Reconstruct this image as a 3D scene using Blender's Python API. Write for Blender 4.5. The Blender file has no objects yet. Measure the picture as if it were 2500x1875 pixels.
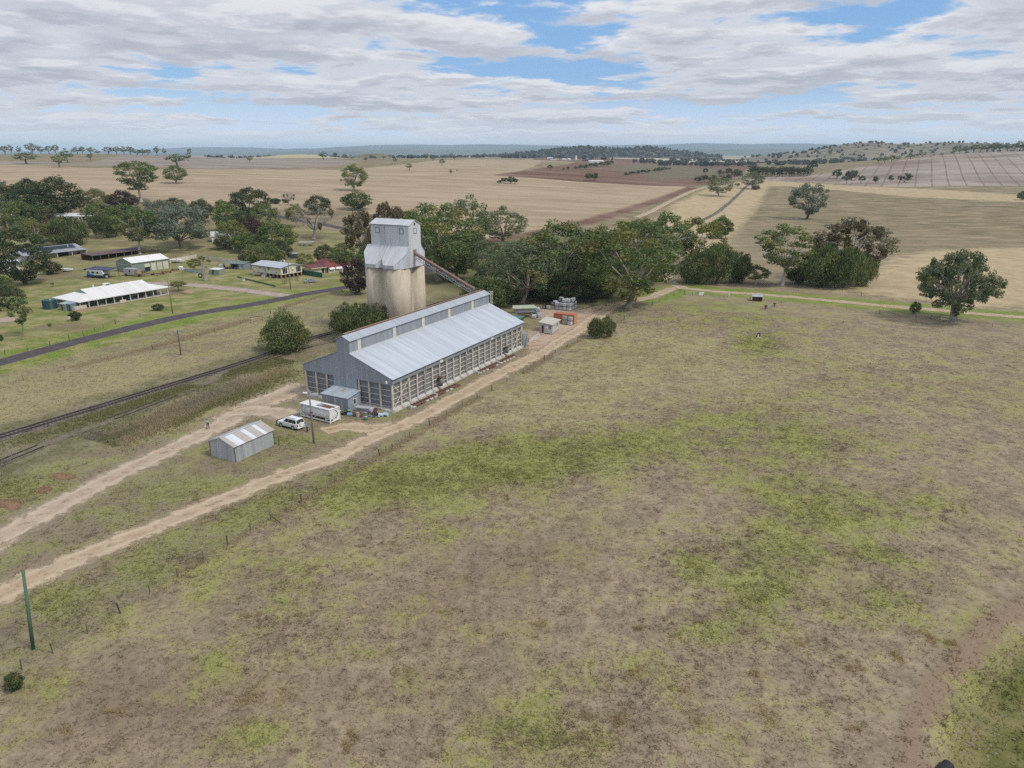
import bpy, math, random
import numpy as np
from mathutils import Vector, Matrix

SC = bpy.context.scene
COL = SC.collection
R = math.radians
# ------------------------------------------------------------------ camera
CAM_H, FPX, CX, CY, HOR = 44.0, 1735.0, 1250.0, 937.5, 378.0
PITCH = math.atan((CY - HOR) / FPX)
cam = bpy.data.cameras.new('camera'); camo = bpy.data.objects.new('camera', cam); COL.objects.link(camo)
camo.location = (0, 0, CAM_H); camo.rotation_euler = (math.pi / 2 - PITCH, 0, 0)
cam.sensor_width = 36.0; cam.lens = 36.0 * FPX / 2500.0
cam.clip_start = 0.5; cam.clip_end = 90000
SC.camera = camo
# ------------------------------------------------------------------ light, sky, exposure
SUN_EL, SUN_AZ = 52.0, 118.0          # degrees; azimuth clockwise from +Y
EXPOSURE = 0.58
SC.view_settings.view_transform = 'Standard'; SC.view_settings.look = 'None'
SC.view_settings.exposure = EXPOSURE; SC.view_settings.gamma = 1.0
SC.view_settings.use_curve_mapping = False
sun = bpy.data.lights.new('sun', 'SUN'); sun.energy = 1.5; sun.angle = R(10); sun.color = (1.0, 0.95, 0.87)
suno = bpy.data.objects.new('sun', sun); COL.objects.link(suno)
suno.rotation_euler = (R(90 - SUN_EL), 0, R(180 - SUN_AZ)); suno.location = (0, 0, 300)
SC.cycles.use_denoising = False
SC.cycles.max_bounces = 6; SC.cycles.diffuse_bounces = 3; SC.cycles.glossy_bounces = 2
SC.cycles.transparent_max_bounces = 6; SC.cycles.volume_bounces = 2
SC.cycles.caustics_reflective = False; SC.cycles.caustics_refractive = False

class NT:
    """Small helper for building node trees."""
    def __init__(s, tree): s.t = tree
    def n(s, typ, **kw):
        o = s.t.nodes.new(typ)
        for k, v in kw.items(): setattr(o, k, v)
        return o
    def put(s, sock, v):
        if v is None: return
        if hasattr(v, 'is_linked'): s.t.links.new(v, sock)
        elif isinstance(v, (tuple, list)):
            if sock.type == 'RGBA' and len(v) == 3: v = tuple(v) + (1,)
            sock.default_value = v
        else: sock.default_value = v
    def m(s, op, a, b=None, c=None, clamp=False):
        o = s.n('ShaderNodeMath', operation=op, use_clamp=clamp)
        s.put(o.inputs[0], a); s.put(o.inputs[1], b)
        if c is not None: s.put(o.inputs[2], c)
        return o.outputs[0]
    def vm(s, op, a, b=None):
        o = s.n('ShaderNodeVectorMath', operation=op); s.put(o.inputs[0], a)
        if b is not None:
            if op == 'SCALE': s.put(o.inputs['Scale'], b)
            else: s.put(o.inputs[1], b)
        return o.outputs[0]
    def mix(s, f, a, b, blend='MIX'):
        o = s.n('ShaderNodeMix', data_type='RGBA', blend_type=blend)
        s.put(o.inputs[0], f); s.put(o.inputs[6], a); s.put(o.inputs[7], b)
        return o.outputs[2]
    def noise(s, vec, scale, detail=2.0, rough=0.55, dim='3D', dist=0.0):
        o = s.n('ShaderNodeTexNoise', noise_dimensions=dim)
        s.put(o.inputs['Vector'], vec); o.inputs['Scale'].default_value = scale
        o.inputs['Detail'].default_value = detail; o.inputs['Roughness'].default_value = rough
        o.inputs['Distortion'].default_value = dist
        return o.outputs[0]
    def ss(s, x, lo, hi, a=0.0, b=1.0):
        o = s.n('ShaderNodeMapRange', interpolation_type='SMOOTHSTEP')
        s.put(o.inputs[0], x); s.put(o.inputs[1], lo); s.put(o.inputs[2], hi); s.put(o.inputs[3], a); s.put(o.inputs[4], b)
        return o.outputs[0]
    def attr(s, name):
        o = s.n('ShaderNodeAttribute', attribute_name=name); return o.outputs['Fac']
    def mapping(s, vec, scale=(1, 1, 1), rot=(0, 0, 0), loc=(0, 0, 0)):
        o = s.n('ShaderNodeMapping'); s.put(o.inputs[0], vec)
        o.inputs['Scale'].default_value = scale; o.inputs['Rotation'].default_value = rot; o.inputs['Location'].default_value = loc
        return o.outputs[0]
    def bump(s, h, strength, dist, nrm=None):
        o = s.n('ShaderNodeBump'); o.inputs['Strength'].default_value = strength; o.inputs['Distance'].default_value = dist
        s.put(o.inputs['Height'], h)
        if nrm is not None: s.put(o.inputs['Normal'], nrm)
        return o.outputs[0]

# world: physical sky with a broken layer of cumulus mapped on a flat cloud deck
W = bpy.data.worlds.new('World'); SC.world = W; W.use_nodes = True
w = NT(W.node_tree); W.node_tree.nodes.clear()
sky = w.n('ShaderNodeTexSky', sky_type='NISHITA'); sky.sun_disc = False
sky.sun_elevation = R(SUN_EL); sky.sun_rotation = R(SUN_AZ); sky.air_density = 1.0; sky.dust_density = 0.6; sky.ozone_density = 1.5
tc = w.n('ShaderNodeTexCoord'); d = tc.outputs['Generated']
sep = w.n('ShaderNodeSeparateXYZ'); w.put(sep.inputs[0], d)
zz = w.m('ADD', w.m('MAXIMUM', sep.outputs[2], 0.0), 0.075)
comb = w.n('ShaderNodeCombineXYZ'); w.put(comb.inputs[0], w.m('DIVIDE', sep.outputs[0], zz)); w.put(comb.inputs[1], w.m('DIVIDE', sep.outputs[1], zz))
CL_OFF = (14.1, -3.3, 8.0)
def cloudn(f):
    v = w.vm('ADD', w.vm('SCALE', comb.outputs[0], f), CL_OFF)
    big = w.noise(v, 0.38, 2.0, 0.5)
    mid = w.noise(v, 1.45, 8.0, 0.58, dist=0.1)
    bil = w.noise(v, 4.0, 5.0, 0.6)
    return w.m('ADD', w.m('ADD', w.m('MULTIPLY', big, 0.62), w.m('MULTIPLY', mid, 0.58)), w.m('MULTIPLY', bil, 0.14))
c0 = cloudn(1.0); c1 = cloudn(0.945); c2 = cloudn(1.06)
cover = w.ss(c0, 0.592, 0.665)
thick = w.ss(c0, 0.62, 0.80)
top = w.ss(w.m('SUBTRACT', c0, c1), 0.0, 0.075)
under = w.ss(w.m('SUBTRACT', c0, c2), 0.0, 0.085)
ccol = w.mix(thick, (0.63, 0.64, 0.685), (0.50, 0.505, 0.57))
ccol = w.mix(w.m('MULTIPLY', top, 0.62), ccol, (0.81, 0.805, 0.82))
ccol = w.mix(w.m('MULTIPLY', under, 0.5), ccol, (0.33, 0.345, 0.41))
elev = w.ss(sep.outputs[2], 0.0, 0.05)
ccol = w.mix(elev, (0.80, 0.86, 0.96), ccol)
SKYS = 0.084
ccol = w.vm('SCALE', ccol, 1.0 / 0.11)
gap = w.mix(0.65, sky.outputs[0], w.vm('SCALE', (0.15, 0.37, 0.74), 1.0 / 0.11))
hz_ = w.mix(w.ss(sep.outputs[2], 0.0, 0.10), w.vm('SCALE', (0.72, 0.82, 0.98), 1.0 / 0.11), gap)
tot = w.mix(w.m('MULTIPLY', cover, w.ss(sep.outputs[2], -0.01, 0.03, 0.5, 0.97)), hz_, ccol)
bg = w.n('ShaderNodeBackground'); w.put(bg.inputs[0], tot); bg.inputs[1].default_value = SKYS
out = w.n('ShaderNodeOutputWorld'); w.put(out.inputs[0], bg.outputs[0])

# ------------------------------------------------------------------ terrain
TU = [-300, 0, 300, 600, 900, 1200, 1500, 1700, 2000, 2300, 2500, 2800]
TY = [0, 300, 420, 500, 700, 1000, 1400, 2000, 3000, 5000, 9000, 30000]
TZ = [
 [0, 0, 6, 13, 29, 38, 49, 42, 36, 32, 30, 30],
 [0, 0, 6, 13, 28.5, 36.7, 46, 40, 36, 32, 30, 30],
 [0, 0, 5, 12, 27, 36, 44.5, 37, 34, 32, 30, 30],
 [0, 0, 4, 10, 23, 32, 37, 33, 30, 30, 30, 30],
 [0, 0, 3, 8, 18, 28, 37, 33, 30, 30, 30, 30],
 [0, 0, 1, 4, 14, 26, 36, 37, 31, 32, 30, 30],
 [0, 0, 0, 1, 7, 17, 21, 25, 28, 32, 30, 30],
 [0, 0, 0, 0, 2, 9, 11, 13, 18, 25, 28, 30],
 [0, 0, 0, 0, 0, 6, 27, 16, 22, 28, 30, 30],
 [0, 0, 0, 0, 0, 11, 49, 26, 26, 30, 30, 30],
 [0, 0, 0, 0, 0, 13, 57, 30, 28, 30, 30, 30],
 [0, 0, 0, 0, 0, 14, 60, 34, 28, 30, 30, 30]]
_tt = (np.array(TU) - 1250) / 1823.0
_ly = np.log(np.array(TY, float) + 60)
_gt = np.linspace(_tt[0], _tt[-1], 220); _gl = np.linspace(_ly[0], _ly[-1], 500)
_g1 = np.array([np.interp(_gl, _ly, row) for row in TZ])
_G = np.array([np.interp(_gt, _tt, _g1[:, j]) for j in range(500)]).T
def _blur(a, k, ax):
    n = int(k * 3); xs = np.arange(-n, n + 1); kr = np.exp(-xs * xs / (2 * k * k)); kr /= kr.sum()
    pd = [(0, 0), (0, 0)]; pd[ax] = (n, n); ap = np.pad(a, pd, mode='edge')
    return np.apply_along_axis(lambda r: np.convolve(r, kr, 'valid'), ax, ap)
_G = _blur(_blur(_G, 6, 0), 7, 1)
GULLY_D = [(2240, 1285), (2125, 1378), (2040, 1470), (1975, 1590), (1960, 1720), (2500, 1720), (2500, 1285)]
def flat(u, v):
    """Point of the level plane seen at picture position (u, v) of a 2212 wide picture."""
    u, v = u * 1.13020, v * 1.13020
    c, s = math.cos(PITCH), math.sin(PITCH)
    dx, dy, dz = (u - CX) / FPX, c + s * (CY - v) / FPX, -s + c * (CY - v) / FPX
    t = -CAM_H / dz
    return (dx * t, dy * t)
GULLY = np.array([flat(*q) for q in GULLY_D])
def sdf_poly(P, poly):
    """Signed distance, positive inside; P (n,2), poly (m,2)."""
    poly = np.asarray(poly, float); n = len(P); dmin = np.full(n, 1e18); ins = np.zeros(n, bool)
    for i in range(len(poly)):
        a = poly[i]; b = poly[(i + 1) % len(poly)]; e = b - a; wv = P - a
        h = np.clip((wv @ e) / (e @ e + 1e-9), 0, 1)
        q = wv - h[:, None] * e; dmin = np.minimum(dmin, (q * q).sum(1))
        c1 = (P[:, 1] >= a[1]) != (P[:, 1] >= b[1])
        with np.errstate(divide='ignore', invalid='ignore'):
            xi = a[0] + (P[:, 1] - a[1]) * e[0] / (e[1] if e[1] else 1e-9)
        ins ^= c1 & (P[:, 0] < xi)
    dd = np.sqrt(dmin); return np.where(ins, dd, -dd)
def dist_line(P, pts):
    pts = np.asarray(pts, float); dmin = np.full(len(P), 1e18)
    for a, b in zip(pts[:-1], pts[1:]):
        e = b - a; wv = P - a; h = np.clip((wv @ e) / (e @ e + 1e-9), 0, 1); q = wv - h[:, None] * e
        dmin = np.minimum(dmin, (q * q).sum(1))
    return np.sqrt(dmin)
def tz(x, y):
    x = np.asarray(x, float); y = np.asarray(y, float)
    yy = np.maximum(y, 1.0); t = np.clip(x / np.maximum(yy, 120.0), _gt[0], _gt[-1]); l = np.log(yy + 60)
    i = np.clip((t - _gt[0]) / (_gt[1] - _gt[0]), 0, 218.999); j = np.clip((l - _gl[0]) / (_gl[1] - _gl[0]), 0, 498.999)
    i0 = i.astype(int); j0 = j.astype(int); fi = i - i0; fj = j - j0
    z = (_G[i0, j0] * (1 - fi) * (1 - fj) + _G[i0 + 1, j0] * fi * (1 - fj) + _G[i0, j0 + 1] * (1 - fi) * fj + _G[i0 + 1, j0 + 1] * fi * fj)
    z = np.where(y < 300, 0, z * np.clip((y - 300) / 60, 0, 1))
    far = np.clip((y - 600) / 900, 0, 1)
    z = z + far * (2.2 * np.sin(x / 210 + 1.3) * np.sin(y / 330 + .4) + 1.2 * np.sin(x / 95 + y / 140))
    sh = z.shape; P = np.stack([x.ravel(), y.ravel()], 1); near = (P[:, 1] < 80) & (P[:, 1] > 10) & (P[:, 0] > 15) & (P[:, 0] < 140)
    if near.any():
        zz_ = z.ravel().copy(); s_ = sdf_poly(P[near], GULLY); k = np.clip((s_ + 1.2) / 6.0, 0, 1)
        zz_[near] -= 1.7 * k * k * (3 - 2 * k); z = zz_.reshape(sh)
    return z
_ys = np.exp(np.linspace(math.log(30), math.log(25000), 1600))
def at(u, v):
    """Where the sight line through (u, v) of a 2212 wide picture meets the terrain (the crest when it passes above)."""
    u, v = u * 1.13020, v * 1.13020
    c, s = math.cos(PITCH), math.sin(PITCH)
    dx, dy, dz = (u - CX) / FPX, c + s * (CY - v) / FPX, -s + c * (CY - v) / FPX
    t = _ys / dy; X = dx * t; Zr = CAM_H + dz * t; Zt = tz(X, _ys)
    hit = np.nonzero(Zr <= Zt)[0]
    if len(hit) and hit[0] > 0:
        k = hit[0]; a0 = Zr[k - 1] - Zt[k - 1]; a1 = Zr[k] - Zt[k]; f = a0 / (a0 - a1 + 1e-9)
        yq = _ys[k - 1] + f * (_ys[k] - _ys[k - 1])
    else:
        m = _ys < 3500; yq = _ys[m][np.argmax(((Zt - CAM_H) / _ys)[m])]
    xq = dx * yq / dy
    return Vector((xq, yq, float(tz(xq, yq))))
def zon(u, v, x, y):
    """Height at which the sight line through (u, v) passes over ground point (x, y)."""
    u, v = u * 1.13020, v * 1.13020
    c, s = math.cos(PITCH), math.sin(PITCH)
    dx, dy, dz = (u - CX) / FPX, c + s * (CY - v) / FPX, -s + c * (CY - v) / FPX
    return CAM_H + dz * (x * dx + y * dy) / (dx * dx + dy * dy)
def pxm(y, z=0.0):
    """Metres per pixel of the 2212 wide picture at depth y."""
    return 1.1302 * (y * math.cos(PITCH) + (CAM_H - z) * math.sin(PITCH)) / FPX

# ------------------------------------------------------------------ mesh and object helpers
def link(name, me, parent=None):
    o = bpy.data.objects.new(name, me); COL.objects.link(o)
    if parent is not None: o.parent = parent
    return o
def tag(o, label=None, cat=None, group=None, kind=None):
    if label: o['label'] = label
    if cat: o['category'] = cat
    if group: o['group'] = group
    if kind: o['kind'] = kind
    return o
def thing(name, label, cat, loc=(0, 0, 0), rz=0.0, group=None):
    o = bpy.data.objects.new(name, None); COL.objects.link(o); o.empty_display_size = 0.3
    o.location = loc; o.rotation_euler = (0, 0, rz); return tag(o, label, cat, group)
def mesh_np(name, V, F, mat, smooth=False):
    me = bpy.data.meshes.new(name); V = np.asarray(V, np.float32); F = np.asarray(F, np.int32); k = F.shape[1]
    me.vertices.add(len(V)); me.vertices.foreach_set('co', V.ravel())
    me.loops.add(F.size); me.loops.foreach_set('vertex_index', F.ravel())
    me.polygons.add(len(F)); me.polygons.foreach_set('loop_start', np.arange(0, F.size, k, dtype=np.int32))
    me.polygons.foreach_set('loop_total', np.full(len(F), k, np.int32))
    if smooth: me.polygons.foreach_set('use_smooth', np.ones(len(F), bool))
    me.update(calc_edges=True)
    if mat: me.materials.append(mat)
    return me
def fattr(me, name, arr):
    a = me.attributes.new(name, 'FLOAT', 'POINT'); a.data.foreach_set('value', np.asarray(arr, np.float32))
class MB:
    """Collects boxes, bars, tubes and sheets and links them as ONE mesh."""
    def __init__(s): s.v = []; s.f = []
    def add(s, vs, fs):
        k = len(s.v); s.v += [tuple(q) for q in vs]; s.f += [tuple(i + k for i in q) for q in fs]; return s
    def box(s, x0, y0, z0, x1, y1, z1):
        return s.add([(x0, y0, z0), (x1, y0, z0), (x1, y1, z0), (x0, y1, z0), (x0, y0, z1), (x1, y0, z1), (x1, y1, z1), (x0, y1, z1)],
                     [(0, 3, 2, 1), (4, 5, 6, 7), (0, 1, 5, 4), (1, 2, 6, 5), (2, 3, 7, 6), (3, 0, 4, 7)])
    def cbox(s, cx, cy, z0, sx, sy, sz): return s.box(cx - sx / 2, cy - sy / 2, z0, cx + sx / 2, cy + sy / 2, z0 + sz)
    def bbox(s, x0, y0, z0, x1, y1, z1, b):
        """Box with chamfered vertical edges and top rim."""
        def ring(e, z): return [(x0 + e + b, y0 + e, z), (x1 - e - b, y0 + e, z), (x1 - e, y0 + e + b, z), (x1 - e, y1 - e - b, z), (x1 - e - b, y1 - e, z), (x0 + e + b, y1 - e, z), (x0 + e, y1 - e - b, z), (x0 + e, y0 + e + b, z)]
        return s.loft([ring(0, z0), ring(0, z1 - b), ring(b, z1)])
    def loft(s, rings, cap0=True, cap1=True, closed=True):
        n = len(rings[0]); vs = [q for r in rings for q in r]; fs = []
        for i in range(len(rings) - 1):
            for j in range(n if closed else n - 1):
                a = i * n + j; b = i * n + (j + 1) % n; fs.append((a, b, b + n, a + n))
        if cap0 and closed: fs.append(tuple(range(n - 1, -1, -1)))
        if cap1 and closed: fs.append(tuple(range((len(rings) - 1) * n, len(rings) * n)))
        return s.add(vs, fs)
    def bar(s, p0, p1, wd=0.1, ht=None, up=(0, 0, 1)):
        ht = wd if ht is None else ht
        p0, p1 = Vector(p0), Vector(p1); dd = (p1 - p0).normalized(); u = Vector(up)
        if abs(dd.dot(u)) > 0.99: u = Vector((1, 0, 0))
        sx = dd.cross(u).normalized() * wd / 2; sy = sx.cross(dd).normalized() * ht / 2
        r = lambda q: [q - sx - sy, q + sx - sy, q + sx + sy, q - sx + sy]
        return s.loft([r(p0), r(p1)])
    def tube(s, pts, rad, n=8, cap=True):
        pts = [Vector(q) for q in pts]; rad = rad if isinstance(rad, (list, tuple)) else [rad] * len(pts); rings = []
        for i, q in enumerate(pts):
            dd = (pts[min(i + 1, len(pts) - 1)] - pts[max(i - 1, 0)]).normalized()
            u = Vector((0, 0, 1)) if abs(dd.z) < 0.95 else Vector((1, 0, 0))
            a = dd.cross(u).normalized(); b = a.cross(dd)
            rings.append([q + (a * math.cos(2 * math.pi * k / n) + b * math.sin(2 * math.pi * k / n)) * rad[i] for k in range(n)])
        return s.loft(rings, cap, cap)
    def cyl(s, x, y, z0, z1, r, n=16, r1=None): return s.tube([(x, y, z0), (x, y, z1)], [r, r if r1 is None else r1], n)
    def ball(s, c, rx, ry=None, rz=None, n=8, m=5):
        ry = ry or rx; rz = rz or rx; rings = []
        for i in range(1, m):
            a = math.pi * i / m
            rings.append([(c[0] + rx * math.sin(a) * math.cos(2 * math.pi * k / n), c[1] + ry * math.sin(a) * math.sin(2 * math.pi * k / n), c[2] - rz * math.cos(a)) for k in range(n)])
        return s.loft(rings)
    def prism(s, poly, axis, a0, a1):
        """Polygon in the plane across axis ('x' or 'y'; coordinates other-horizontal and z), extruded from a0 to a1."""
        f = (lambda a, q: (a, q[0], q[1])) if axis == 'x' else (lambda a, q: (q[0], a, q[1]))
        if axis == 'z': f = lambda a, q: (q[0], q[1], a)
        return s.loft([[f(a0, q) for q in poly], [f(a1, q) for q in poly]])
    def quad(s, a, b, c, d): return s.add([a, b, c, d], [(0, 1, 2, 3)])
    def slab(s, a, b, c, d, t):
        """Thick sheet: quad a b c d with thickness t below."""
        P = [Vector(q) for q in (a, b, c, d)]; nn = (P[1] - P[0]).cross(P[3] - P[0]).normalized()
        if nn.z < 0: P = P[::-1]; nn = -nn
        return s.loft([[q - nn * t for q in P], P])
    def mesh(s, name, mat, smooth=False):
        me = bpy.data.meshes.new(name); me.from_pydata([tuple(q) for q in s.v], [], s.f)
        if smooth: me.polygons.foreach_set('use_smooth', [True] * len(me.polygons))
        me.update()
        if mat: me.materials.append(mat)
        return me
    def build(s, name, mat, parent=None, smooth=False): return link(name, s.mesh(name, mat, smooth), parent)
def copy_tree(o, parent=None):
    c = o.copy(); COL.objects.link(c)
    if parent is not None: c.parent = parent
    for ch in list(o.children): copy_tree(ch, c)
    return c

# ------------------------------------------------------------------ materials
def new_mat(name):
    m = bpy.data.materials.new(name); m.use_nodes = True; t = NT(m.node_tree)
    b = m.node_tree.nodes['Principled BSDF']; return m, t, b
def M(name, col, rough=0.7, metal=0.0, var=0.12, vscale=1.5, stretch=(1, 1, 1), dirt=None, dirt_amt=0.5, dirt_scale=0.6, bump=0.0, bscale=20.0, spec=0.4):
    """Weathered surface: base colour with noise variation, optional patches of a second colour, fine relief."""
    m, t, b = new_mat(name); tcn = t.n('ShaderNodeTexCoord').outputs['Object']; v = t.mapping(tcn, stretch)
    rnd = t.n('ShaderNodeObjectInfo').outputs['Random']
    v = t.vm('ADD', v, t.vm('SCALE', (13.1, 7.7, 3.3), rnd))
    a = t.noise(v, vscale, 5, 0.65); k = t.ss(a, 0.25, 0.75, 1 - var, 1 + var)
    c = t.mix(1.0, col, k, 'MULTIPLY')
    if dirt: c = t.mix(t.m('MULTIPLY', t.ss(t.noise(v, dirt_scale, 6, 0.7), 0.5, 0.72), dirt_amt), c, dirt)
    t.put(b.inputs['Base Color'], c); b.inputs['Roughness'].default_value = rough; b.inputs['Metallic'].default_value = metal
    b.inputs['Specular IOR Level'].default_value = spec
    if bump: t.put(b.inputs['Normal'], t.bump(t.noise(v, bscale, 3), bump, 0.05))
    return m
def M_sheet(name, col, axis, period=0.38, rough=0.45, metal=0.0, dirt=(0.22, 0.15, 0.10), dirt_amt=0.3, var=0.10, depth=0.5, lines=0.12, streak=(0.8, 0.8, 0.06), spec=0.5):
    """Corrugated iron: ribs along the object axis across `axis` (0 x, 1 y), rain streaks and stains."""
    m, t, b = new_mat(name); tcn = t.n('ShaderNodeTexCoord').outputs['Object']
    sp = t.n('ShaderNodeSeparateXYZ'); t.put(sp.inputs[0], tcn); x = sp.outputs[axis]
    saw = t.m('ABSOLUTE', t.m('SINE', t.m('MULTIPLY', x, math.pi / period)))
    v = t.mapping(tcn, streak)
    a = t.noise(v, 2.2, 5, 0.65); k = t.ss(a, 0.25, 0.75, 1 - var, 1 + var)
    c = t.mix(1.0, col, k, 'MULTIPLY')
    c = t.mix(t.m('MULTIPLY', t.ss(saw, 0.0, 0.22, 1.0, 0.0), lines), c, (0.03, 0.03, 0.035))
    c = t.mix(t.m('MULTIPLY', t.ss(t.noise(v, 0.9, 7, 0.7), 0.52, 0.75), dirt_amt), c, dirt)
    pan = t.n('ShaderNodeTexWhiteNoise', noise_dimensions='1D'); t.put(pan.inputs[1], t.m('FLOOR', t.m('DIVIDE', x, 0.78)))
    c = t.mix(1.0, c, t.ss(pan.outputs[0], 0.0, 1.0, 0.93, 1.06), 'MULTIPLY')
    c = t.mix(1.0, c, t.ss(t.n('ShaderNodeObjectInfo').outputs['Random'], 0, 1, 0.88, 1.10), 'MULTIPLY')
    t.put(b.inputs['Base Color'], c); b.inputs['Roughness'].default_value = rough; b.inputs['Metallic'].default_value = metal
    b.inputs['Specular IOR Level'].default_value = spec
    t.put(b.inputs['Normal'], t.bump(saw, depth, 0.03))
    return m
# ------------------------------------------------------------------ ground layout (tracks, fields)
RR = random.Random(4)
def line_at(pts): return [tuple(at(*q)[:2]) for q in pts]
def smooth_line(pts, step):
    """Catmull-Rom through ground points, resampled every `step` metres."""
    P = [Vector(q).to_2d() for q in pts]; P = [P[0] * 2 - P[1]] + P + [P[-1] * 2 - P[-2]]; o = []
    for i in range(1, len(P) - 2):
        L = (P[i + 1] - P[i]).length; n = max(2, int(L / step))
        for k in range(n):
            t = k / n
            o.append(0.5 * ((2 * P[i]) + (P[i + 1] - P[i - 1]) * t + (2 * P[i - 1] - 5 * P[i] + 4 * P[i + 1] - P[i + 2]) * t * t + (3 * P[i] - P[i - 1] - 3 * P[i + 1] + P[i + 2]) * t ** 3))
    o.append(P[-2]); return [tuple(q) for q in o]
ROAD = smooth_line([flat(*q) for q in [(-160, 826), (0, 783), (200, 729), (400, 682), (560, 655), (655, 636), (745, 621), (840, 602), (930, 585)]], 3)
ROAD2 = smooth_line([flat(*q) for q in [(-120, 532), (0, 524), (92, 514), (180, 505), (300, 494), (420, 484), (530, 484), (630, 495), (760, 511), (860, 540), (930, 585)]], 5)
TRACK1 = smooth_line([flat(*q) for q in [(-90, 1210), (0, 1161), (131, 1090), (243, 1032), (372, 969), (425, 944), (508, 899), (570, 868), (612, 852), (660, 830)]], 1.2)
SPUR = smooth_line([flat(*q) for q in [(500, 890), (545, 888), (595, 890), (632, 899)]], 1.2)
APRON = smooth_line([flat(*q) for q in [(700, 932), (745, 922), (800, 926), (850, 922)]], 1.2)
TRACK2 = smooth_line([flat(*q) for q in [(-80, 1320), (0, 1285), (120, 1228), (252, 1172), (420, 1105), (525, 1062), (633, 1017), (716, 990), (824, 938), (901, 904), (978, 863), (1080, 806), (1170, 763), (1210, 737), (1257, 708), (1295, 680), (1333, 659), (1375, 648), (1416, 640)]], 1.2)
TRACK3 = smooth_line([flat(*q) for q in [(1405, 643), (1430, 632), (1465, 622), (1540, 629), (1680, 639), (1860, 656), (2035, 671), (2230, 687), (2500, 705)]], 2)
TRACK4 = smooth_line([flat(*q) for q in [(1478, 624), (1446, 607), (1440, 597), (1450, 585), (1452, 570)]], 2)
DRIVE = smooth_line([flat(*q) for q in [(300, 612), (365, 613), (430, 617), (520, 626), (580, 634), (630, 641)]], 2)
TRACK5 = smooth_line([tuple(at(*q)[:2]) for q in [(1375, 470), (1405, 458), (1450, 434), (1490, 415), (1515, 407), (1545, 400)]], 6)
RAIL = smooth_line([flat(*q) for q in [(-120, 989), (0, 946), (265, 865), (531, 783), (666, 735), (725, 718), (918, 665), (1000, 641), (1150, 594), (1330, 540), (1450, 503), (1540, 466)]] + [tuple(at(*q)[:2]) for q in [(1590, 425), (1618, 398), (1640, 385)]], 4)
RAIL2 = smooth_line([flat(*q) for q in [(-120, 1042), (0, 1000), (140, 944), (330, 873), (610, 766), (715, 738), (800, 712), (918, 670)]], 3)
YARD = [flat(*q) for q in [(1135, 775), (1128, 740), (1150, 715), (1170, 695), (1235, 690), (1265, 672), (1310, 662), (1292, 690), (1240, 715), (1190, 745)]]
YARD2 = [flat(*q) for q in [(1150, 668), (1180, 662), (1265, 665), (1310, 655), (1300, 672), (1255, 690), (1160, 690)]]
FENCE_D = [(-20, 1480), (115, 1412), (260, 1325), (384, 1246), (492, 1177), (584.7, 1123), (651, 1086), (724, 1042), (820, 987), (848, 970), (928, 920), (999, 878), (1062, 845), (1131, 806), (1225, 750), (1333, 699), (1360, 685), (1424, 653), (1469, 633)]
PADDOCK_FENCE = [flat(*q) for q in FENCE_D]
Z_RESV = [(-300, 1640)] + FENCE_D + [(1333, 650), (1130, 650), (900, 605), (760, 622), (640, 662), (400, 709), (200, 759), (0, 814), (-300, 900)]
Z_STUB = [(-700, 352), (0, 355), (180, 362), (330, 366), (560, 366), (760, 366), (900, 352), (1010, 344), (1170, 347), (1150, 362), (1100, 378), (1240, 391), (1400, 401), (1484, 403), (1440, 424), (1330, 463), (1200, 500), (1120, 512), (1000, 520), (860, 470), (700, 452), (600, 447), (480, 447), (380, 440), (200, 425), (-700, 445)]
Z_BROWN = [(1060, 378), (1145, 368), (1245, 350), (1150, 345), (1170, 340), (1300, 341), (1415, 346), (1425, 352), (1560, 350), (1640, 356), (1600, 378), (1560, 392), (1500, 403), (1380, 400), (1250, 393)]
Z_STRIP = [(1484, 405), (1512, 407), (1400, 446), (1300, 478), (1180, 506), (1030, 530), (1010, 522), (1180, 494), (1330, 455), (1440, 420)]
Z_PATCH = [(1300, 358), (1400, 354), (1470, 358), (1560, 365), (1575, 376), (1480, 384), (1420, 390), (1370, 372)]
Z_GREYHILL = [(1600, 388), (1660, 380), (1800, 372), (1900, 352), (2060, 330), (2212, 318), (2900, 305), (2900, 402), (2212, 402), (1960, 404), (1850, 402), (1760, 394), (1680, 391)]
Z_GREYFAR = [(-700, 330), (0, 348), (100, 350), (190, 353), (250, 338), (440, 338), (560, 342), (700, 343), (780, 348), (720, 360), (560, 363), (420, 364), (250, 358), (100, 357), (-700, 350)]
Z_GOLD = [(1930, 560), (2000, 543), (2120, 537), (2212, 536), (2700, 545), (2700, 690), (2212, 664), (2100, 662), (1960, 645), (1850, 632), (1760, 628), (1880, 600)]
Z_GOLD2 = [(1640, 384), (1690, 392), (1770, 397), (1900, 404), (2060, 412), (2300, 428), (2300, 440), (2100, 432), (1960, 425), (1800, 410), (1700, 402), (1640, 402)]
Z_RAILGRASS = [(1460, 440), (1545, 400), (1640, 386), (1665, 395), (1640, 440), (1590, 500), (1560, 560), (1480, 560), (1440, 500), (1400, 490)]
Z_TOWN = [(-900, 560), (-200, 520), (0, 500), (300, 480), (600, 480), (770, 505), (800, 560), (790, 600), (640, 660), (400, 707), (200, 757), (0, 812), (-200, 860), (-900, 1000)]
Z_FOREST = [(760, 560), (900, 520), (1100, 500), (1320, 520), (1460, 560), (1450, 600), (1350, 650), (1180, 655), (1060, 655), (960, 620), (900, 600)]
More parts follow.
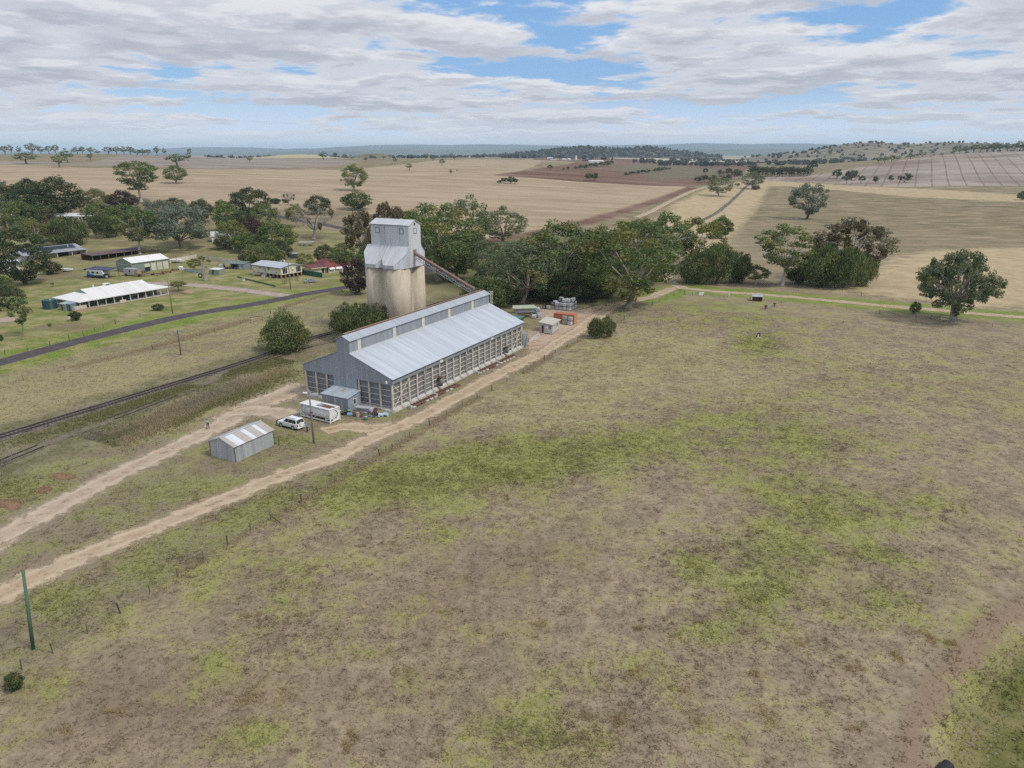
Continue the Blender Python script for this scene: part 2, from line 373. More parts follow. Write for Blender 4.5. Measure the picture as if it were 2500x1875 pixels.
# green, yellow-tan and dark patches: (u, v, half width, half height in picture px, weight)
G_GREEN = [(1900, 820, 260, 60, .2), (1500, 930, 330, 50, .12), (1850, 1020, 300, 110, .08), (1750, 1300, 330, 130, .1), (1250, 1520, 330, 110, .15), (650, 1350, 160, 80, .3), (960, 1130, 130, 50, .35), (760, 1050, 120, 40, .9), (900, 1030, 130, 45, 1.0), (1050, 1000, 140, 45, .9), (1210, 985, 160, 50, .8), (1400, 955, 120, 35, .6), (1600, 905, 160, 35, .45), (1750, 960, 170, 35, .5), (1600, 1020, 160, 40, .3), (1720, 1080, 110, 40, .55), (1850, 1120, 140, 30, .5), (2000, 1080, 120, 30, .4), (1500, 1210, 70, 50, .6), (1630, 1190, 60, 60, .6), (1720, 1190, 60, 45, .7), (1890, 1190, 70, 25, .8), (1560, 1350, 90, 45, .5), (1650, 1290, 80, 40, .5), (1900, 1300, 80, 40, .5), (2000, 1240, 80, 30, .3), (600, 1240, 120, 60, .45), (450, 1420, 90, 40, .35), (530, 1590, 100, 60, .5), (300, 1200, 160, 60, .7), (120, 1320, 120, 60, .6), (350, 1080, 160, 50, .55), (560, 1090, 110, 45, .75), (80, 1470, 80, 40, .5), (1640, 740, 60, 25, .9), (1450, 700, 90, 25, .3), (2150, 1430, 90, 70, .9), (2060, 1540, 60, 60, .6), (1220, 1600, 150, 40, .35), (1100, 1570, 100, 40, .3), (1520, 660, 120, 12, .8), (1600, 690, 90, 18, .5), (1800, 690, 120, 18, .3), (1400, 1450, 160, 40, .25), (90, 1050, 90, 28, .8), (30, 1060, 60, 28, .7), (520, 940, 110, 30, .5), (630, 960, 60, 20, .6)]
G_TAN = [(350, 800, 260, 45, .9), (100, 870, 200, 50, .9), (600, 715, 160, 35, .9), (300, 900, 200, 40, .6), (1400, 745, 150, 40, .9), (1300, 800, 130, 45, .8), (1520, 790, 130, 40, .6), (1200, 860, 120, 45, .7), (1600, 860, 160, 40, .6), (1060, 900, 90, 35, .6), (1780, 760, 160, 40, .5), (700, 1130, 90, 40, .4), (1850, 860, 150, 50, .4), (2100, 900, 120, 60, .3), (760, 1330, 160, 70, .3), (1250, 920, 120, 30, .5), (2000, 780, 130, 30, .35)]
G_DARK = [(450, 1480, 380, 110, .35), (150, 1590, 260, 90, .35), (1100, 1330, 260, 110, .25), (1300, 1620, 200, 60, .2), (1080, 1200, 160, 70, .7), (900, 1300, 200, 90, .6), (300, 1500, 220, 90, .8), (1250, 1180, 110, 60, .5), (900, 1500, 260, 80, .45), (1700, 870, 140, 25, .4), (1500, 850, 100, 25, .4), (2050, 960, 100, 40, .4), (1950, 1050, 90, 40, .4), (2150, 1350, 60, 30, .5), (1750, 1450, 120, 60, .4)]
def patches(P, lst):
    o = np.zeros(len(P))
    for (u, v, a, b, wt) in lst:
        c = np.array(flat(u, v)); e1 = np.array(flat(u + a, v)) - c; e2 = (np.array(flat(u, v - b)) - np.array(flat(u, v + b))) / 2
        q = P - c; det = e1[0] * e2[1] - e1[1] * e2[0]
        s = (q[:, 0] * e2[1] - q[:, 1] * e2[0]) / det; t_ = (e1[0] * q[:, 1] - e1[1] * q[:, 0]) / det
        o += wt * np.exp(-0.9 * (s * s + t_ * t_))
    return o
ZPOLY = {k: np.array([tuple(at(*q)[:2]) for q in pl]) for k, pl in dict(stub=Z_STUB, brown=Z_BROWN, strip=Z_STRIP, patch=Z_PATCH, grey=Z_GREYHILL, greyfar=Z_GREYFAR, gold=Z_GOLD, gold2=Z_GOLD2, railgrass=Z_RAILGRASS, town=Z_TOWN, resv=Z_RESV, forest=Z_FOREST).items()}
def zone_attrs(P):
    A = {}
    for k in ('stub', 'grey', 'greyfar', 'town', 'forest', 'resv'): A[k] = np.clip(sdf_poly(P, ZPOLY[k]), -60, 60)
    A['brown'] = np.clip(np.maximum(sdf_poly(P, ZPOLY['brown']), sdf_poly(P, ZPOLY['strip'])), -60, 60)
    A['patch'] = np.clip(sdf_poly(P, ZPOLY['patch']), -200, 60)
    A['gold'] = np.clip(np.maximum(np.maximum(sdf_poly(P, ZPOLY['gold']), sdf_poly(P, ZPOLY['gold2'])), sdf_poly(P, ZPOLY['railgrass'])), -60, 60)
    A['gully'] = np.clip(sdf_poly(P, GULLY), -30, 30)
    dr = np.minimum(dist_line(P, ROAD[::4]), dist_line(P, TRACK3[::6])); A['verge'] = np.clip(dr, 0, 60)
    dt = np.minimum(np.minimum(dist_line(P, TRACK1[::5]), dist_line(P, TRACK2[::6])), dist_line(P, SPUR[::4]))
    dt = np.minimum(dt, np.minimum(dist_line(P, TRACK3[::6]), dist_line(P, DRIVE[::3]))); A['track'] = np.clip(dt, 0, 60)
    dra = np.minimum(dist_line(P, RAIL[::4]), dist_line(P, RAIL2[::4])); A['rail'] = np.clip(dra, 0, 60)
    A['green'] = patches(P, G_GREEN); A['tan'] = patches(P, G_TAN); A['dark'] = patches(P, G_DARK)
    cy = np.hypot(P[:, 0], P[:, 1]); A['far'] = np.clip((cy - 250) / 300, 0, 1)
    A['vfar'] = np.clip((cy - 1500) / 500, 0, 1)
    return A
ZNAMES = ['stub', 'grey', 'greyfar', 'town', 'resv', 'forest', 'brown', 'patch', 'gold', 'gully', 'verge', 'track', 'rail', 'green', 'tan', 'dark', 'far', 'vfar']

def ground_colour(t, tuft=False):
    """Colour of the pasture and fields at a place; used by the ground sheet and by the grass that grows on it."""
    P = t.n('ShaderNodeNewGeometry').outputs['Position']
    A = {k: t.attr(k) for k in ZNAMES}
    n_big = t.noise(P, 0.035, 4, 0.6); n_mid = t.noise(P, 0.16, 5, 0.65); n_tuft = t.noise(P, 0.95, 6, 0.72); n_fine = t.noise(P, 3.6, 5, 0.78)
    n_edge = t.m('MULTIPLY', t.m('SUBTRACT', n_mid, 0.5), 9.0)
    def z(name, soft=1.5, shift=0.0, wob=1.0):
        return t.ss(t.m('ADD', t.m('ADD', A[name], t.m('MULTIPLY', n_edge, wob)), shift), -soft, soft)
    # dry pasture
    c = t.mix(t.ss(n_tuft, 0.33, 0.67), (0.228, 0.180, 0.122), (0.350, 0.288, 0.200))
    c = t.mix(t.ss(n_fine, 0.48, 0.75, 0, 0.55), c, (0.47, 0.40, 0.28))
    c = t.mix(t.ss(n_fine, 0.28, 0.45, 0.32, 0), c, (0.125, 0.10, 0.07))
    tanm = t.ss(t.m('ADD', t.m('MULTIPLY', A['tan'], 0.36), t.m('MULTIPLY', t.m('ADD', n_mid, n_tuft), 0.5)), 0.50, 0.85)
    c = t.mix(t.m('MULTIPLY', tanm, 0.8), c, t.mix(n_tuft, (0.25, 0.225, 0.115), (0.43, 0.385, 0.225)))
    darkm = t.ss(t.m('ADD', t.m('MULTIPLY', A['dark'], 0.3), n_mid), 0.55, 0.85)
    c = t.mix(t.m('MULTIPLY', darkm, 0.62), c, t.mix(n_fine, (0.135, 0.098, 0.064), (0.26, 0.20, 0.138)))
    olive = t.ss(t.m('ADD', t.m('MULTIPLY', n_big, 0.6), t.m('ADD', t.m('MULTIPLY', n_mid, 0.3), t.m('MULTIPLY', n_fine, 0.25))), 0.53, 0.72)
    c = t.mix(t.m('MULTIPLY', olive, 0.5), c, (0.235, 0.225, 0.095))
    gm = t.m('ADD', t.m('MULTIPLY', A['green'], 0.17), t.m('ADD', t.m('MULTIPLY', n_mid, 0.46), t.m('ADD', t.m('MULTIPLY', n_tuft, 0.30), t.m('MULTIPLY', n_fine, 0.24))))
    gmask = t.ss(gm, 0.508, 0.64)
    gcol = t.mix(t.ss(n_fine, 0.3, 0.7), (0.15, 0.17, 0.042), (0.31, 0.31, 0.10))
    gcol = t.mix(t.ss(n_tuft, 0.5, 0.7, 0, 0.5), gcol, (0.32, 0.295, 0.13))
    c = t.mix(t.m('MULTIPLY', gmask, 0.8), c, gcol)
    var = t.m('ADD', t.m('MULTIPLY', t.ss(n_mid, 0.30, 0.70), 0.6), t.m('MULTIPLY', t.ss(t.noise(P, 0.42, 4, 0.65), 0.30, 0.70), 0.4))
    c = t.mix(1.0, c, t.ss(var, 0.15, 0.85, 0.82, 1.16), 'MULTIPLY')
    # mown reserve between the paddock fence and the road: olive and grey brown
    rv = t.mix(t.ss(t.m('ADD', t.m('MULTIPLY', n_mid, 0.55), t.m('MULTIPLY', n_tuft, 0.45)), 0.40, 0.60), (0.25, 0.205, 0.145), (0.20, 0.195, 0.085))
    rv = t.mix(t.ss(n_fine, 0.42, 0.72, 0, 0.6), rv, (0.36, 0.325, 0.19)); rv = t.mix(t.ss(n_fine, 0.28, 0.44, 0.45, 0), rv, (0.105, 0.10, 0.05))
    rv = t.mix(1.0, rv, t.ss(var, 0.15, 0.85, 0.84, 1.14), 'MULTIPLY'); rv = t.mix(t.m('MULTIPLY', tanm, 0.55), rv, (0.39, 0.34, 0.19)); rv = t.mix(t.m('MULTIPLY', gmask, 0.55), rv, gcol)
    c = t.mix(z('resv', 0.8, 0.0, 0.12), c, rv)
    # bare margins along the wheel tracks
    bare = t.ss(t.m('ADD', A['track'], t.m('MULTIPLY', n_edge, 0.9)), 1.2, 5.5, 0.6, 0.0)
    c = t.mix(bare, c, t.mix(n_tuft, (0.23, 0.175, 0.125), (0.33, 0.26, 0.19)))
    # railway reserve: rank dead growth
    rl = t.ss(t.m('ADD', A['rail'], t.m('MULTIPLY', n_edge, 0.6)), 3.0, 10.0, 0.75, 0.0)
    rcol = t.mix(t.ss(n_mid, 0.4, 0.6), (0.13, 0.135, 0.055), t.mix(n_fine, (0.15, 0.125, 0.10), (0.30, 0.25, 0.18)))
    c = t.mix(rl, c, rcol)
    # mown town grass and road verges
    lawn = t.mix(t.ss(n_mid, 0.38, 0.62), (0.15, 0.19, 0.042), (0.33, 0.29, 0.145))
    lawn = t.mix(t.ss(n_big, 0.52, 0.62, 0, 0.75), lawn, (0.20, 0.145, 0.10))
    lawn = t.mix(t.ss(n_fine, 0.35, 0.7, 0, 0.35), lawn, (0.26, 0.25, 0.11))
    c = t.mix(z('town', 3.0), c, lawn)
    vg = t.ss(t.m('ADD', A['verge'], t.m('MULTIPLY', n_edge, 0.8)), 5.0, 12.0, 1.0, 0.0)
    vcol = t.mix(t.ss(n_mid, 0.42, 0.70), (0.17, 0.235, 0.042), (0.30, 0.285, 0.115))
    c = t.mix(t.m('MULTIPLY', vg, 0.9), c, vcol)
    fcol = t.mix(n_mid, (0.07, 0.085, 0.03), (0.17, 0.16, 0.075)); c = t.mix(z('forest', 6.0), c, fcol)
    # middle distance pasture beyond the lane
    midp = t.mix(t.ss(t.noise(t.mapping(P, (0.05, 0.11, 0.1)), 1.0, 5, 0.65), 0.42, 0.62), (0.20, 0.168, 0.098), (0.295, 0.24, 0.145))
    midp = t.mix(t.ss(t.noise(t.mapping(P, (0.022, 0.10, 0.1)), 1.0, 5, 0.7), 0.53, 0.64, 0, 0.9), midp, (0.375, 0.305, 0.20))
    midp = t.mix(t.ss(n_big, 0.5, 0.66, 0, 0.6), midp, (0.125, 0.115, 0.06))
    c = t.mix(A['far'], c, midp)
    gold = t.mix(t.ss(n_mid, 0.35, 0.68), (0.39, 0.305, 0.18), (0.50, 0.405, 0.255)); gold = t.mix(t.ss(n_fine, 0.5, 0.8, 0, 0.3), gold, (0.24, 0.18, 0.11))
    c = t.mix(z('gold', 5.0, 0.0, 2.2), c, gold)
    # far patchwork of paddocks
    vo = t.n('ShaderNodeTexVoronoi', distance='CHEBYCHEV'); t.put(vo.inputs['Vector'], t.mapping(P, (0.0016, 0.0011, 0.0), (0, 0, 0.35))); vo.inputs['Scale'].default_value = 1.0
    wn = t.n('ShaderNodeTexWhiteNoise', noise_dimensions='3D'); t.put(wn.inputs[0], vo.outputs['Color']); r1 = wn.outputs[0]
    fp = t.mix(t.ss(r1, 0.30, 0.32), (0.185, 0.165, 0.10), (0.40, 0.33, 0.235)); fp = t.mix(t.ss(r1, 0.62, 0.64), fp, (0.26, 0.215, 0.16)); fp = t.mix(t.ss(r1, 0.84, 0.86), fp, (0.47, 0.42, 0.28))
    fp = t.mix(t.ss(t.noise(P, 0.004, 5, 0.7), 0.55, 0.68, 0, 0.7), fp, (0.09, 0.095, 0.06))
    c = t.mix(A['vfar'], c, fp)
    # cropped stubble with drill rows and header trails
    sc = t.mix(t.ss(t.noise(t.mapping(P, (0.012, 0.05, 0.05), (0, 0, 0.25)), 1.0, 5, 0.65), 0.38, 0.64), (0.35, 0.268, 0.175), (0.46, 0.368, 0.25))
    wv = t.n('ShaderNodeTexWave', bands_direction='Y'); t.put(wv.inputs['Vector'], t.mapping(P, (0.03, 0.03, 0.03), (0, 0, 0.12))); wv.inputs['Scale'].default_value = 1.1; wv.inputs['Distortion'].default_value = 3.0; wv.inputs['Detail'].default_value = 3
    sc = t.mix(t.ss(wv.outputs[1], 0.0, 0.18, 0.32, 0.0), sc, (0.19, 0.135, 0.095))
    sc = t.mix(t.ss(t.noise(t.mapping(P, (0.004, 0.012, 0.0)), 1.0, 4, 0.6), 0.55, 0.72, 0, 0.5), sc, (0.46, 0.375, 0.25))
    sc = t.mix(t.ss(n_fine, 0.3, 0.6, 0.3, 0.0), sc, (0.24, 0.18, 0.125))
    c = t.mix(z('stub', 3.0, 0.0, 1.0), c, sc)
    gy = t.mix(t.ss(t.noise(t.mapping(P, (0.006, 0.02, 0.0)), 1.0, 5, 0.6), 0.4, 0.65), (0.255, 0.215, 0.18), (0.33, 0.28, 0.23))
    c = t.mix(z('greyfar', 4.0), c, gy)
    br = t.mix(t.ss(t.noise(t.mapping(P, (0.005, 0.02, 0.0), (0, 0, 0.3)), 1.0, 5, 0.65), 0.38, 0.64), (0.135, 0.068, 0.046), (0.215, 0.135, 0.098))
    c = t.mix(t.m('MULTIPLY', z('brown', 4.0, 0.0, 1.2), 0.9), c, br)
    c = t.mix(t.ss(t.m('ADD', A['patch'], t.m('MULTIPLY', n_edge, 5.0)), -25, 25, 0, 0.85), c, t.mix(n_big, (0.12, 0.11, 0.06), (0.22, 0.19, 0.13)))
    # ploughed hill: pale soil with paired contour-bank lines
    hg = t.mix(t.ss(t.noise(t.mapping(P, (0.01, 0.02, 0.0)), 1.0, 6, 0.65), 0.36, 0.64), (0.275, 0.225, 0.18), (0.385, 0.33, 0.275))
    for (rot, scl, dis) in ((0.50, 0.17, 0.7),):
        wv = t.n('ShaderNodeTexWave', bands_direction='X'); t.put(wv.inputs['Vector'], t.mapping(P, (0.05, 0.05, 0.0), (0, 0, rot))); wv.inputs['Scale'].default_value = scl * 2.0; wv.inputs['Distortion'].default_value = dis; wv.inputs['Detail'].default_value = 2; wv.inputs['Detail Scale'].default_value = 0.12
        hg = t.mix(t.m('MULTIPLY', t.ss(wv.outputs[1], 0.0, 0.05, 0.6, 0.0), t.ss(n_big, 0.3, 0.55, 0.4, 1.0)), hg, (0.115, 0.070, 0.055))
    hg = t.mix(t.ss(t.noise(P, 0.006, 3), 0.5, 0.62, 0, 0.55), hg, (0.17, 0.105, 0.08))
    c = t.mix(z('grey', 4.0), c, hg)
    # gully floor and its bare lip
    gl = t.mix(t.ss(n_mid, 0.4, 0.58), (0.125, 0.135, 0.042), (0.235, 0.20, 0.095)); gl = t.mix(t.ss(n_fine, 0.35, 0.7, 0, .5), gl, (0.15, 0.165, 0.05))
    c = t.mix(t.ss(t.m('ADD', A['gully'], t.m('MULTIPLY', n_edge, 0.35)), 1.5, 3.5), c, gl)
    lip_n = t.m('ADD', t.m('ADD', A['gully'], t.m('MULTIPLY', n_edge, 0.4)), t.m('MULTIPLY', t.m('SUBTRACT', n_tuft, 0.5), 3.5)); lip = t.m('MULTIPLY', t.ss(lip_n, -1.9, -0.7), t.ss(lip_n, 0.2, 1.4, 1.0, 0.0))
    c = t.mix(t.m('MULTIPLY', lip, 0.9), c, t.mix(n_fine, (0.17, 0.115, 0.08), (0.33, 0.25, 0.175)))
    h = t.m('ADD', t.m('MULTIPLY', n_tuft, 0.5), t.m('MULTIPLY', n_fine, 0.5))
    return c, h, A
def ground_mat():
    m, t, b = new_mat('pasture'); c, h, A = ground_colour(t)
    t.put(b.inputs['Base Color'], c); b.inputs['Roughness'].default_value = 0.95; b.inputs['Specular IOR Level'].default_value = 0.1
    k = t.ss(A['far'], 0.0, 1.0, 0.22, 0.06)
    bn = t.n('ShaderNodeBump'); t.put(bn.inputs['Height'], h); t.put(bn.inputs['Strength'], k); bn.inputs['Distance'].default_value = 0.35
    t.put(b.inputs['Normal'], bn.outputs[0]); return m
def make_ground():
    rs = [20.0]
    while rs[-1] < 42: rs.append(rs[-1] + 3.0)
    while rs[-1] < 130: rs.append(rs[-1] + 1.0)
    while rs[-1] < 30000: rs.append(rs[-1] * 1.013)
    front = np.radians(np.arange(-52, 52.01, 0.3)); back = np.radians(np.arange(56, 304.1, 4.0)); an = np.concatenate([front, back])
    rs = np.array(rs); nr, na = len(rs), len(an)
    X = rs[:, None] * np.sin(an)[None]; Y = rs[:, None] * np.cos(an)[None]
    Zr = tz(X, Y) * np.where(Y > 0, 1, 0); V = np.stack([X, Y, Zr], 2).reshape(-1, 3); V = np.concatenate([[[0, 0, 0]], V])
    i = np.arange(nr - 1)[:, None]; j = np.arange(na)[None]; jn = (j + 1) % na
    F = np.stack([1 + i * na + j + 0 * jn, 1 + i * na + jn, 1 + (i + 1) * na + jn, 1 + (i + 1) * na + j + 0 * jn], 2).reshape(-1, 4)[:, ::-1]
    C = np.stack([np.zeros(na, int), 1 + np.arange(na), 1 + (np.arange(na) + 1) % na, 1 + (np.arange(na) + 1) % na], 1)
    me = bpy.data.meshes.new('ground'); T = np.concatenate([F[:, [0, 1, 2]], F[:, [0, 2, 3]], C[:, [0, 2, 1]]])
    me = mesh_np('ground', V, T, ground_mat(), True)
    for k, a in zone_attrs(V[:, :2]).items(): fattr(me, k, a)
    return tag(link('ground', me), 'dry grass paddocks and far stubble fields', None, None, 'structure')
GROUND = make_ground()

def tree_speckle(t, P, scale, lo, hi):
    return t.ss(t.noise(P, scale, 4, 0.7), lo, hi)
def hill(name, prof, dist, depth, base, cols, label, spk=None, rough=6.0, seed=1):
    """A ridge of real relief: profile of (u in source px, top row) at `dist` metres."""
    rs = np.random.RandomState(seed); u = np.array([q[0] for q in prof], float); r = np.array([q[1] for q in prof], float)
    n = 260; uu = np.linspace(u[0], u[-1], n); rr = np.interp(uu, u, r); rr = np.convolve(np.pad(rr, 4, mode='edge'), np.ones(9) / 9, 'valid')
    top = CAM_H + (HOR - rr) * dist / 1915.0; t = (uu - 1250) / 1823.0
    ph = rs.rand(12) * 6.3; prof_s = np.linspace(-1, 1, 41); V = []
    for k in prof_s:
        y = dist + k * depth; fall = math.cos(abs(k) ** 0.85 * math.pi / 2) ** 1.25
        bump = sum(np.sin(t * (40 + 23 * q) * (1 + 0.2 * k) + k * (3 + q) + ph[q]) / (1 + 0.5 * q) for q in range(9))
        z = base + (top - base) * fall + bump * rough * 0.3 * min(1, fall * 2) * (1 - 0.75 * fall) 
        V.append(np.stack([t * dist * (y / dist), np.full(n, y), z], 1))
    V = np.concatenate(V); i = np.arange(40)[:, None]; j = np.arange(n - 1)[None]
    F = np.stack([i * n + j, i * n + j + 1, (i + 1) * n + j + 1, (i + 1) * n + j], 2).reshape(-1, 4)
    m, tt, b = new_mat(name); P = tt.n('ShaderNodeNewGeometry').outputs['Position']
    c = tt.mix(tt.ss(tt.noise(P, 0.0045, 6, 0.7), 0.38, 0.62), cols[0], cols[1])
    if spk: c = tt.mix(tree_speckle(tt, P, spk[0], spk[1], spk[2]), c, cols[2])
    tt.put(b.inputs['Base Color'], c); b.inputs['Roughness'].default_value = 1.0; b.inputs['Specular IOR Level'].default_value = 0.0
    return tag(link(name, mesh_np(name, V, F, m, True)), label, None, None, 'structure')
hill('mountains', [(-600, 370.7), (300, 368.2), (380, 363.4), (460, 359.7), (520, 357.3), (600, 360.9), (720, 363.4), (800, 360.9), (870, 356.0), (960, 353.6), (1050, 352.4), (1150, 354.2), (1200, 351.8), (1280, 353.6), (1400, 356.0), (1600, 353.6), (1650, 351.2), (1730, 348.7), (1800, 353.6), (1870, 351.2), (1940, 348.7), (2050, 353.6), (2150, 358.5), (2500, 358.5), (3200, 360.9)], 21000, 5000, 25, [(0.045, 0.06, 0.05), (0.09, 0.10, 0.075)], 'long blue mountain range on the horizon', rough=60)
hill('mountains', [(-600, 376), (500, 374), (700, 371), (860, 367), (1000, 365), (1150, 366), (1400, 366), (1700, 364), (1900, 365), (2200, 366), (3000, 370)], 14000, 2500, 25, [(0.05, 0.07, 0.05), (0.12, 0.12, 0.085)], 'lower blue foothills before the mountain range', rough=40, seed=7)
HILL_W = hill('hill', [(1180, 382), (1230, 378), (1300, 370), (1340, 366), (1400, 360), (1435, 357), (1470, 361), (1510, 364), (1540, 362), (1575, 358), (1610, 362), (1660, 368), (1700, 374), (1760, 382)], 4300, 700, 20, [(0.095, 0.088, 0.07), (0.17, 0.15, 0.115), (0.042, 0.046, 0.042)], 'wooded hill with two low summits', spk=(0.016, 0.42, 0.52), seed=2)
HILL_R = hill('hill', [(1830, 384), (1900, 377), (1950, 371), (2000, 364), (2065, 352), (2107, 348), (2161, 349), (2207, 353), (2265, 349), (2322, 348), (2380, 350), (2500, 353), (2700, 356), (3100, 372)], 3500, 900, 20, [(0.17, 0.148, 0.11), (0.28, 0.24, 0.18), (0.06, 0.062, 0.05)], 'long rocky hill dotted with scrub', spk=(0.02, 0.55, 0.64), seed=3)
hill('hill', [(800, 386), (840, 384), (875, 378), (905, 375), (930, 376), (960, 381), (1000, 384), (1040, 386)], 2900, 260, 24, [(0.17, 0.15, 0.10), (0.24, 0.20, 0.14), (0.1, 0.1, 0.06)], 'small rounded grassy hill in the distance', seed=5, rough=2)
hill('hill', [(560, 387), (640, 383), (690, 378), (730, 376.5), (770, 378), (810, 383), (860, 387)], 2500, 240, 24, [(0.42, 0.37, 0.22), (0.46, 0.42, 0.28), (0.1, 0.1, 0.06)], 'pale straw coloured rise in the distance', seed=6, rough=2)

# ------------------------------------------------------------------ roads, tracks, railway formation
def ribbon(name, line, width, mat, label, z=0.02, ragged=0.35, across=5, seed=0, crown=0.0, wfun=None):
    """A strip of road surface following the ground, its edges uneven."""
    rs = random.Random(seed); P = [Vector(q) for q in line]; V = []; E = []; n = len(P); wl = wr = 0.0
    for i, q in enumerate(P):
        dd = (P[min(i + 1, n - 1)] - P[max(i - 1, 0)]).normalized(); nn = Vector((-dd.y, dd.x))
        wl = wl * 0.7 + rs.uniform(-1, 1) * ragged; wr = wr * 0.7 + rs.uniform(-1, 1) * ragged
        wd = width if wfun is None else wfun(i / (n - 1)) * width
        for k in range(across):
            s = k / (across - 1) * 2 - 1; off = s * wd / 2 + (wl if s < 0 else wr) * abs(s)
            g = q + nn * off; V.append((g.x, g.y)); E.append(abs(s))
    V = np.array(V); Z = tz(V[:, 0], V[:, 1]) + z + crown * (1 - np.array(E) ** 2)
    i = np.arange(n - 1)[:, None]; j = np.arange(across - 1)[None]
    F = np.stack([i * across + j, i * across + j + 1, (i + 1) * across + j + 1, (i + 1) * across + j], 2).reshape(-1, 4)[:, ::-1]
    me = mesh_np(name, np.column_stack([V, Z]), F, mat); fattr(me, 'edge', E)
    return tag(link(name, me), label, None, None, 'structure')
def dirt_mat(name, c1, c2, c3, ruts=True, soft=True):
    m, t, b = new_mat(name); P = t.n('ShaderNodeNewGeometry').outputs['Position']; e = t.attr('edge')
    nm = t.noise(P, 0.35, 6, 0.7); nf = t.noise(P, 3.0, 4, 0.7)
    c = t.mix(t.ss(nm, 0.35, 0.65), c1, c2); c = t.mix(t.ss(nf, 0.5, 0.75, 0, 0.4), c, c3)
    c = t.mix(t.ss(t.noise(P, 0.12, 3), 0.55, 0.7, 0, 0.5), c, t.mix(1.0, c1, (1.1, 0.9, 0.75), 'MULTIPLY'))
    if ruts:
        rut = t.m('MULTIPLY', t.ss(e, 0.30, 0.45), t.ss(e, 0.55, 0.72, 1, 0)); c = t.mix(t.m('MULTIPLY', rut, 0.55), c, c3)
        weed = t.m('MULTIPLY', t.ss(e, 0.08, 0.34, 1, 0), t.ss(t.noise(P, 0.8, 6, 0.75), 0.50, 0.60)); c = t.mix(t.m('MULTIPLY', weed, 0.6), c, (0.19, 0.155, 0.095)); c = t.mix(t.m('MULTIPLY', t.ss(t.noise(P, 0.6, 6, 0.8), 0.58, 0.68), 0.5), c, (0.22, 0.17, 0.12))
    t.put(b.inputs['Base Color'], c); b.inputs['Roughness'].default_value = 0.95; b.inputs['Specular IOR Level'].default_value = 0.1
    t.put(b.inputs['Normal'], t.bump(nf, 0.25, 0.08))
    if soft:
        a = t.ss(t.m('ADD', e, t.m('MULTIPLY', t.m('SUBTRACT', t.noise(P, 0.55, 6, 0.75), 0.5), 2.6)), 0.5, 1.0, 1.0, 0.0); t.put(b.inputs['Alpha'], a)
    return m
DIRT = dirt_mat('dirt', (0.40, 0.318, 0.23), (0.49, 0.40, 0.295), (0.56, 0.465, 0.35))
DIRT_P = dirt_mat('pale dirt', (0.41, 0.315, 0.215), (0.50, 0.40, 0.28), (0.57, 0.465, 0.335))
GRAVEL = dirt_mat('gravel', (0.36, 0.29, 0.24), (0.44, 0.365, 0.31), (0.50, 0.425, 0.37), ruts=False)
BALLAST = dirt_mat('ballast', (0.15, 0.125, 0.115), (0.25, 0.215, 0.20), (0.32, 0.28, 0.26), ruts=False)
ASPH = dirt_mat('asphalt', (0.078, 0.070, 0.074), (0.105, 0.095, 0.098), (0.125, 0.115, 0.115), ruts=False, soft=False)
GEDGE = dirt_mat('road edge', (0.28, 0.235, 0.16), (0.36, 0.30, 0.21), (0.42, 0.35, 0.26), ruts=False)
ribbon('verge', ROAD, 8.0, GEDGE, 'narrow gravel shoulder of the sealed road', 0.012, 0.25, 5, 1)
ribbon('road', ROAD, 5.6, ASPH, 'narrow sealed asphalt road past the houses', 0.03, 0.06, 5, 2, 0.04)
ribbon('road', ROAD2, 6.5, ASPH, 'sealed road behind the town trees', 0.03, 0.05, 5, 3, 0.04)
ribbon('track', TRACK1, 6.4, DIRT, 'wide pale dirt track leading to the back of the grain shed', 0.016, 0.35, 9, 4, 0, lambda s: 1.0 + 0.75 * max(0, (s - 0.62)) / 0.38)
ribbon('track', SPUR, 7.5, DIRT, 'bare dirt turn off beside the white tank', 0.020, 0.5, 7, 5)
ribbon('track', APRON, 6.5, DIRT_P, 'bare scuffed dirt beside the tank container', 0.020, 0.5, 7, 15)
ribbon('track', TRACK2, 4.8, DIRT_P, 'pale two wheel dirt track along the paddock fence', 0.024, 0.3, 9, 6, 0, lambda s: 1.0 + 0.25 * s)
ribbon('track', TRACK3, 5.2, DIRT_P, 'dirt lane running across behind the paddock', 0.028, 0.3, 9, 7)
ribbon('track', TRACK4, 5.2, DIRT, 'dirt lane turning away between the big gums', 0.032, 0.3, 9, 8)
ribbon('driveway', DRIVE, 7.5, GRAVEL, 'gravel driveway from the road to the ranch house', 0.036, 0.25, 7, 9)
ribbon('track', TRACK5, 7.0, DIRT_P, 'straight dirt track beside the ploughed firebreak', 0.12, 0.2, 7, 10)
ribbon('ballast', RAIL, 4.6, BALLAST, 'stone ballast under the main railway line', 0.040, 0.35, 7, 11, 0.12)
ribbon('ballast', RAIL2, 2.6, dirt_mat('weedy ballast', (0.14, 0.125, 0.085), (0.21, 0.185, 0.125), (0.28, 0.25, 0.19), ruts=False), 'weedy ballast under the disused siding', 0.034, 0.5, 7, 12, 0.06)
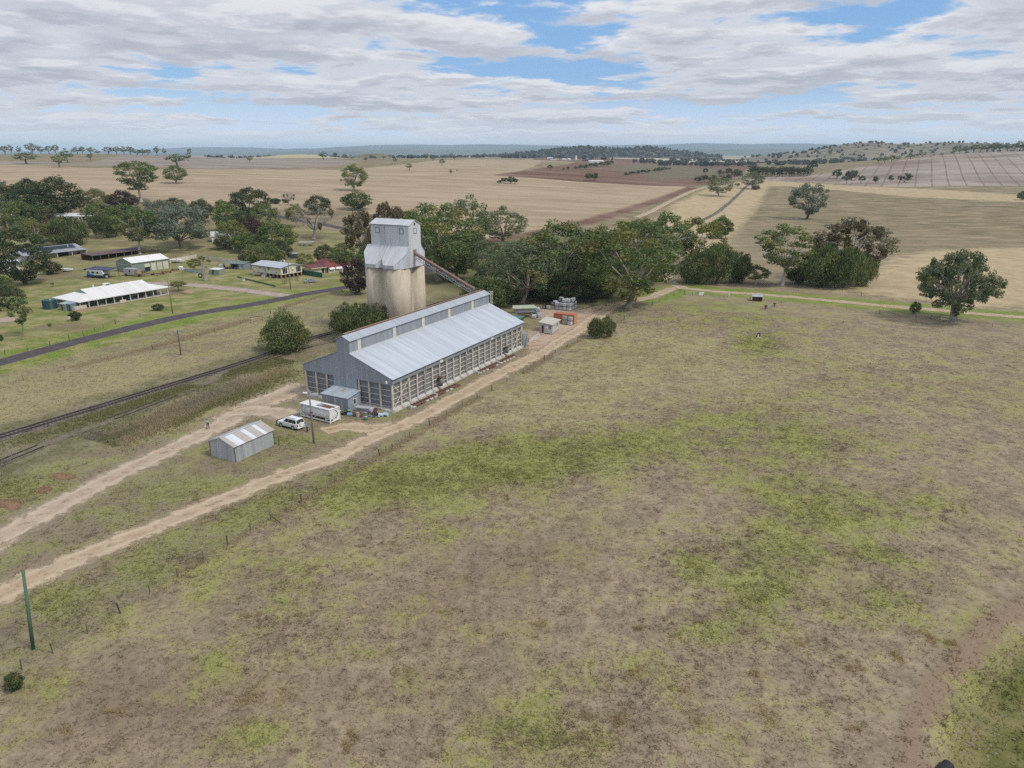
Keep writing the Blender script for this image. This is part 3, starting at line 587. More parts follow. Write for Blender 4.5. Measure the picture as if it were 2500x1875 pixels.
def patch(name, poly, mat, label, z=0.02, inner=0.7, outer=0.95):
    P = [Vector(q) for q in poly]; n = len(P); pts = smooth_line(list(poly) + [poly[0]], 1.0); c = sum((Vector(q) for q in pts), Vector((0, 0))) / len(pts); V = [(c.x, c.y)]; E = [0.0]; F = []
    m = len(pts); K = 6
    for k in range(1, K + 1):
        for q in pts: g = c + (Vector(q) - c) * (k / K); V.append((g.x, g.y)); E.append(outer if k == K else k / K * inner)
    for j in range(m): F.append((0, 1 + j, 1 + (j + 1) % m))
    for k in range(K - 1):
        for j in range(m): F.append((1 + k * m + j, 1 + (k + 1) * m + j, 1 + (k + 1) * m + (j + 1) % m, 1 + k * m + (j + 1) % m))
    me = bpy.data.meshes.new(name); me.from_pydata([(q[0], q[1], float(tz(q[0], q[1])) + z) for q in V], [], F); me.update(); me.materials.append(mat); fattr(me, 'edge', E)
    return tag(link(name, me), label, None, None, 'structure')
DIRT_Y = dirt_mat('yard dirt', (0.42, 0.31, 0.225), (0.50, 0.385, 0.29), (0.56, 0.45, 0.35), ruts=False)
patch('yard', YARD, DIRT_Y, 'bare dirt yard at the far end of the grain shed', 0.014)
patch('yard', YARD2, DIRT_Y, 'bare dirt yard under the stacked liquid totes', 0.018)
RED = dirt_mat('red soil', (0.225, 0.125, 0.08), (0.30, 0.19, 0.125), (0.36, 0.26, 0.175), ruts=False)
for k, (u, v, a, b_) in enumerate([(140, 1030, 34, 11), (95, 1058, 24, 9), (22, 1090, 40, 13)]):
    c0_ = flat(u, v); pts = []
    for q in range(12):
        an_ = q / 12 * 6.283; rr_ = 0.75 + 0.4 * RR.random(); pts.append(flat(u + a * math.cos(an_) * rr_, v + b_ * math.sin(an_) * rr_))
    patch('soil_scrape', pts, RED, ['long red soil scrape on the bank above the dirt track', 'small red soil scrape between two larger ones', 'red soil scrape at the edge of the picture'][k], 0.02, 0.85, 1.25)
# ------------------------------------------------------------------ palette
m_cream = M('cream paint', (0.66, 0.61, 0.51), 0.6, dirt=(0.30, 0.24, 0.17), dirt_amt=0.45, dirt_scale=1.2)
m_conc = M('concrete', (0.50, 0.47, 0.43), 0.9, dirt=(0.36, 0.25, 0.17), dirt_amt=0.7, dirt_scale=0.8, bump=0.3)
m_conc_w = M('white concrete', (0.54, 0.525, 0.50), 0.9, dirt=(0.36, 0.27, 0.19), dirt_amt=0.75, dirt_scale=0.9)
m_sheet_d = M_sheet('dark wall iron', (0.19, 0.205, 0.235), 0, 0.20, 0.55, dirt=(0.26, 0.26, 0.27), dirt_amt=0.5, lines=0.5)
m_sheet_dy = M_sheet('dark wall iron y', (0.205, 0.21, 0.225), 1, 0.20, 0.55, dirt=(0.26, 0.25, 0.25), dirt_amt=0.4, lines=0.5)
m_clad = M_sheet('grey gable iron', (0.31, 0.345, 0.39), 0, 0.40, 0.5, lines=0.35, dirt=(0.34, 0.36, 0.38), dirt_amt=0.3)
m_clady = M_sheet('grey side iron', (0.27, 0.30, 0.33), 1, 0.40, 0.5, lines=0.3, dirt=(0.33, 0.34, 0.35), dirt_amt=0.35)
m_roof = M_sheet('galvanised roof', (0.44, 0.485, 0.54), 1, 0.40, 0.48, lines=0.22, dirt=(0.40, 0.39, 0.375), dirt_amt=0.4, streak=(0.08, 0.7, 0.08), var=0.09, spec=0.35)
m_galv = M('galvanised steel', (0.46, 0.48, 0.50), 0.45, 0.2, dirt=(0.33, 0.30, 0.27), dirt_amt=0.4)
m_dark = M('dark grey steel', (0.075, 0.08, 0.088), 0.5)
m_black = M('black rubber', (0.018, 0.018, 0.02), 0.7, var=0.25)
m_glass = M('dark window glass', (0.018, 0.022, 0.028), 0.08, spec=0.8)
m_white = M('white paint', (0.78, 0.78, 0.77), 0.4, dirt=(0.55, 0.51, 0.46), dirt_amt=0.3)
m_whitep = M('white plastic', (0.80, 0.82, 0.83), 0.45, dirt=(0.60, 0.58, 0.54), dirt_amt=0.5, dirt_scale=1.6)
m_rust = M('rusty steel', (0.19, 0.085, 0.055), 0.85, dirt=(0.09, 0.055, 0.05), dirt_amt=0.7, dirt_scale=1.4, bump=0.3)
m_redrust = M('faded red paint', (0.20, 0.115, 0.10), 0.75, dirt=(0.36, 0.32, 0.30), dirt_amt=0.85, dirt_scale=2.2)
m_timber = M('weathered timber', (0.235, 0.205, 0.175), 0.9, stretch=(1, 1, 0.15), dirt=(0.12, 0.10, 0.085), dirt_amt=0.5)
m_timber_d = M('dark timber', (0.085, 0.068, 0.058), 0.9, stretch=(1, 1, 0.2))
m_brown = M('brown timber', (0.36, 0.27, 0.19), 0.85, dirt=(0.17, 0.12, 0.09), dirt_amt=0.6)
m_greenp = M('green stained post', (0.085, 0.165, 0.105), 0.85, stretch=(1, 1, 0.12), dirt=(0.22, 0.25, 0.19), dirt_amt=0.5)
m_blue = M('blue plastic', (0.22, 0.38, 0.58), 0.4, dirt=(0.5, 0.55, 0.6), dirt_amt=0.4)
m_greend = M('green drum paint', (0.05, 0.16, 0.09), 0.5)
m_orange = M_sheet('orange container steel', (0.46, 0.175, 0.085), 1, 0.27, 0.6, dirt=(0.33, 0.10, 0.06), dirt_amt=0.6, lines=0.25)
m_orange2 = M_sheet('faded orange steel', (0.58, 0.285, 0.12), 0, 0.27, 0.6, dirt=(0.40, 0.15, 0.07), dirt_amt=0.6, lines=0.25)
m_silo = None
def corner(B, X, Y, x, y): return (B[0] + X[0] * x + Y[0] * y, B[1] + X[1] * x + Y[1] * y)

# ------------------------------------------------------------------ grain shed
WRZ = R(-27.7); WB = (-39.386, 129.185)
WX = (math.cos(WRZ), math.sin(WRZ)); WY = (-math.sin(WRZ), math.cos(WRZ))
def wl(x, y): return corner(WB, WX, WY, x, y)
def make_grain_shed():
    t = thing('grain_shed', 'long grey corrugated grain shed with a raised ridge monitor and cream framed walls', 'shed', (WB[0], WB[1], 0), WRZ)
    W_, L_ = 20.48, 51.0
    b = MB(); b.loft([[(-.25, -.25, 0), (W_ + .25, -.25, 0), (W_ + .25, L_ + .25, 0), (-.25, L_ + .25, 0)], [(-.2, -.2, .34), (W_ + .2, -.2, .34), (W_ + .2, L_ + .2, .34), (-.2, L_ + .2, .34)], [(.38, .38, .62), (W_ - .38, .38, .62), (W_ - .38, L_ - .38, .62), (.38, L_ - .38, .62)]]); b.build('plinth', m_conc_w, t)
    # long side: posts, rails, sheets, pads (shared meshes)
    pad = MB().cbox(0, 0, 0, .75, .62, .5).mesh('pad', m_conc); post = MB().bbox(-.15, -.15, .48, .15, .15, 5.32, .03).mesh('post', m_cream)
    bay = 2.535; ys = [.16 + bay * k for k in range(21)]
    rail = MB().box(-.05, 0, -.055, .05, bay - .30, .055).mesh('rail', m_cream); sheet = MB().box(-.02, 0, .5, .02, bay - .04, 5.4).mesh('wall_panel', m_sheet_dy)
    def put(name, me, x, y, z=0.0): o = link(name, me, t); o.location = (x, y, z); return o
    for k, y in enumerate(ys):
        put('post', post, W_ - .16, y); put('pad', pad, W_ - .06, y)
        if k < 20:
            put('wall_panel', sheet, W_ - .42, y + .02)
            for z in (1.28, 2.25, 3.2, 4.15): put('rail', rail, W_ - .33, y + .15, z + RR.uniform(-.03, .03))
    for (y0, y1) in ((ys[0], ys[2]), (ys[18], ys[20])):
        for (za, zb) in ((5.2, .6), (.6, 5.2)): MB().bar((W_ - .02, y0, za), (W_ - .02, y1, zb), .11, .07).build('brace', m_cream, t)
    MB().box(.36, .38, .5, .42, L_ - .38, 5.4).build('wall_panel', m_sheet_dy, t)
    MB().box(.42, L_ - .42, .5, W_ - .46, L_ - .36, 5.4).build('wall_panel', m_sheet_d, t)
    # gable end: posts, rails, sheets
    gx = [.18, 2.72, 5.28, 12.9, 15.2, 17.7]
    for x in gx: put('post', post, x, .17); put('pad', pad, x, 0.08)
    for x0, x1 in ((.18, 2.72), (2.72, 5.28), (5.28, 7.16), (12.9, 15.2), (15.2, 17.7), (17.7, 20.32)):
        MB().box(x0 + .02, .40, .5, x1 - .02, .44, 5.2).build('wall_panel', m_sheet_d, t)
        for z in (.86, 1.8, 2.85, 3.95):
            MB().box(x0 + .16, .28, z - .05, x1 - .16, .38, z + .05).build('rail', m_cream, t)
    prof = [(-.12, 5.15), (7.16, 5.15), (7.16, 2.6), (12.67, 2.6), (12.67, 5.15), (W_ + .12, 5.15), (W_ + .12, 6.32), (11.4, 9.86), (11.4, 12.2), (9.95, 12.86), (8.5, 12.2), (8.5, 9.86), (-.12, 6.32)]
    MB().prism(prof, 'y', -.10, -.03).build('gable_cladding', m_clad, t)
    MB().box(7.2, -.085, .3, 12.63, -.035, 2.58).build('gable_cladding', m_clad, t)
    prof2 = [q for q in prof if q[1] != 2.6]
    MB().prism(prof2, 'y', L_ + .03, L_ + .10).build('gable_cladding', m_clad, t)
    # roofs
    def slope(name, xa, za, xb, zb, m, y0=-.28, y1=L_ + .3): return MB().slab((xa, y0, za), (xb, y0, zb), (xb, y1, zb), (xa, y1, za), .07).build(name, m, t)
    slope('roof', 11.42, 9.93, W_ + .45, 6.27, m_roof); slope('roof', -.45, 6.27, 8.48, 9.93, m_roof)
    slope('monitor_roof', 9.95, 12.98, 11.75, 12.16, m_roof); slope('monitor_roof', 8.15, 12.16, 9.94, 12.98, m_roof)
    mw = MB().box(11.34, 0, 9.8, 11.40, L_, 12.2).build('monitor_wall', m_clady, t); MB().box(8.5, 0, 9.8, 8.56, L_, 12.2).build('monitor_wall', m_clady, t)
    vent = MB().box(0, 0, 0, .05, .95, 2.05).mesh('vent_panel', m_cream)
    for y in (2.2, 12.9, 22.8, 32.8, 42.8): put('vent_panel', vent, 11.41, y, 10.02)
    MB().box(11.41, -.1, 9.86, 11.58, L_ + .1, 10.0).build('flashing', M('pale flashing', (0.55, 0.55, 0.53), .6), t)
    b = MB(); b.box(9.15, 1.0, 13.0, 9.55, L_, 13.06)
    for y in range(1, 51, 3): b.box(9.15, y, 12.6, 9.25, y + .1, 13.0)
    b.build('ridge_walkway', m_brown, t)
    MB().box(9.62, 2.0, 13.0, 9.80, L_, 13.12).build('ridge_beam', m_rust, t)
    # eave fascia, gutter, downpipes, signs
    MB().box(W_ + .06, -.1, 5.30, W_ + .12, L_ + .1, 6.22).build('fascia', m_clady, t); MB().box(-.12, -.1, 5.30, -.06, L_ + .1, 6.22).build('fascia', m_clady, t)
    MB().box(W_ + .13, -.25, 6.06, W_ + .36, L_ + .25, 6.20).build('gutter', m_dark, t)
    for y in (10.4, 25.6, 39.8): MB().tube([(W_ + .22, y, 6.05), (W_ + .22, y, 4.9), (W_ + .05, y - .15, 4.5), (W_ + .05, y - .15, .6)], .07, 6).build('downpipe', m_galv, t)
    for y in (15.3, 35.6): MB().box(W_ + .13, y, 5.36, W_ + .17, y + .95, 5.96).build('sign_plate', m_white, t)
    # lean-to room
    rm = MB(); rm.prism([(-3.7, 0), (-.12, 0), (-.12, 3.15), (-3.7, 2.68)], 'x', 7.35, 13.35); room = rm.build('porch_room', m_clad, t)
    MB().slab((7.1, -3.95, 2.74), (13.6, -3.95, 2.74), (13.6, -.11, 3.26), (7.1, -.11, 3.26), .06).build('roof', M_sheet('porch roof', (0.40, 0.45, 0.51), 0, .4, .5, lines=.25, streak=(.7, .08, .08)), room)
    MB().slab((10.0, -1.9, 3.028), (10.8, -1.9, 3.028), (10.8, -.75, 3.183), (10.0, -.75, 3.183), .02).build('rusty_patch', M('rust stain sheet', (.36, .29, .22), .8), room)
    for x in (8.45, 11.95): MB().box(x, -3.76, .05, x + .14, -3.7, 2.3).build('door_frame', m_cream, room)
    MB().box(8.45, -3.78, 2.3, 12.09, -3.7, 2.38).build('door_frame', m_galv, room)
    MB().box(8.6, -3.75, .05, 10.2, -3.71, 2.28).build('door', m_clad, room); MB().box(10.75, -3.75, .05, 11.94, -3.71, 2.28).build('door', m_clad, room); MB().box(10.21, -3.77, .05, 10.74, -3.71, 2.28).build('door_panel', M('pale door panel', (.46, .48, .49), .6), room)
    f = MB(); f.box(13.36, -2.3, 1.05, 13.42, -1.55, 1.15); f.box(13.36, -2.3, 2.05, 13.42, -1.55, 2.15); f.box(13.36, -2.3, 1.15, 13.42, -2.2, 2.05); f.box(13.36, -1.65, 1.15, 13.42, -1.55, 2.05); f.build('window_frame', m_white, room)
    MB().box(13.355, -2.2, 1.15, 13.385, -1.65, 2.05).build('pane', m_glass, room)
    lamp = MB(); lamp.bar((19.6, -.12, 6.15), (19.75, -.55, 6.05), .05); lamp.bar((18.9, -.13, 5.75), (19.6, -.13, 6.15), .03); lamp.build('lamp_bracket', m_dark, t)
    MB().bbox(19.6, -.75, 5.55, 19.92, -.5, 6.02, .06).build('floodlight', m_white, t)
    # end wall odds: leaning sheets and pale pipe rail
    MB().slab((W_ - .1, L_ + .2, 0), (W_ + .9, L_ + .2, 0), (W_ + .1, L_ + 2.6, 3.6), (W_ - .1, L_ + 2.6, 3.6), .08).build('end_sheeting', m_sheet_dy, t)
    MB().box(18.2, L_ + .2, 0, W_ + .2, L_ + 2.4, 3.3).build('end_annexe', m_clady, t)
    b = MB()
    for x in (10.3, 11.5):
        for y in (L_ + .6, L_ + 1.7): b.bar((x, y, 7.0), (x, y, 12.6), .09)
    for z in (8, 9, 10, 11, 12, 12.6):
        b.bar((10.3, L_ + .6, z), (11.5, L_ + .6, z), .06); b.bar((10.3, L_ + 1.7, z), (11.5, L_ + 1.7, z), .06); b.bar((11.5, L_ + .6, z), (11.5, L_ + 1.7, z), .06); b.bar((11.5, L_ + .6, z - .9), (11.5, L_ + 1.7, z), .05)
    for x in (10.3, 11.5): b.bar((x, L_ + .6, 0), (x, L_ + .6, 7.1), .09)
    b.build('elevator_frame', m_cream, t)
    return t
make_grain_shed()
def at_w(x, y, z=0.0): q = wl(x, y); return (q[0], q[1], z)
for (x, y, h, lab) in ((21.0, 14.8, 2.6, 'grey upright air duct with a rusty cap, nearer one against the long shed wall'), (20.95, 42.4, 2.2, 'grey air duct against the long shed wall, farther one')):
    t = thing('air_duct', lab, 'duct', at_w(x, y), WRZ, 'ducts along the shed wall')
    MB().cyl(0, 0, 0, .9, .42, 14).build('duct_base', m_conc_w, t, True); MB().cyl(0, 0, .9, h, .36, 14).build('duct_body', M('duct grey', (.20, .205, .21), .6), t, True); MB().cyl(0, 0, h, h + .22, .46, 14, .40).build('duct_cap', m_rust, t, True)
    MB().bar((-.3, 0, h - .4), (-1.0, 0, h - .4), .3).build('duct_elbow', m_dark, t)
# dismantled auger lengths lying along the shed wall
def auger(x, y0, y1, lab, seed):
    rs = random.Random(seed); t = thing('auger', lab, 'auger', at_w(x, y0), WRZ, 'rusty auger lengths along the shed'); L = y1 - y0
    tr = MB(); tr.loft([[(-.32, 0, .12), (.32, 0, .12), (.32, 0, .42), (.26, 0, .42), (.26, 0, .18), (-.26, 0, .18), (-.26, 0, .42), (-.32, 0, .42)], [(-.32 + .3, L, .12), (.32 + .3, L, .12), (.32 + .3, L, .42), (.26 + .3, L, .42), (.26 + .3, L, .18), (-.26 + .3, L, .18), (-.26 + .3, L, .42), (-.32 + .3, L, .42)]]); tr.build('trough', m_redrust, t)
    MB().tube([(.0, .1, .42), (.3, L - .1, .42)], .07, 6).build('shaft', m_rust, t)
    fl = MB(); k = 0
    yq = .4
    while yq < L - .3:
        xo = .3 * yq / L; fl.cbox(xo, yq, .3, .62, .10, .28); yq += .85
    o = fl.build('flighting', m_rust, t); o['kind'] = 'stuff'
    n = 0
    yq = .25
    while yq < L - .3:
        xo = .3 * yq / L; MB().cbox(xo + .52, yq, .05, .30, .95, .20).build('cover', m_conc_w if rs.random() < .6 else m_rust, t); yq += 1.35; n += 1
    e = MB(); e.bbox(-.45, -.5, 0, .45, .05, .5, .06); e.build('end_box', m_galv, t)
    s = MB()
    for yq in (1.0, L * .5, L - 1.0): s.cbox(.15, yq, 0, .9, .15, .12)
    s.build('bearer', m_timber, t)
auger(21.75, 3.6, 11.3, 'rusty auger trough lying by the near end of the long shed wall', 1)
auger(21.95, 11.6, 19.0, 'rusty auger trough in line beyond the first one, past the air duct', 2)
auger(21.75, 27.8, 36.0, 'pale sided auger trough halfway along the long shed wall', 3)
auger(22.1, 36.4, 43.6, 'auger trough lying farthest along the long shed wall', 4)

# ------------------------------------------------------------------ silo with headhouse and conveyor
def silo_mat():
    m, t, b = new_mat('old board formed concrete'); v = t.n('ShaderNodeTexCoord').outputs['Object']
    c = t.mix(t.ss(t.noise(t.mapping(v, (.5, .5, .12)), 1.0, 6, .65), .3, .7), (0.50, 0.425, 0.315), (0.66, 0.575, 0.45))
    c = t.mix(t.ss(t.noise(t.mapping(v, (1.6, 1.6, .10)), 1.0, 6, .7), .54, .74, 0, .4), c, (0.40, 0.335, 0.25))
    sp = t.n('ShaderNodeSeparateXYZ'); t.put(sp.inputs[0], v); band = t.m('ABSOLUTE', t.m('SINE', t.m('MULTIPLY', sp.outputs[2], math.pi / 1.5)))
    c = t.mix(t.ss(band, 0, .10, .16, 0), c, (0.25, 0.22, 0.18))
    top = t.m('MULTIPLY', t.ss(sp.outputs[2], 10, 17.8), t.ss(t.noise(t.mapping(v, (1.2, 1.2, .15)), 1.0, 5), .5, .66)); c = t.mix(t.m('MULTIPLY', top, .4), c, (0.26, 0.22, 0.18))
    t.put(b.inputs['Base Color'], c); b.inputs['Roughness'].default_value = .95
    t.put(b.inputs['Normal'], t.bump(t.noise(v, 6, 4), .25, .08)); return m
def make_silo():
    off, s = 15.6, 50.6
    cx, cy = wl(-off + .0, s); t = thing('grain_silo', 'tall concrete grain silo of four joined bins with an iron headhouse on top', 'silo', (cx, cy, 0), WRZ)
    ms = silo_mat(); D = 6.15; r = D / 2; hc = 17.7; c = [(-r, -r), (r, -r), (r, r), (-r, r)]
    for (x, y) in c: MB().cyl(x, y, 0, hc, r, 36).build('bin', ms, t, True)
    for (x, y, sx, sy) in ((0, -r - .6, 2.6, 2.2), (r + .6, 0, 2.2, 2.6), (0, r + .6, 2.6, 2.2), (-r - .6, 0, 2.2, 2.6)): MB().cbox(x, y, 0, sx, sy, hc - .02).build('infill_wall', ms, t)
    m_ir = M_sheet('silo wall iron x', (0.58, 0.595, 0.62), 0, .38, .55, lines=.22, dirt=(.34, .33, .32), dirt_amt=.4, var=.14); m_iry = M_sheet('silo wall iron y', (0.58, 0.595, 0.62), 1, .38, .55, lines=.22, dirt=(.34, .33, .32), dirt_amt=.4, var=.14)
    m_irr = M_sheet('silo roof iron', (0.54, 0.555, 0.585), 0, .5, .5, lines=.14, dirt=(.36, .33, .31), dirt_amt=.55, streak=(.7, .1, .1), var=.14)
    e = 2 * r + .35; hz0, hz1 = hc + .55, 22.6; k = (hz1 - hz0) / (e - 2.5)
    def zr(y): return min(hz1, hz0 + (e - abs(y)) * k)
    # chamfered eaves following the bins, with a dip between the two bins on each long side
    half = [(-e + .1, -2.5), (-e + .1, -e + 2.3), (-e + 2.2, -e), (-1.15, -e), (0, -e + 1.25), (1.15, -e), (e - 2.2, -e), (e - .1, -e + 2.3), (e - .1, -2.5)]
    for sg in (1, -1):
        pts = [(x * sg, y * sg) for x, y in half]; up = [(x, y, zr(y)) for x, y in pts]; lo = [(x, y, zr(y) - .12) for x, y in pts]
        MB().loft([lo, up]).build('skirt_roof', m_irr, t)
        for a, b_ in zip(half[:-1], half[1:]):
            pa, pb = (a[0] * .985 * sg, a[1] * .985 * sg), (b_[0] * .985 * sg, b_[1] * .985 * sg); z0 = hc - .35
            za, zb = zr(a[1]) - .13, zr(b_[1]) - .13
            MB().loft([[(pa[0], pa[1], z0), (pb[0], pb[1], z0), (pb[0], pb[1], zb), (pa[0], pa[1], za)], [(pa[0] * .985, pa[1] * .985, z0), (pb[0] * .985, pb[1] * .985, z0), (pb[0] * .985, pb[1] * .985, zb), (pa[0] * .985, pa[1] * .985, za)]]).build('skirt_wall', m_iry if abs(a[0] - b_[0]) < abs(a[1] - b_[1]) else m_ir, t)
        MB().slab((0 - .12, -sg * (e - 1.2), zr(e - 1.2) + .08), (.12, -sg * (e - 1.2), zr(e - 1.2) + .08), (.12, -sg * 2.6, hz1 + .06), (-.12, -sg * 2.6, hz1 + .06), .1).build('valley_cap', m_galv, t)
    x0, x1, yw = -e + 1.35, e - .14, 2.48; ze, zp = 27.7, 28.75
    for x in (x0, x1): MB().prism([(-yw, hc - .3 if x == x1 else hz1 - 1), (yw, hc - .3 if x == x1 else hz1 - 1), (yw, ze), (0, zp), (-yw, ze)], 'x', x - .05, x + .05).build('headhouse_wall', m_iry, t)
    for y in (-yw, yw): MB().box(x0, y - .04, hz1 - .6, x1, y + .04, ze).build('headhouse_wall', m_ir, t)
    for sg in (1, -1): MB().slab((x0 - .3, sg * (yw + .3), ze - .06), (x1 + .35, sg * (yw + .3), ze - .06), (x1 + .35, 0, zp + .1), (x0 - .3, 0, zp + .1), .06).build('headhouse_roof', m_irr, t)
    MB().box(x0, -yw - .35, ze - .16, x1, -yw - .22, ze - .05).build('gutter', m_dark, t)
    def win(x, y, ax, w=1.0, h=1.15, z=25.6):
        f = MB(); g = MB(); a = lambda p, q: (p - .07, q)
        if ax == 'y':
            for (u0, u1, v0, v1) in ((-w / 2 - .12, w / 2 + .12, -.12, 0), (-w / 2 - .12, w / 2 + .12, h, h + .12), (-w / 2 - .12, -w / 2, 0, h), (w / 2, w / 2 + .12, 0, h)): f.box(x + u0, y - .10, z + v0, x + u1, y - .04, z + v1)
            g.box(x - w / 2, y - .07, z, x + w / 2, y - .045, z + h)
        else:
            for (u0, u1, v0, v1) in ((-w / 2 - .12, w / 2 + .12, -.12, 0), (-w / 2 - .12, w / 2 + .12, h, h + .12), (-w / 2 - .12, -w / 2, 0, h), (w / 2, w / 2 + .12, 0, h)): f.box(x + .05, y + u0, z + v0, x + .11, y + u1, z + v1)
            g.box(x + .055, y - w / 2, z, x + .08, y + w / 2, z + h)
        fo = f.build('window_frame', m_dark, t); g.build('pane', M('dusty pane', (.62, .66, .70), .3), fo)
    win(x0 + 2.1, -yw, 'y'); win(x1 - 2.1, -yw, 'y'); win(x1, 0.15, 'x')
    MB().box(x1 + .05, -.3, 27.5, x1 + .09, .3, 28.1).build('gable_vent', m_dark, t)
    MB().tube([(x0 + 4.3, -yw - .1, ze - .2), (x0 + 4.3, -yw - .1, hz1 + .3)], .06, 6).build('downpipe', m_galv, t)
    for x in (-5.75, -5.35, .75): MB().tube([(x, -r - math.sqrt(max(.01, r * r - (x - (-r if x < 0 else r)) ** 2)) - .1, .2), (x, -r - math.sqrt(max(.01, r * r - (x - (-r if x < 0 else r)) ** 2)) - .1, hc)], .09, 6).build('downpipe', m_white, t)
    # intake roof at the foot, facing the shed
    b = MB(); b.slab((e - .2, -1.0, 5.6), (e + 3.3, -1.0, 4.4), (e + 3.3, 4.2, 4.4), (e - .2, 4.2, 5.6), .08); b.build('intake_roof', m_irr, t)
    b = MB(); [b.bar((e + 3.1, y, 0), (e + 3.1, y, 4.35), .15) for y in (-.8, 4.0)]; b.build('intake_posts', m_timber, t)
    MB().cbox(e + 1.4, -.9, 0, 2.6, .08, 4.4).build('intake_wall', m_irr, t)
    return (cx, cy), e, x1
(SX, SY), SE, SX1 = make_silo()
def make_conveyor():
    a = Vector((*wl(-15.6 + SE - .3, 50.2), 20.6)); b = Vector((*wl(9.75, 47.2), 13.5))
    t = thing('conveyor', 'rusty red inclined conveyor running from the silo down to the shed ridge', 'conveyor', a)
    a0 = Vector((0, 0, 0)); b0 = b - a; dd = b0.normalized(); sd = dd.cross(Vector((0, 0, 1))).normalized() * .55; up = Vector((0, 0, 1))
    MB().bar(a0 + up * .25, b0 + up * .25, 0.8, .42).build('conveyor_box', m_redrust, t); MB().bar(a0 + up * .49, b0 + up * .49, .92, .05).build('conveyor_cover', m_redrust, t)
    for sg in (1, -1):
        w_ = MB(); w_.bar(a0 + sd * sg - up * .9, b0 + sd * sg - up * .9, .09); n = 14
        for k in range(n):
            p0 = a0 + b0 * (k / n) + sd * sg; p1 = a0 + b0 * ((k + 1) / n) + sd * sg
            w_.bar(p0, p1 - up * .9, .06) if k % 2 == 0 else w_.bar(p0 - up * .9, p1, .06); w_.bar(p1, p1 - up * .9, .06)
        w_.build('truss_side', m_galv, t)
    w_ = MB()
    for k in range(15): p = a0 + b0 * (k / 14); w_.bar(p + sd - up * .9, p - sd - up * .9, .06)
    w_.build('cross_ties', m_galv, t)
    MB().cbox(-.1, 0.1, -.2, 1.4, 1.4, 1.3).build('head_box', m_brown, t)
    ft = MB(); p = b0 + Vector((0, 0, 0)); ft.bar(p + sd - up * .8, p + sd * 2.2 - up * 1.9, .12); ft.bar(p - sd - up * .8, p - sd * 1.6 - up * 1.9, .12); ft.build('foot_frame', m_rust, t)
make_conveyor()

# ------------------------------------------------------------------ small iron shed
def make_iron_shed():
    a = (-46.2, 100.45); rz = R(-27.7); t = thing('iron_shed', 'small gabled silver iron shed with streaky pale roof sheets beside the dirt track', 'shed', (a[0], a[1], 0), rz)
    Wd, L, h, pk = 5.35, 7.75, 2.62, 3.55
    mw = M_sheet('silver wall iron x', (0.42, 0.435, 0.45), 0, .3, .5, lines=.3, dirt=(.58, .60, .62), dirt_amt=.55, var=.16); mwy = M_sheet('silver wall iron y', (0.42, 0.435, 0.45), 1, .3, .5, lines=.3, dirt=(.58, .60, .62), dirt_amt=.55, var=.16)
    for y in (0, L - .05): MB().prism([(0, 0), (Wd, 0), (Wd, h), (Wd / 2, pk), (0, h)], 'y', y, y + .05).build('gable_wall', mw, t)
    for x in (0, Wd - .05): MB().box(x, .06, 0, x + .05, L - .06, h).build('side_wall', mwy, t)
    cols = [(.43, .40, .36), (.62, .66, .71), (.66, .70, .74), (.42, .395, .35), (.44, .41, .36), (.64, .68, .73), (.42, .40, .355), (.45, .42, .37), (.67, .70, .75), (.43, .40, .36), (.41, .385, .345)]
    mm = {}
    for sg in (0, 1):
        n = len(cols); wd = (L + .4) / n
        for k, c in enumerate(cols):
            cc = c if sg == 0 else (.44, .43, .41); key = cc
            if key not in mm: mm[key] = M('roof sheet', cc, .45, var=.08, dirt=(.50, .49, .47) if cc[0] > .5 else (.36, .33, .29), dirt_amt=.6, dirt_scale=1.3)
            y0 = -.2 + k * wd; xe = Wd + .25 if sg == 0 else -.25; zo = .012 * (k % 2)
            MB().slab((xe, y0 - .02, h - .05 + zo), (xe, y0 + wd + .02, h - .05 + zo), (Wd / 2, y0 + wd + .02, pk + .06 + zo), (Wd / 2, y0 - .02, pk + .06 + zo), .03).build('roof_sheet', mm[key], t)
    MB().prism([(Wd / 2 - .25, pk + .03), (Wd / 2, pk + .14), (Wd / 2 + .25, pk + .03)], 'y', -.2, L + .2).build('ridge_cap', m_galv, t)
    for (x, y) in ((-.03, -.03), (Wd - .06, -.03), (Wd - .06, L - .06)): MB().box(x, y, 0, x + .1, y + .1, h - .08).build('corner_flashing', m_dark, t)
    for sg in (-1, 1): MB().bar((Wd / 2, -.22, pk + .0), (Wd / 2 + sg * (Wd / 2 + .22), -.22, h - .12), .06, .14).build('barge_board', m_galv, t)
make_iron_shed()

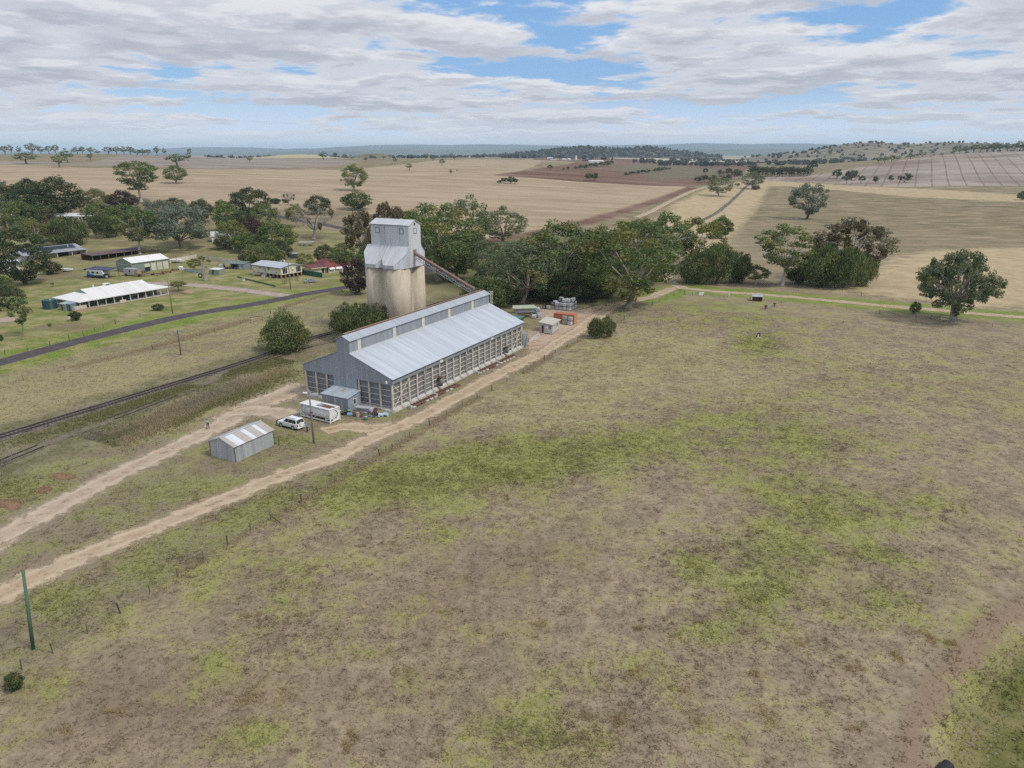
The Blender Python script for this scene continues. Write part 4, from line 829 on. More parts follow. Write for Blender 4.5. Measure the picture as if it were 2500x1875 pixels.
# ------------------------------------------------------------------ tank container
def make_tank():
    t = thing('tank_container', 'white tank container in its steel frame beside the shed door', 'tank', (-37.35, 117.75, 0), R(-31.0))
    L, Wd, H = 7.2, 2.46, 2.55
    for x in (0, L):
        f = MB(); e = .16; xs = (x, x + e) if x == 0 else (x - e, x)
        for y in (0, Wd - e): f.box(xs[0], y, 0, xs[1], y + e, H)
        for z in (.16, H - e - .01): f.box(xs[0] + .005, e, z, xs[1] - .005, Wd - e, z + e)
        f.build('end_frame', m_white, t)
        g = MB(); s_ = 1 if x == 0 else -1
        for (ya, za, yb, zb) in ((.12, .62, .62, .2), (Wd - .12, .62, Wd - .62, .2), (.12, H - .62, .62, H - .12), (Wd - .12, H - .62, Wd - .62, H - .12)): g.bar((x + s_ * .08, ya, za), (x + s_ * .08, yb, zb), .14, .10)
        g.build('gusset', m_white, t); ri, ro = [], []
        for k in range(16):
            an = (k + .5) * math.pi / 8; cc, sn = math.cos(an), math.sin(an); f_ = min((Wd / 2 - .17) / max(abs(cc), 1e-6), (H / 2 - .30) / max(abs(sn), 1e-6)); ri.append((Wd / 2 + cc * .80, H / 2 + .05 + sn * .80)); ro.append((Wd / 2 + cc * f_, H / 2 + sn * f_))
        x_ = x + s_ * .10; MB().loft([[(x_, *q_) for q_ in ro], [(x_, *q_) for q_ in ri], [(x_ + .03, *q_) for q_ in ri], [(x_ + .03, *q_) for q_ in ro]], False, False).build('end_plate', m_white, t)
    for y in (.02, Wd - .16):
        MB().box(.17, y, .18, L - .17, y + .14, .38).build('side_rail', m_white, t); MB().box(.17, y, H - .14, L - .17, y + .12, H - .02).build('top_rail', m_white, t)
    b = MB()
    for (xa, xb, y) in ((.25, 1.6, .08), (L - .25, L - 1.6, .08), (.25, 1.6, Wd - .08), (L - .25, L - 1.6, Wd - .08)): b.bar((xa, y, .85), (xb, y, .3), .12)
    b.build('diagonal', m_white, t)
    r = 1.06; cy, cz = Wd / 2, 1.33; pts = [(.22, .35), (.27, .75), (.42, .96), (.62, 1.0), (L - .62, 1.0), (L - .42, .96), (L - .27, .75), (L - .22, .35)]
    MB().tube([(p_[0], cy, cz) for p_ in pts], [p_[1] * r for p_ in pts], 28).build('tank', M('tank white', (.76, .755, .74), .35, dirt=(.55, .46, .36), dirt_amt=.35, dirt_scale=.9), t, True)
    for x in (1.3, L - 1.3): MB().cbox(x, cy, .2, .3, 1.9, .5).build('saddle', m_white, t)
    MB().box(.4, .45, .09, L - .4, Wd - .45, .13).build('floor_tray', m_rust, t)
    wk = MB(); wk.box(.18, .16, H - .10, 3.2, Wd - .16, H - .06); wk.box(3.25, .16, H - .10, L - .18, .62, H - .06); wk.box(3.25, Wd - .5, H - .10, L - .18, Wd - .16, H - .06); wk.build('walkway', m_white, t)
    MB().box(3.3, cy - .5, H - .13, 4.4, cy + .5, H - .05).build('walkway_grate', M('grey grate', (.24, .22, .20), .8), t); MB().box(4.5, cy - .5, H - .13, 6.4, cy + .45, H - .06).build('walkway_grate', m_rust, t)
    MB().cyl(3.85, cy, H - .3, H + .02, .3, 14).build('manhole', m_galv, t)
    ld = MB(); [ld.bar((x, -.02, .4), (x, -.02, H - .2), .05) for x in (1.15, 1.5)]; [ld.bar((1.15, -.02, z), (1.5, -.02, z), .04) for z in (.8, 1.1, 1.4, 1.7, 2.0)]; ld.build('ladder', m_galv, t)
    MB().cbox(L - .06, .45, .4, .14, .35, .3).build('valve_box', m_dark, t)
make_tank()

# ------------------------------------------------------------------ yard: hut, container, hopper, totes
def make_hut():
    t = thing('site_hut', 'small pale grey site hut with a flat skillion roof and dark red door', 'hut', (7.3, 178.95, 0), WRZ + R(7)); Wd, L = 3.25, 6.2
    mw = M_sheet('hut wall x', (.52, .52, .52), 0, .22, .6, lines=.12, dirt_amt=.2); b = MB()
    b.prism([(.0, .22), (Wd, .22), (Wd, 2.55), (0, 2.95)], 'y', 0, L); b.build('hut_wall', mw, t)
    MB().slab((-.5, -.35, 3.12), (Wd + .35, -.35, 2.66), (Wd + .35, L + .3, 2.66), (-.5, L + .3, 3.12), .14).build('hut_roof', M('hut roof', (.50, .475, .43), .8, dirt=(.40, .36, .31), dirt_amt=.5), t)
    MB().box(.35, -.04, .25, 1.0, .02, 2.2).build('hut_door', M('dark red door', (.10, .025, .03), .6), t); MB().box(.98, -.05, .22, 1.06, .03, 2.3).build('door_frame', m_white, t); MB().box(.29, -.05, .22, .35, .03, 2.3).build('door_frame', m_white, t)
    f = MB().box(1.3, -.05, 1.45, 3.0, .0, 2.3).build('window_frame', m_galv, t); MB().box(1.36, -.07, 1.52, 2.15, -.045, 2.23).build('pane', m_whitep, f); MB().box(2.2, -.07, 1.52, 2.94, -.045, 2.23).build('pane', M('grey glass', (.22, .25, .28), .15), f)
    f = MB().box(Wd - .01, 3.6, 1.2, Wd + .05, 4.9, 2.25).build('window_frame', m_galv, t); MB().box(Wd + .04, 3.68, 1.28, Wd + .07, 4.82, 2.18).build('pane', M('grey glass b', (.25, .27, .29), .15), f)
    for x in (1.5, 2.05): MB().box(x, -.03, .98, x + .22, 0.0, 1.2).build('notice', m_white, t)
    b = MB(); [b.cbox(x, y, 0, .3, .3, .23) for x in (.3, Wd - .3) for y in (.4, L / 2, L - .4)]; b.build('stump', m_timber, t)
    MB().bar((-.35, .3, 0), (-.35, .3, 2.9), .08).build('verandah_post', m_timber, t); MB().cbox(.68, -.35, .0, .9, .6, .18).build('step', m_conc, t)
make_hut()
def make_container():
    t = thing('shipping_container', 'faded orange shipping container behind the hut', 'container', (16.8, 189.1, 0), R(62)); L, Wd, H = 2.44, 6.06, 2.59
    b = MB(); n = 22; b.box(.06, .06, .12, L - .06, Wd - .06, H - .05); b.build('container_shell', m_orange, t)
    MB().box(.02, .02, H - .05, L - .02, Wd - .02, H).build('container_roof', M('orange roof', (.44, .155, .09), .7, dirt=(.33, .13, .09), dirt_amt=.5), t)
    fr = MB()
    for x in (0, L - .12):
        for y in (0, Wd - .12): fr.box(x, y, 0, x + .12, y + .12, H - .02)
    for x in (.01, L - .11): fr.box(x, .12, .02, x + .1, Wd - .12, .14); fr.box(x, .12, H - .15, x + .1, Wd - .12, H - .03)
    for y in (.01, Wd - .11): fr.box(.12, y, .02, L - .12, y + .1, .14); fr.box(.12, y, H - .15, L - .12, y + .1, H - .03)
    fr.build('corner_frame', M('orange frame', (.40, .14, .07), .6), t)
    for (x0, x1) in ((.14, L / 2 - .01), (L / 2 + .01, L - .14)):
        dr = MB().box(x0, -.0, .16, x1, .058, H - .17).build('container_door', m_orange2, t)
        MB().bar(((x0 + x1) / 2, -.03, .2), ((x0 + x1) / 2, -.03, H - .2), .04).build('lock_rod', m_galv, dr)
    rb = MB()
    for k in range(20): rb.box(L - .065, .25 + k * .29, .16, L - .03, .39 + k * .29, H - .17); rb.box(.03, .25 + k * .29, .16, .065, .39 + k * .29, H - .17)
    o = rb.build('side_ribs', m_orange, t); o['kind'] = 'stuff'
make_container()
def make_hopper():
    t = thing('field_bin', 'raised grey steel field bin with a pale green lid on thin legs', 'bin', (1.0, 197.0, 0), R(10)); L, Wd = 5.6, 2.5
    b = MB(); b.loft([[(.8, .7, .9), (L - .8, .7, .9), (L - .8, Wd - .7, .9), (.8, Wd - .7, .9)], [(0, 0, 1.6), (L, 0, 1.6), (L, Wd, 1.6), (0, Wd, 1.6)], [(0, 0, 2.75), (L, 0, 2.75), (L, Wd, 2.75), (0, Wd, 2.75)]]); b.build('bin_body', M('grey bin steel', (.28, .29, .30), .6, dirt=(.2, .19, .18), dirt_amt=.4), t)
    MB().slab((-.5, -.35, 2.82), (L + .3, -.35, 2.82), (L + .3, Wd + .3, 3.15), (-.5, Wd + .3, 3.15), .1).build('bin_lid', M('pale green lid', (.40, .44, .33), .7, dirt=(.52, .54, .46), dirt_amt=.6), t)
    for k in range(1, 4): MB().box(L * k / 4 - .04, -.05, 1.6, L * k / 4 + .04, 0, 2.74).build('bin_rib', m_galv, t)
    for x in (.5, L - .7):
        for y in (.2, Wd - .2): MB().bar((x, y, 0), (x, y, 1.6), .1).build('leg', m_galv, t)
make_hopper()
t = thing('skip_bin', 'low dark green skip half hidden behind the shed roof', 'skip', (-1.2, 189.6, 0), WRZ)
MB().loft([[(.2, .2, 0), (3.6, .2, 0), (3.6, 1.8, 0), (.2, 1.8, 0)], [(0, 0, 1.9), (4.0, 0, 1.9), (4.0, 2, 1.9), (0, 2, 1.9)]]).build('skip_body', M('dark green skip', (.03, .09, .07), .6), t); MB().slab((-.1, -.1, 2.0), (4.1, -.1, 2.0), (4.1, 2.1, 2.3), (-.1, 2.1, 2.3), .08).build('skip_lid', M('green skip lid', (.10, .20, .16), .6), t)
t = thing('loading_ramp', 'low concrete loading ramp with a brown deck beyond the shed end', 'ramp', at_w(15.5, 56.5), WRZ)
MB().loft([[(0, 0, 0), (4.2, 0, 0), (4.2, 6, 0), (0, 6, 0)], [(0, 0, .9), (4.0, .2, .9), (4.0, 6, 1.3), (0, 6, 1.3)]]).build('ramp_wall', m_conc, t); MB().slab((-.05, -.05, .96), (4.1, -.05, .96), (4.1, 6, 1.38), (-.05, 6, 1.38), .05).build('ramp_deck', m_brown, t)
t = thing('pipe_rail', 'white bent pipe handrail at the far end of the shed', 'handrail', at_w(19.0, 54.2), WRZ)
for k in range(3): MB().tube([(k * .8, 0, 0), (k * .8, 0, 2.2), (k * .8 + .25, 0, 2.5), (k * .8 + .5, 0, 2.2), (k * .8 + .5, 0, 1.2)], .05, 6).build('rail', m_white, t)

def tote_proto(col_pallet, name, bottle):
    t = thing(name, 'tote', 'tote')
    p_ = MB(); [p_.box(0, y, 0, 1.2, y + .16, .14) for y in (0, .42, .84)]; p_.box(0, 0, .14, 1.2, 1.0, .17); p_.build('pallet', col_pallet, t)
    MB().bbox(.05, .05, .18, 1.15, .95, 1.1, .09).build('bottle', bottle, t); MB().cyl(.6, .5, 1.1, 1.15, .12, 10).build('lid', m_dark, t)
    g = MB()
    for z in (.36, .6, .84, 1.06):
        for (a, b_) in (((.02, .02), (1.18, .02)), ((1.18, .02), (1.18, .98)), ((1.18, .98), (.02, .98)), ((.02, .98), (.02, .02))): g.bar((*a, z), (*b_, z), .014)
    for x in (.02, .31, .6, .89, 1.18):
        for y in (.02, .98): g.bar((x, y, .17), (x, y, 1.07), .014)
    for y in (.34, .66):
        for x in (.02, 1.18): g.bar((x, y, .17), (x, y, 1.07), .014)
    g.build('cage', m_galv, t); MB().box(.34, -.005, .45, .84, .015, .85).build('plate', m_galv, t)
    return t
TOTES = [tote_proto(m_dark, 'liquid_tote', m_whitep), tote_proto(m_timber_d, 'liquid_tote', M('grey bottle', (.50, .53, .56), .5, dirt=(.35, .35, .35), dirt_amt=.5)), tote_proto(m_dark, 'liquid_tote', M('black bottle', (.03, .03, .035), .5)), tote_proto(m_timber, 'liquid_tote', M('blue white bottle', (.52, .62, .70), .45)), tote_proto(m_timber, 'liquid_tote', M('pale tan bottle', (.46, .40, .30), .6))]
_used = set()
def tote(k, loc, rz, label, group):
    src = TOTES[k]; o = src if k not in _used else copy_tree(src); _used.add(k)
    o.location = loc; o.rotation_euler = (0, 0, rz); o['label'] = label; o['category'] = 'tote'; o['group'] = group
ORD = ['first', 'second', 'third', 'fourth', 'fifth', 'sixth', 'seventh']; LAY = ['bottom', 'middle', 'top']
KINDN = ['white', 'grey', 'black', 'bluish white', 'tan']
STK = (11.6, 209.3); rzs = R(-28); ex = (math.cos(rzs), math.sin(rzs)); ey = (-ex[1], ex[0])
grid = [[(0, 0, 4), (1, 0, 1), (2, 0, 3), (3, 0, 0), (4, 0, 0), (4, 1, 3), (4, 2, 1), (4, 3, 3), (4, 4, 0), (0, 1, 1), (1, 1, 1), (0, 2, 1), (2, 1, 1), (3, 1, 1)],
        [(0, 0, 2), (1, 0, 0), (2, 0, 1), (3, 0, 0), (4, 0, 1), (4, 1, 0), (4, 2, 1), (4, 3, 1), (4, 4, 0), (0, 1, 0), (1, 1, 0), (0, 2, 0)],
        [(1.6, .6, 2), (2.7, 0.3, 0), (3.6, .5, 0), (3.2, 1.5, 0), (4.1, 2.0, 0), (4.0, 3.1, 0), (1.3, 2.0, 0)]]
for li, layer in enumerate(grid):
    for (gx, gy, k) in layer:
        x = gx * 1.27; y = gy * 1.06; row = 'front row' if gy < .8 else '%s row' % ORD[int(round(gy))]
        tote(k, (STK[0] + ex[0] * x + ey[0] * y, STK[1] + ex[1] * x + ey[1] * y, li * 1.165), rzs + RR.uniform(-.03, .03), '%s liquid tote, %s layer of big stack, %s, %s along' % (KINDN[k], LAY[li], row, ORD[int(round(gx))]), 'liquid totes in the big stack')
tote(0, (15.0, 188.3, 0), R(-25), 'lower tote of the pair stacked against the orange container', 'totes by the container'); tote(1, (15.02, 188.35, 1.165), R(-27), 'upper tote of the pair stacked against the orange container', 'totes by the container'); tote(4, (13.6, 189.6, 1.17), R(-25), 'tan tote at the hut side of the orange container, raised on another', 'totes by the container'); tote(1, (13.6, 189.6, 0), R(-25), 'grey tote under the tan one beside the orange container', 'totes by the container')
q = 0
for i in range(3):
    for j in range(2): tote(0 if (i + j) % 2 else 3, (1.2 + i * 1.3, 203.6 + j * 1.15, 0), R(-8), '%s tote in the %s row behind the field bin, %s along' % (KINDN[0 if (i + j) % 2 else 3], ['front', 'back'][j], ORD[i]), 'totes behind the field bin')
for i in range(3): tote([1, 0, 1][i], (5.0 + i * .75, 202.6 - i * .55, 1.165 if i < 2 else 0), R(-6), '%s tote at the right end behind the field bin, %s' % (KINDN[[1, 0, 1][i]], ['raised at the back', 'raised in front', 'on the ground in front']
[i]), 'totes behind the field bin')
for i in range(2): tote([3, 1][i], (5.2 + i * .6, 202.4 - i * .5, 0), R(-6), '%s tote at the foot of the pile behind the field bin' % KINDN[[3, 1][i]], 'totes behind the field bin')
tote(3, (6.8, 200.6, 0), R(5), 'bluish tote under another, standing alone beside the field bin', 'loose totes in the yard'); tote(3, (6.85, 200.6, 1.165), R(8), 'bluish tote on top of another beside the field bin', 'loose totes in the yard'); tote(0, (5.6, 196.4, 0), R(-3), 'plain white tote nearest the bin legs', 'loose totes in the yard'); tote(3, (7.3, 197.4, 0), R(12), 'bluish tote between the white tote and the hut', 'loose totes in the yard'); tote(2, (9.0, 209.8, 0), R(-20), 'dark low tote left of the big stack', 'loose totes in the yard'); tote(1, (10.2, 209.2, 0), R(-24), 'grey tote just left of the big stack', 'loose totes in the yard')
# pale bags heaped on top of the totes behind the bin
for i in range(5):
    b = MB().ball((0, 0, .3), .75, .6, .42, 10, 6).build('bulk_bag', m_whitep if i % 2 else M('pinkish bag', (.60, .50, .46), .8), None, True); b.location = (.6 + i * .95, 203.9 + (i % 2) * .7, 1.12); b.rotation_euler = (0, 0, i); tag(b, '%s bulk bag slumped on the totes behind the field bin, %s along' % ('white' if i % 2 else 'pinkish', ORD[i]), 'bag', 'bags on the totes')

# ------------------------------------------------------------------ scrap beside the shed corner
def drum(x, y, col, label, lying=False, band=None, rz=0.0, z=0.0):
    t = thing('drum', label, 'drum', at_w(x, y, z), WRZ + rz, 'drums by the shed corner'); r, h = .31, .88
    b = MB(); pr = [(0, r * .96), (.02, r), (.29, r), (.30, r * 1.05), (.32, r), (.57, r), (.58, r * 1.05), (.60, r), (.86, r), (.88, r * .96)]
    if lying: b.tube([(-h / 2 + q[0], 0, r) for q in pr], [q[1] for q in pr], 16)
    else: b.tube([(0, 0, q[0]) for q in pr], [q[1] for q in pr], 16)
    b.build('drum_body', col, t, False)
    if band: (MB().cyl(0, 0, .62, .80, r * 1.02, 16) if not lying else MB().tube([(.1, 0, r), (.34, 0, r)], r * 1.02, 16)).build('drum_band', band, t)
    return t
m_redd = M('rusty red drum', (.23, .10, .08), .7, dirt=(.35, .28, .24), dirt_amt=.6); m_greyd = M('grey drum', (.36, .35, .34), .6, dirt=(.24, .16, .12), dirt_amt=.5)
drum(18.4, -5.2, m_greend, 'green drum with a white band standing foremost in the scrap', band=m_white)
drum(13.6, -3.9, m_greend, 'green and white drum standing near the porch corner', band=m_white); drum(12.4, -5.0, m_greend, 'green drum with white top at the tank end', band=m_white)
drum(14.7, -4.9, m_blue, 'blue grey drum lying on its side near the porch', True, rz=.6); drum(15.5, -4.55, m_redd, 'rusty red drum at the left of the row of three'); drum(16.25, -4.7, m_greyd, 'grey drum in the middle of the row of three'); drum(16.95, -4.3, m_redd, 'rusty red drum at the right of the row of three')
drum(20.3, -2.0, M('pale blue drum', (.45, .58, .74), .45), 'pale blue drum lying against the shed corner', True, rz=.15); drum(19.7, -2.55, M('light blue drum', (.50, .62, .75), .45), 'light blue drum lying in front of the pale blue one', True, rz=.1)
for k, (x, y, z) in enumerate(((15.6, -2.4, 0), (15.65, -2.3, .42), (15.7, -2.5, .84), (14.7, -1.6, 0))):
    o = MB().loft([[(-1.3, -.5, 0), (1.3, -.5, 0), (1.3, .5, .0), (-1.3, .5, 0)], [(-1.35, -.55, .25), (1.35, -.55, .25), (1.35, .55, .25), (-1.35, .55, .25)], [(-1.2, -.3, .40), (1.2, -.3, .40), (1.2, .3, .40), (-1.2, .3, .40)]]).build('metal_hood', m_galv, None); o.location = at_w(x, y, z); o.rotation_euler = (0, 0, WRZ + .1 * k); tag(o, 'silver metal hood in the scrap heap by the porch, ' + ['at the bottom of the pile', 'in the middle of the pile', 'on top of the pile', 'behind the pile'][k], 'hood', 'metal hoods by the shed')
for k, (x, y, z, m_) in enumerate(((17.6, -2.6, 0, m_timber_d), (18.3, -2.3, 0, m_whitep), (18.0, -3.2, 0, m_timber), (18.9, -2.9, 0, m_dark), (17.7, -2.5, .62, m_whitep), (18.4, -2.4, .62, m_rust))):
    t = thing('crate', 'open crate of scrap by the shed corner, ' + ['dark timber one at the bottom left', 'white one at the bottom', 'timber one lying in front', 'black one on the right', 'white one on top', 'rusty one on top'][k], 'crate', at_w(x, y, z), WRZ + .4 * k, 'scrap crates by the shed')
    b = MB(); b.box(-.35, -.3, 0, .35, .3, .05); b.box(-.35, -.3, .05, -.3, .3, .6); b.box(.3, -.3, .05, .35, .3, .6); b.box(-.3, .25, .05, .3, .3, .6); b.build('crate_shell', m_, t)
for k in range(4):
    o = MB().bar((-.8, 0, .1), (.8, .1, .2), .16, .1).build('scrap_bar', [m_blue, m_rust, m_whitep, m_dark][k], None); o.location = at_w(18.6 + .4 * k, -3.5 + .35 * k, .02); o.rotation_euler = (0, .2, k * .9); tag(o, '%s bar of scrap lying in the weeds by the drums' % ['blue', 'rusty', 'white', 'dark'][k], 'scrap bar', 'scrap bars')
t = thing('tyre_pile', 'black tyre lying beside the green drum', 'tyre', at_w(13.2, -4.7), WRZ)
MB().tube([(.45 * math.cos(a * .5236), .45 * math.sin(a * .5236), .14) for a in range(13)], .15, 8).build('tyre', m_black, t, True)
# ------------------------------------------------------------------ trees
def leaf_mat(name, dark, light, warm=None, transl=0.28):
    m, t, b = new_mat(name); tint = t.attr('tint'); P = t.n('ShaderNodeTexCoord').outputs['Object']
    rnd = t.n('ShaderNodeObjectInfo').outputs['Random']
    c = t.mix(tint, dark, light)
    if warm: c = t.mix(t.ss(t.attr('tint2'), 0.62, 0.9), c, warm)
    c = t.mix(1.0, c, t.ss(rnd, 0, 1, 0.86, 1.14), 'MULTIPLY')
    t.put(b.inputs['Base Color'], c); b.inputs['Roughness'].default_value = 0.6; b.inputs['Specular IOR Level'].default_value = 0.25
    tr = t.n('ShaderNodeBsdfTranslucent'); t.put(tr.inputs[0], t.mix(1.0, c, (1.1, 1.2, 0.6), 'MULTIPLY'))
    mx = t.n('ShaderNodeMixShader'); mx.inputs[0].default_value = transl
    o = m.node_tree.nodes['Material Output']; t.t.links.new(b.outputs[0], mx.inputs[1]); t.t.links.new(tr.outputs[0], mx.inputs[2]); t.t.links.new(mx.outputs[0], o.inputs[0])
    return m
L_GUM = leaf_mat('gum leaves', (0.083, 0.114, 0.067), (0.215, 0.258, 0.146), (0.236, 0.236, 0.104))
L_GUMG = leaf_mat('green gum leaves', (0.076, 0.119, 0.042), (0.195, 0.258, 0.087), (0.236, 0.229, 0.076))
L_GREY = leaf_mat('grey gum leaves', (0.119, 0.146, 0.119), (0.258, 0.292, 0.229), None)
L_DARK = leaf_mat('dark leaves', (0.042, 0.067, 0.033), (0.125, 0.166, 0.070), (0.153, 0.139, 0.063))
L_PEPP = leaf_mat('pepper tree leaves', (0.070, 0.098, 0.038), (0.185, 0.235, 0.088), (0.20, 0.20, 0.085))
L_MISTG = leaf_mat('brown gum leaves', (0.097, 0.093, 0.066), (0.217, 0.199, 0.142), (0.160, 0.135, 0.074))
L_MIST = leaf_mat('mistletoe leaves', (0.097, 0.072, 0.033), (0.209, 0.156, 0.067), (0.139, 0.125, 0.063))
L_PURP = leaf_mat('purple leaves', (0.052, 0.036, 0.036), (0.132, 0.092, 0.081), None)
L_OLIV = leaf_mat('olive leaves', (0.119, 0.137, 0.039), (0.264, 0.264, 0.081), None)
L_BARE = leaf_mat('sparse grey twigs', (0.181, 0.166, 0.146), (0.348, 0.327, 0.285), None)
L_YOUNG = leaf_mat('young leaves', (0.104, 0.146, 0.056), (0.271, 0.327, 0.146), (0.334, 0.306, 0.153))
def bark(name, a, b_):
    m, t, b = new_mat(name); v = t.mapping(t.n('ShaderNodeTexCoord').outputs['Object'], (2, 2, .4))
    t.put(b.inputs['Base Color'], t.mix(t.ss(t.noise(v, 1.2, 5, .7), .35, .65), a, b_)); b.inputs['Roughness'].default_value = .9; return m
B_GUM = bark('gum bark', (0.20, 0.155, 0.12), (0.40, 0.35, 0.29)); B_WHITE = bark('white bark', (0.42, 0.37, 0.31), (0.66, 0.62, 0.56)); B_DARK = bark('dark bark', (0.055, 0.045, 0.038), (0.13, 0.105, 0.085)); B_GREY = bark('grey bark', (0.20, 0.18, 0.16), (0.38, 0.35, 0.31))

def tube_np(V, F, pts, rad, n=6):
    pts = np.asarray(pts, float); k0 = len(V)
    d = np.gradient(pts, axis=0); d /= np.linalg.norm(d, axis=1)[:, None] + 1e-9
    for i in range(len(pts)):
        u = np.array([0, 0, 1.0]) if abs(d[i][2]) < .93 else np.array([1.0, 0, 0])
        a = np.cross(d[i], u); a /= np.linalg.norm(a) + 1e-9; b = np.cross(d[i], a)
        for q in range(n):
            an = 2 * math.pi * q / n; V.append(pts[i] + (a * math.cos(an) + b * math.sin(an)) * rad[i])
    for i in range(len(pts) - 1):
        for q in range(n):
            F.append((k0 + i * n + q, k0 + i * n + (q + 1) % n, k0 + (i + 1) * n + (q + 1) % n, k0 + (i + 1) * n + q))
def make_tree(name, seed, H, Wd, leafm, barkm, th=0.22, low=0.30, clumps=34, cr=(1.3, 2.3), per=130, leaf=(0.55, 0.32), flat_=0.7, shape='dome', hang=0.0, limbs=1.0, trunk_r=None, mist=0, vis=None, stems=1, mistm=None, fill=0.0, bare=0):
    """Returns a root Empty's two meshes: trunk with limbs, crown of leaf clumps."""
    rs = np.random.RandomState(seed); cz0 = H * low; Rx = Wd / 2
    C = []; tries = 0
    while len(C) < clumps and tries < 6000:
        tries += 1
        p = rs.normal(size=3); p /= np.linalg.norm(p); rad = rs.uniform(fill if fill else .45, 1.0) ** .6
        p = p * rad
        if shape == 'dome': z = (p[2] + 1) / 2; wz = math.sqrt(max(0, 1 - (max(0, z - .38) / .62) ** 2)) * (0.62 + .38 * min(1, z / .38))
        elif shape == 'cone': z = (p[2] + 1) / 2; wz = (1 - z) ** .75 * 1.0 + .10
        elif shape == 'vase': z = (p[2] + 1) / 2; wz = (.38 + .75 * z) if z < .75 else (.94 - (z - .75) * 1.7)
        elif shape == 'oval': z = (p[2] + 1) / 2; wz = math.sqrt(max(0.02, 1 - (2 * z - 1) ** 2))
        r_ = rs.uniform(*cr); hx = math.hypot(p[0], p[1]); an = math.atan2(p[1], p[0]); hr = min(1, hx * 1.15 + .08) * wz
        c = np.array([math.cos(an) * hr * max(.2, Rx - r_ * .8), math.sin(an) * hr * max(.2, Rx - r_ * .8), cz0 + r_ * flat_ * .5 + z * (H - cz0 - r_ * flat_ * 1.1)])
        if any(np.linalg.norm((c - q[0]) * np.array([1, 1, 1.25])) < (r_ + q[1]) * .52 for q in C): continue
        C.append((c, r_))
    # limbs
    V, F = [], []; tr = trunk_r or H * .026; bases = []
    lean = rs.normal(size=2) * .04 * H; top = np.array([lean[0], lean[1], H * th])
    for s in range(stems):
        a = rs.uniform(0, 6.28); off = np.array([math.cos(a), math.sin(a), 0]) * (0.0 if stems == 1 else Wd * .05)
        tp = top + off * (1 if stems == 1 else 4); r0 = tr / math.sqrt(stems) ** .7
        tube_np(V, F, [off + [0, 0, -.2], off + [0, 0, .12 * H * th], off * 1.3 + tp * .55, tp], [r0 * 1.7, r0 * 1.15, r0, r0 * .8], 7); bases.append((tp, r0 * .8))
    order = sorted(C, key=lambda q: q[0][2]); nl = int(len(order) * limbs); pick = [order[i] for i in rs.permutation(len(order))[:nl]]; mains = []
    for (c, r_) in pick:
        b0, br = bases[int(rs.randint(len(bases)))]
        src, sr = b0, br * .55
        if mains and rs.rand() < .65:
            j = min(range(len(mains)), key=lambda q: np.linalg.norm(mains[q][0] - c) + (0 if mains[q][0][2] < c[2] else 5)); m0 = mains[j]
            if np.linalg.norm(m0[0] - c) < np.linalg.norm(b0 - c): src, sr = m0[0], m0[1] * .7
        mid = src * .5 + c * .5 + np.array([0, 0, .10 * np.linalg.norm(c - src)]) + rs.normal(size=3) * .06 * np.linalg.norm(c - src)
        q1 = src * .75 + mid * .25 + rs.normal(size=3) * .03 * H * .3; end = c + (c - src) / (np.linalg.norm(c - src) + 1e-6) * r_ * .3
        tube_np(V, F, [src, q1, mid, mid * .45 + end * .55 + rs.normal(size=3) * .02 * H * .3, end], [sr, sr * .85, sr * .62, sr * .4, sr * .12], 5); mains.append((mid, sr * .62))
        for k in range(bare):
            e2 = c + rs.normal(size=3) * r_ * .9; tube_np(V, F, [mid * .3 + c * .7, (mid * .2 + c * .5 + e2 * .3) + rs.normal(size=3) * .15, e2], [sr * .3, sr * .2, sr * .05], 3)
    trunk = mesh_np(name + '_trunk', V, F, barkm, True)
    # leaves
    PV, T1, T2 = [], [], []
    for (c, r_) in C:
        n = max(4, int(per * (r_ / np.mean(cr)) ** 2)); d = rs.normal(size=(n, 3)); d /= np.linalg.norm(d, axis=1)[:, None]
        rr = r_ * rs.uniform(.15, 1, n) ** .45; sub = rs.normal(size=(5, 3)); sub /= np.linalg.norm(sub, axis=1)[:, None]
        lump = 1 + .28 * np.max(d @ sub.T, axis=1) - .22; p = d * rr[:, None] * lump[:, None]; p[:, 2] *= flat_
        low_ = p[:, 2] < 0; p[low_, 2] *= .7
        if hang: hg = (rs.rand(n) < .5) & (d[:, 2] < .5); p[hg, 2] -= rs.uniform(0, hang, hg.sum())
        p = p + c; p[:, 2] = np.maximum(p[:, 2], .15)
        nrm = d * .8 + rs.normal(size=(n, 3)) * .75 + np.array([0, 0, .35]); nrm /= np.linalg.norm(nrm, axis=1)[:, None]
        if hang:
            a = np.tile(np.array([0, 0, -1.0]), (n, 1)) + rs.normal(size=(n, 3)) * .35
        else: a = np.cross(nrm, rs.normal(size=(n, 3)))
        a /= np.linalg.norm(a, axis=1)[:, None]; b = np.cross(nrm, a); b /= np.linalg.norm(b, axis=1)[:, None] + 1e-9
        s = rs.uniform(.7, 1.3, n)[:, None]; a = a * leaf[0] / 2 * s; b = b * leaf[1] / 2 * s
        PV.append(np.stack([p - a, p + b, p + a, p - b], 1).reshape(-1, 3)); ct = rs.uniform(.15, .85); tt = np.clip(ct + rs.normal(size=n) * .22, 0, 1); T1.append(np.repeat(tt, 4)); T2.append(np.repeat(np.full(n, rs.rand()), 4))
    def pack(nm, PV, T1, T2, mt):
        PV = np.concatenate(PV); me = mesh_np(nm, PV, np.arange(len(PV)).reshape(-1, 4), mt); fattr(me, 'tint', np.concatenate(T1)); fattr(me, 'tint2', np.concatenate(T2)); return me
    crown = pack(name + '_crown', PV, T1, T2, leafm); ml = None
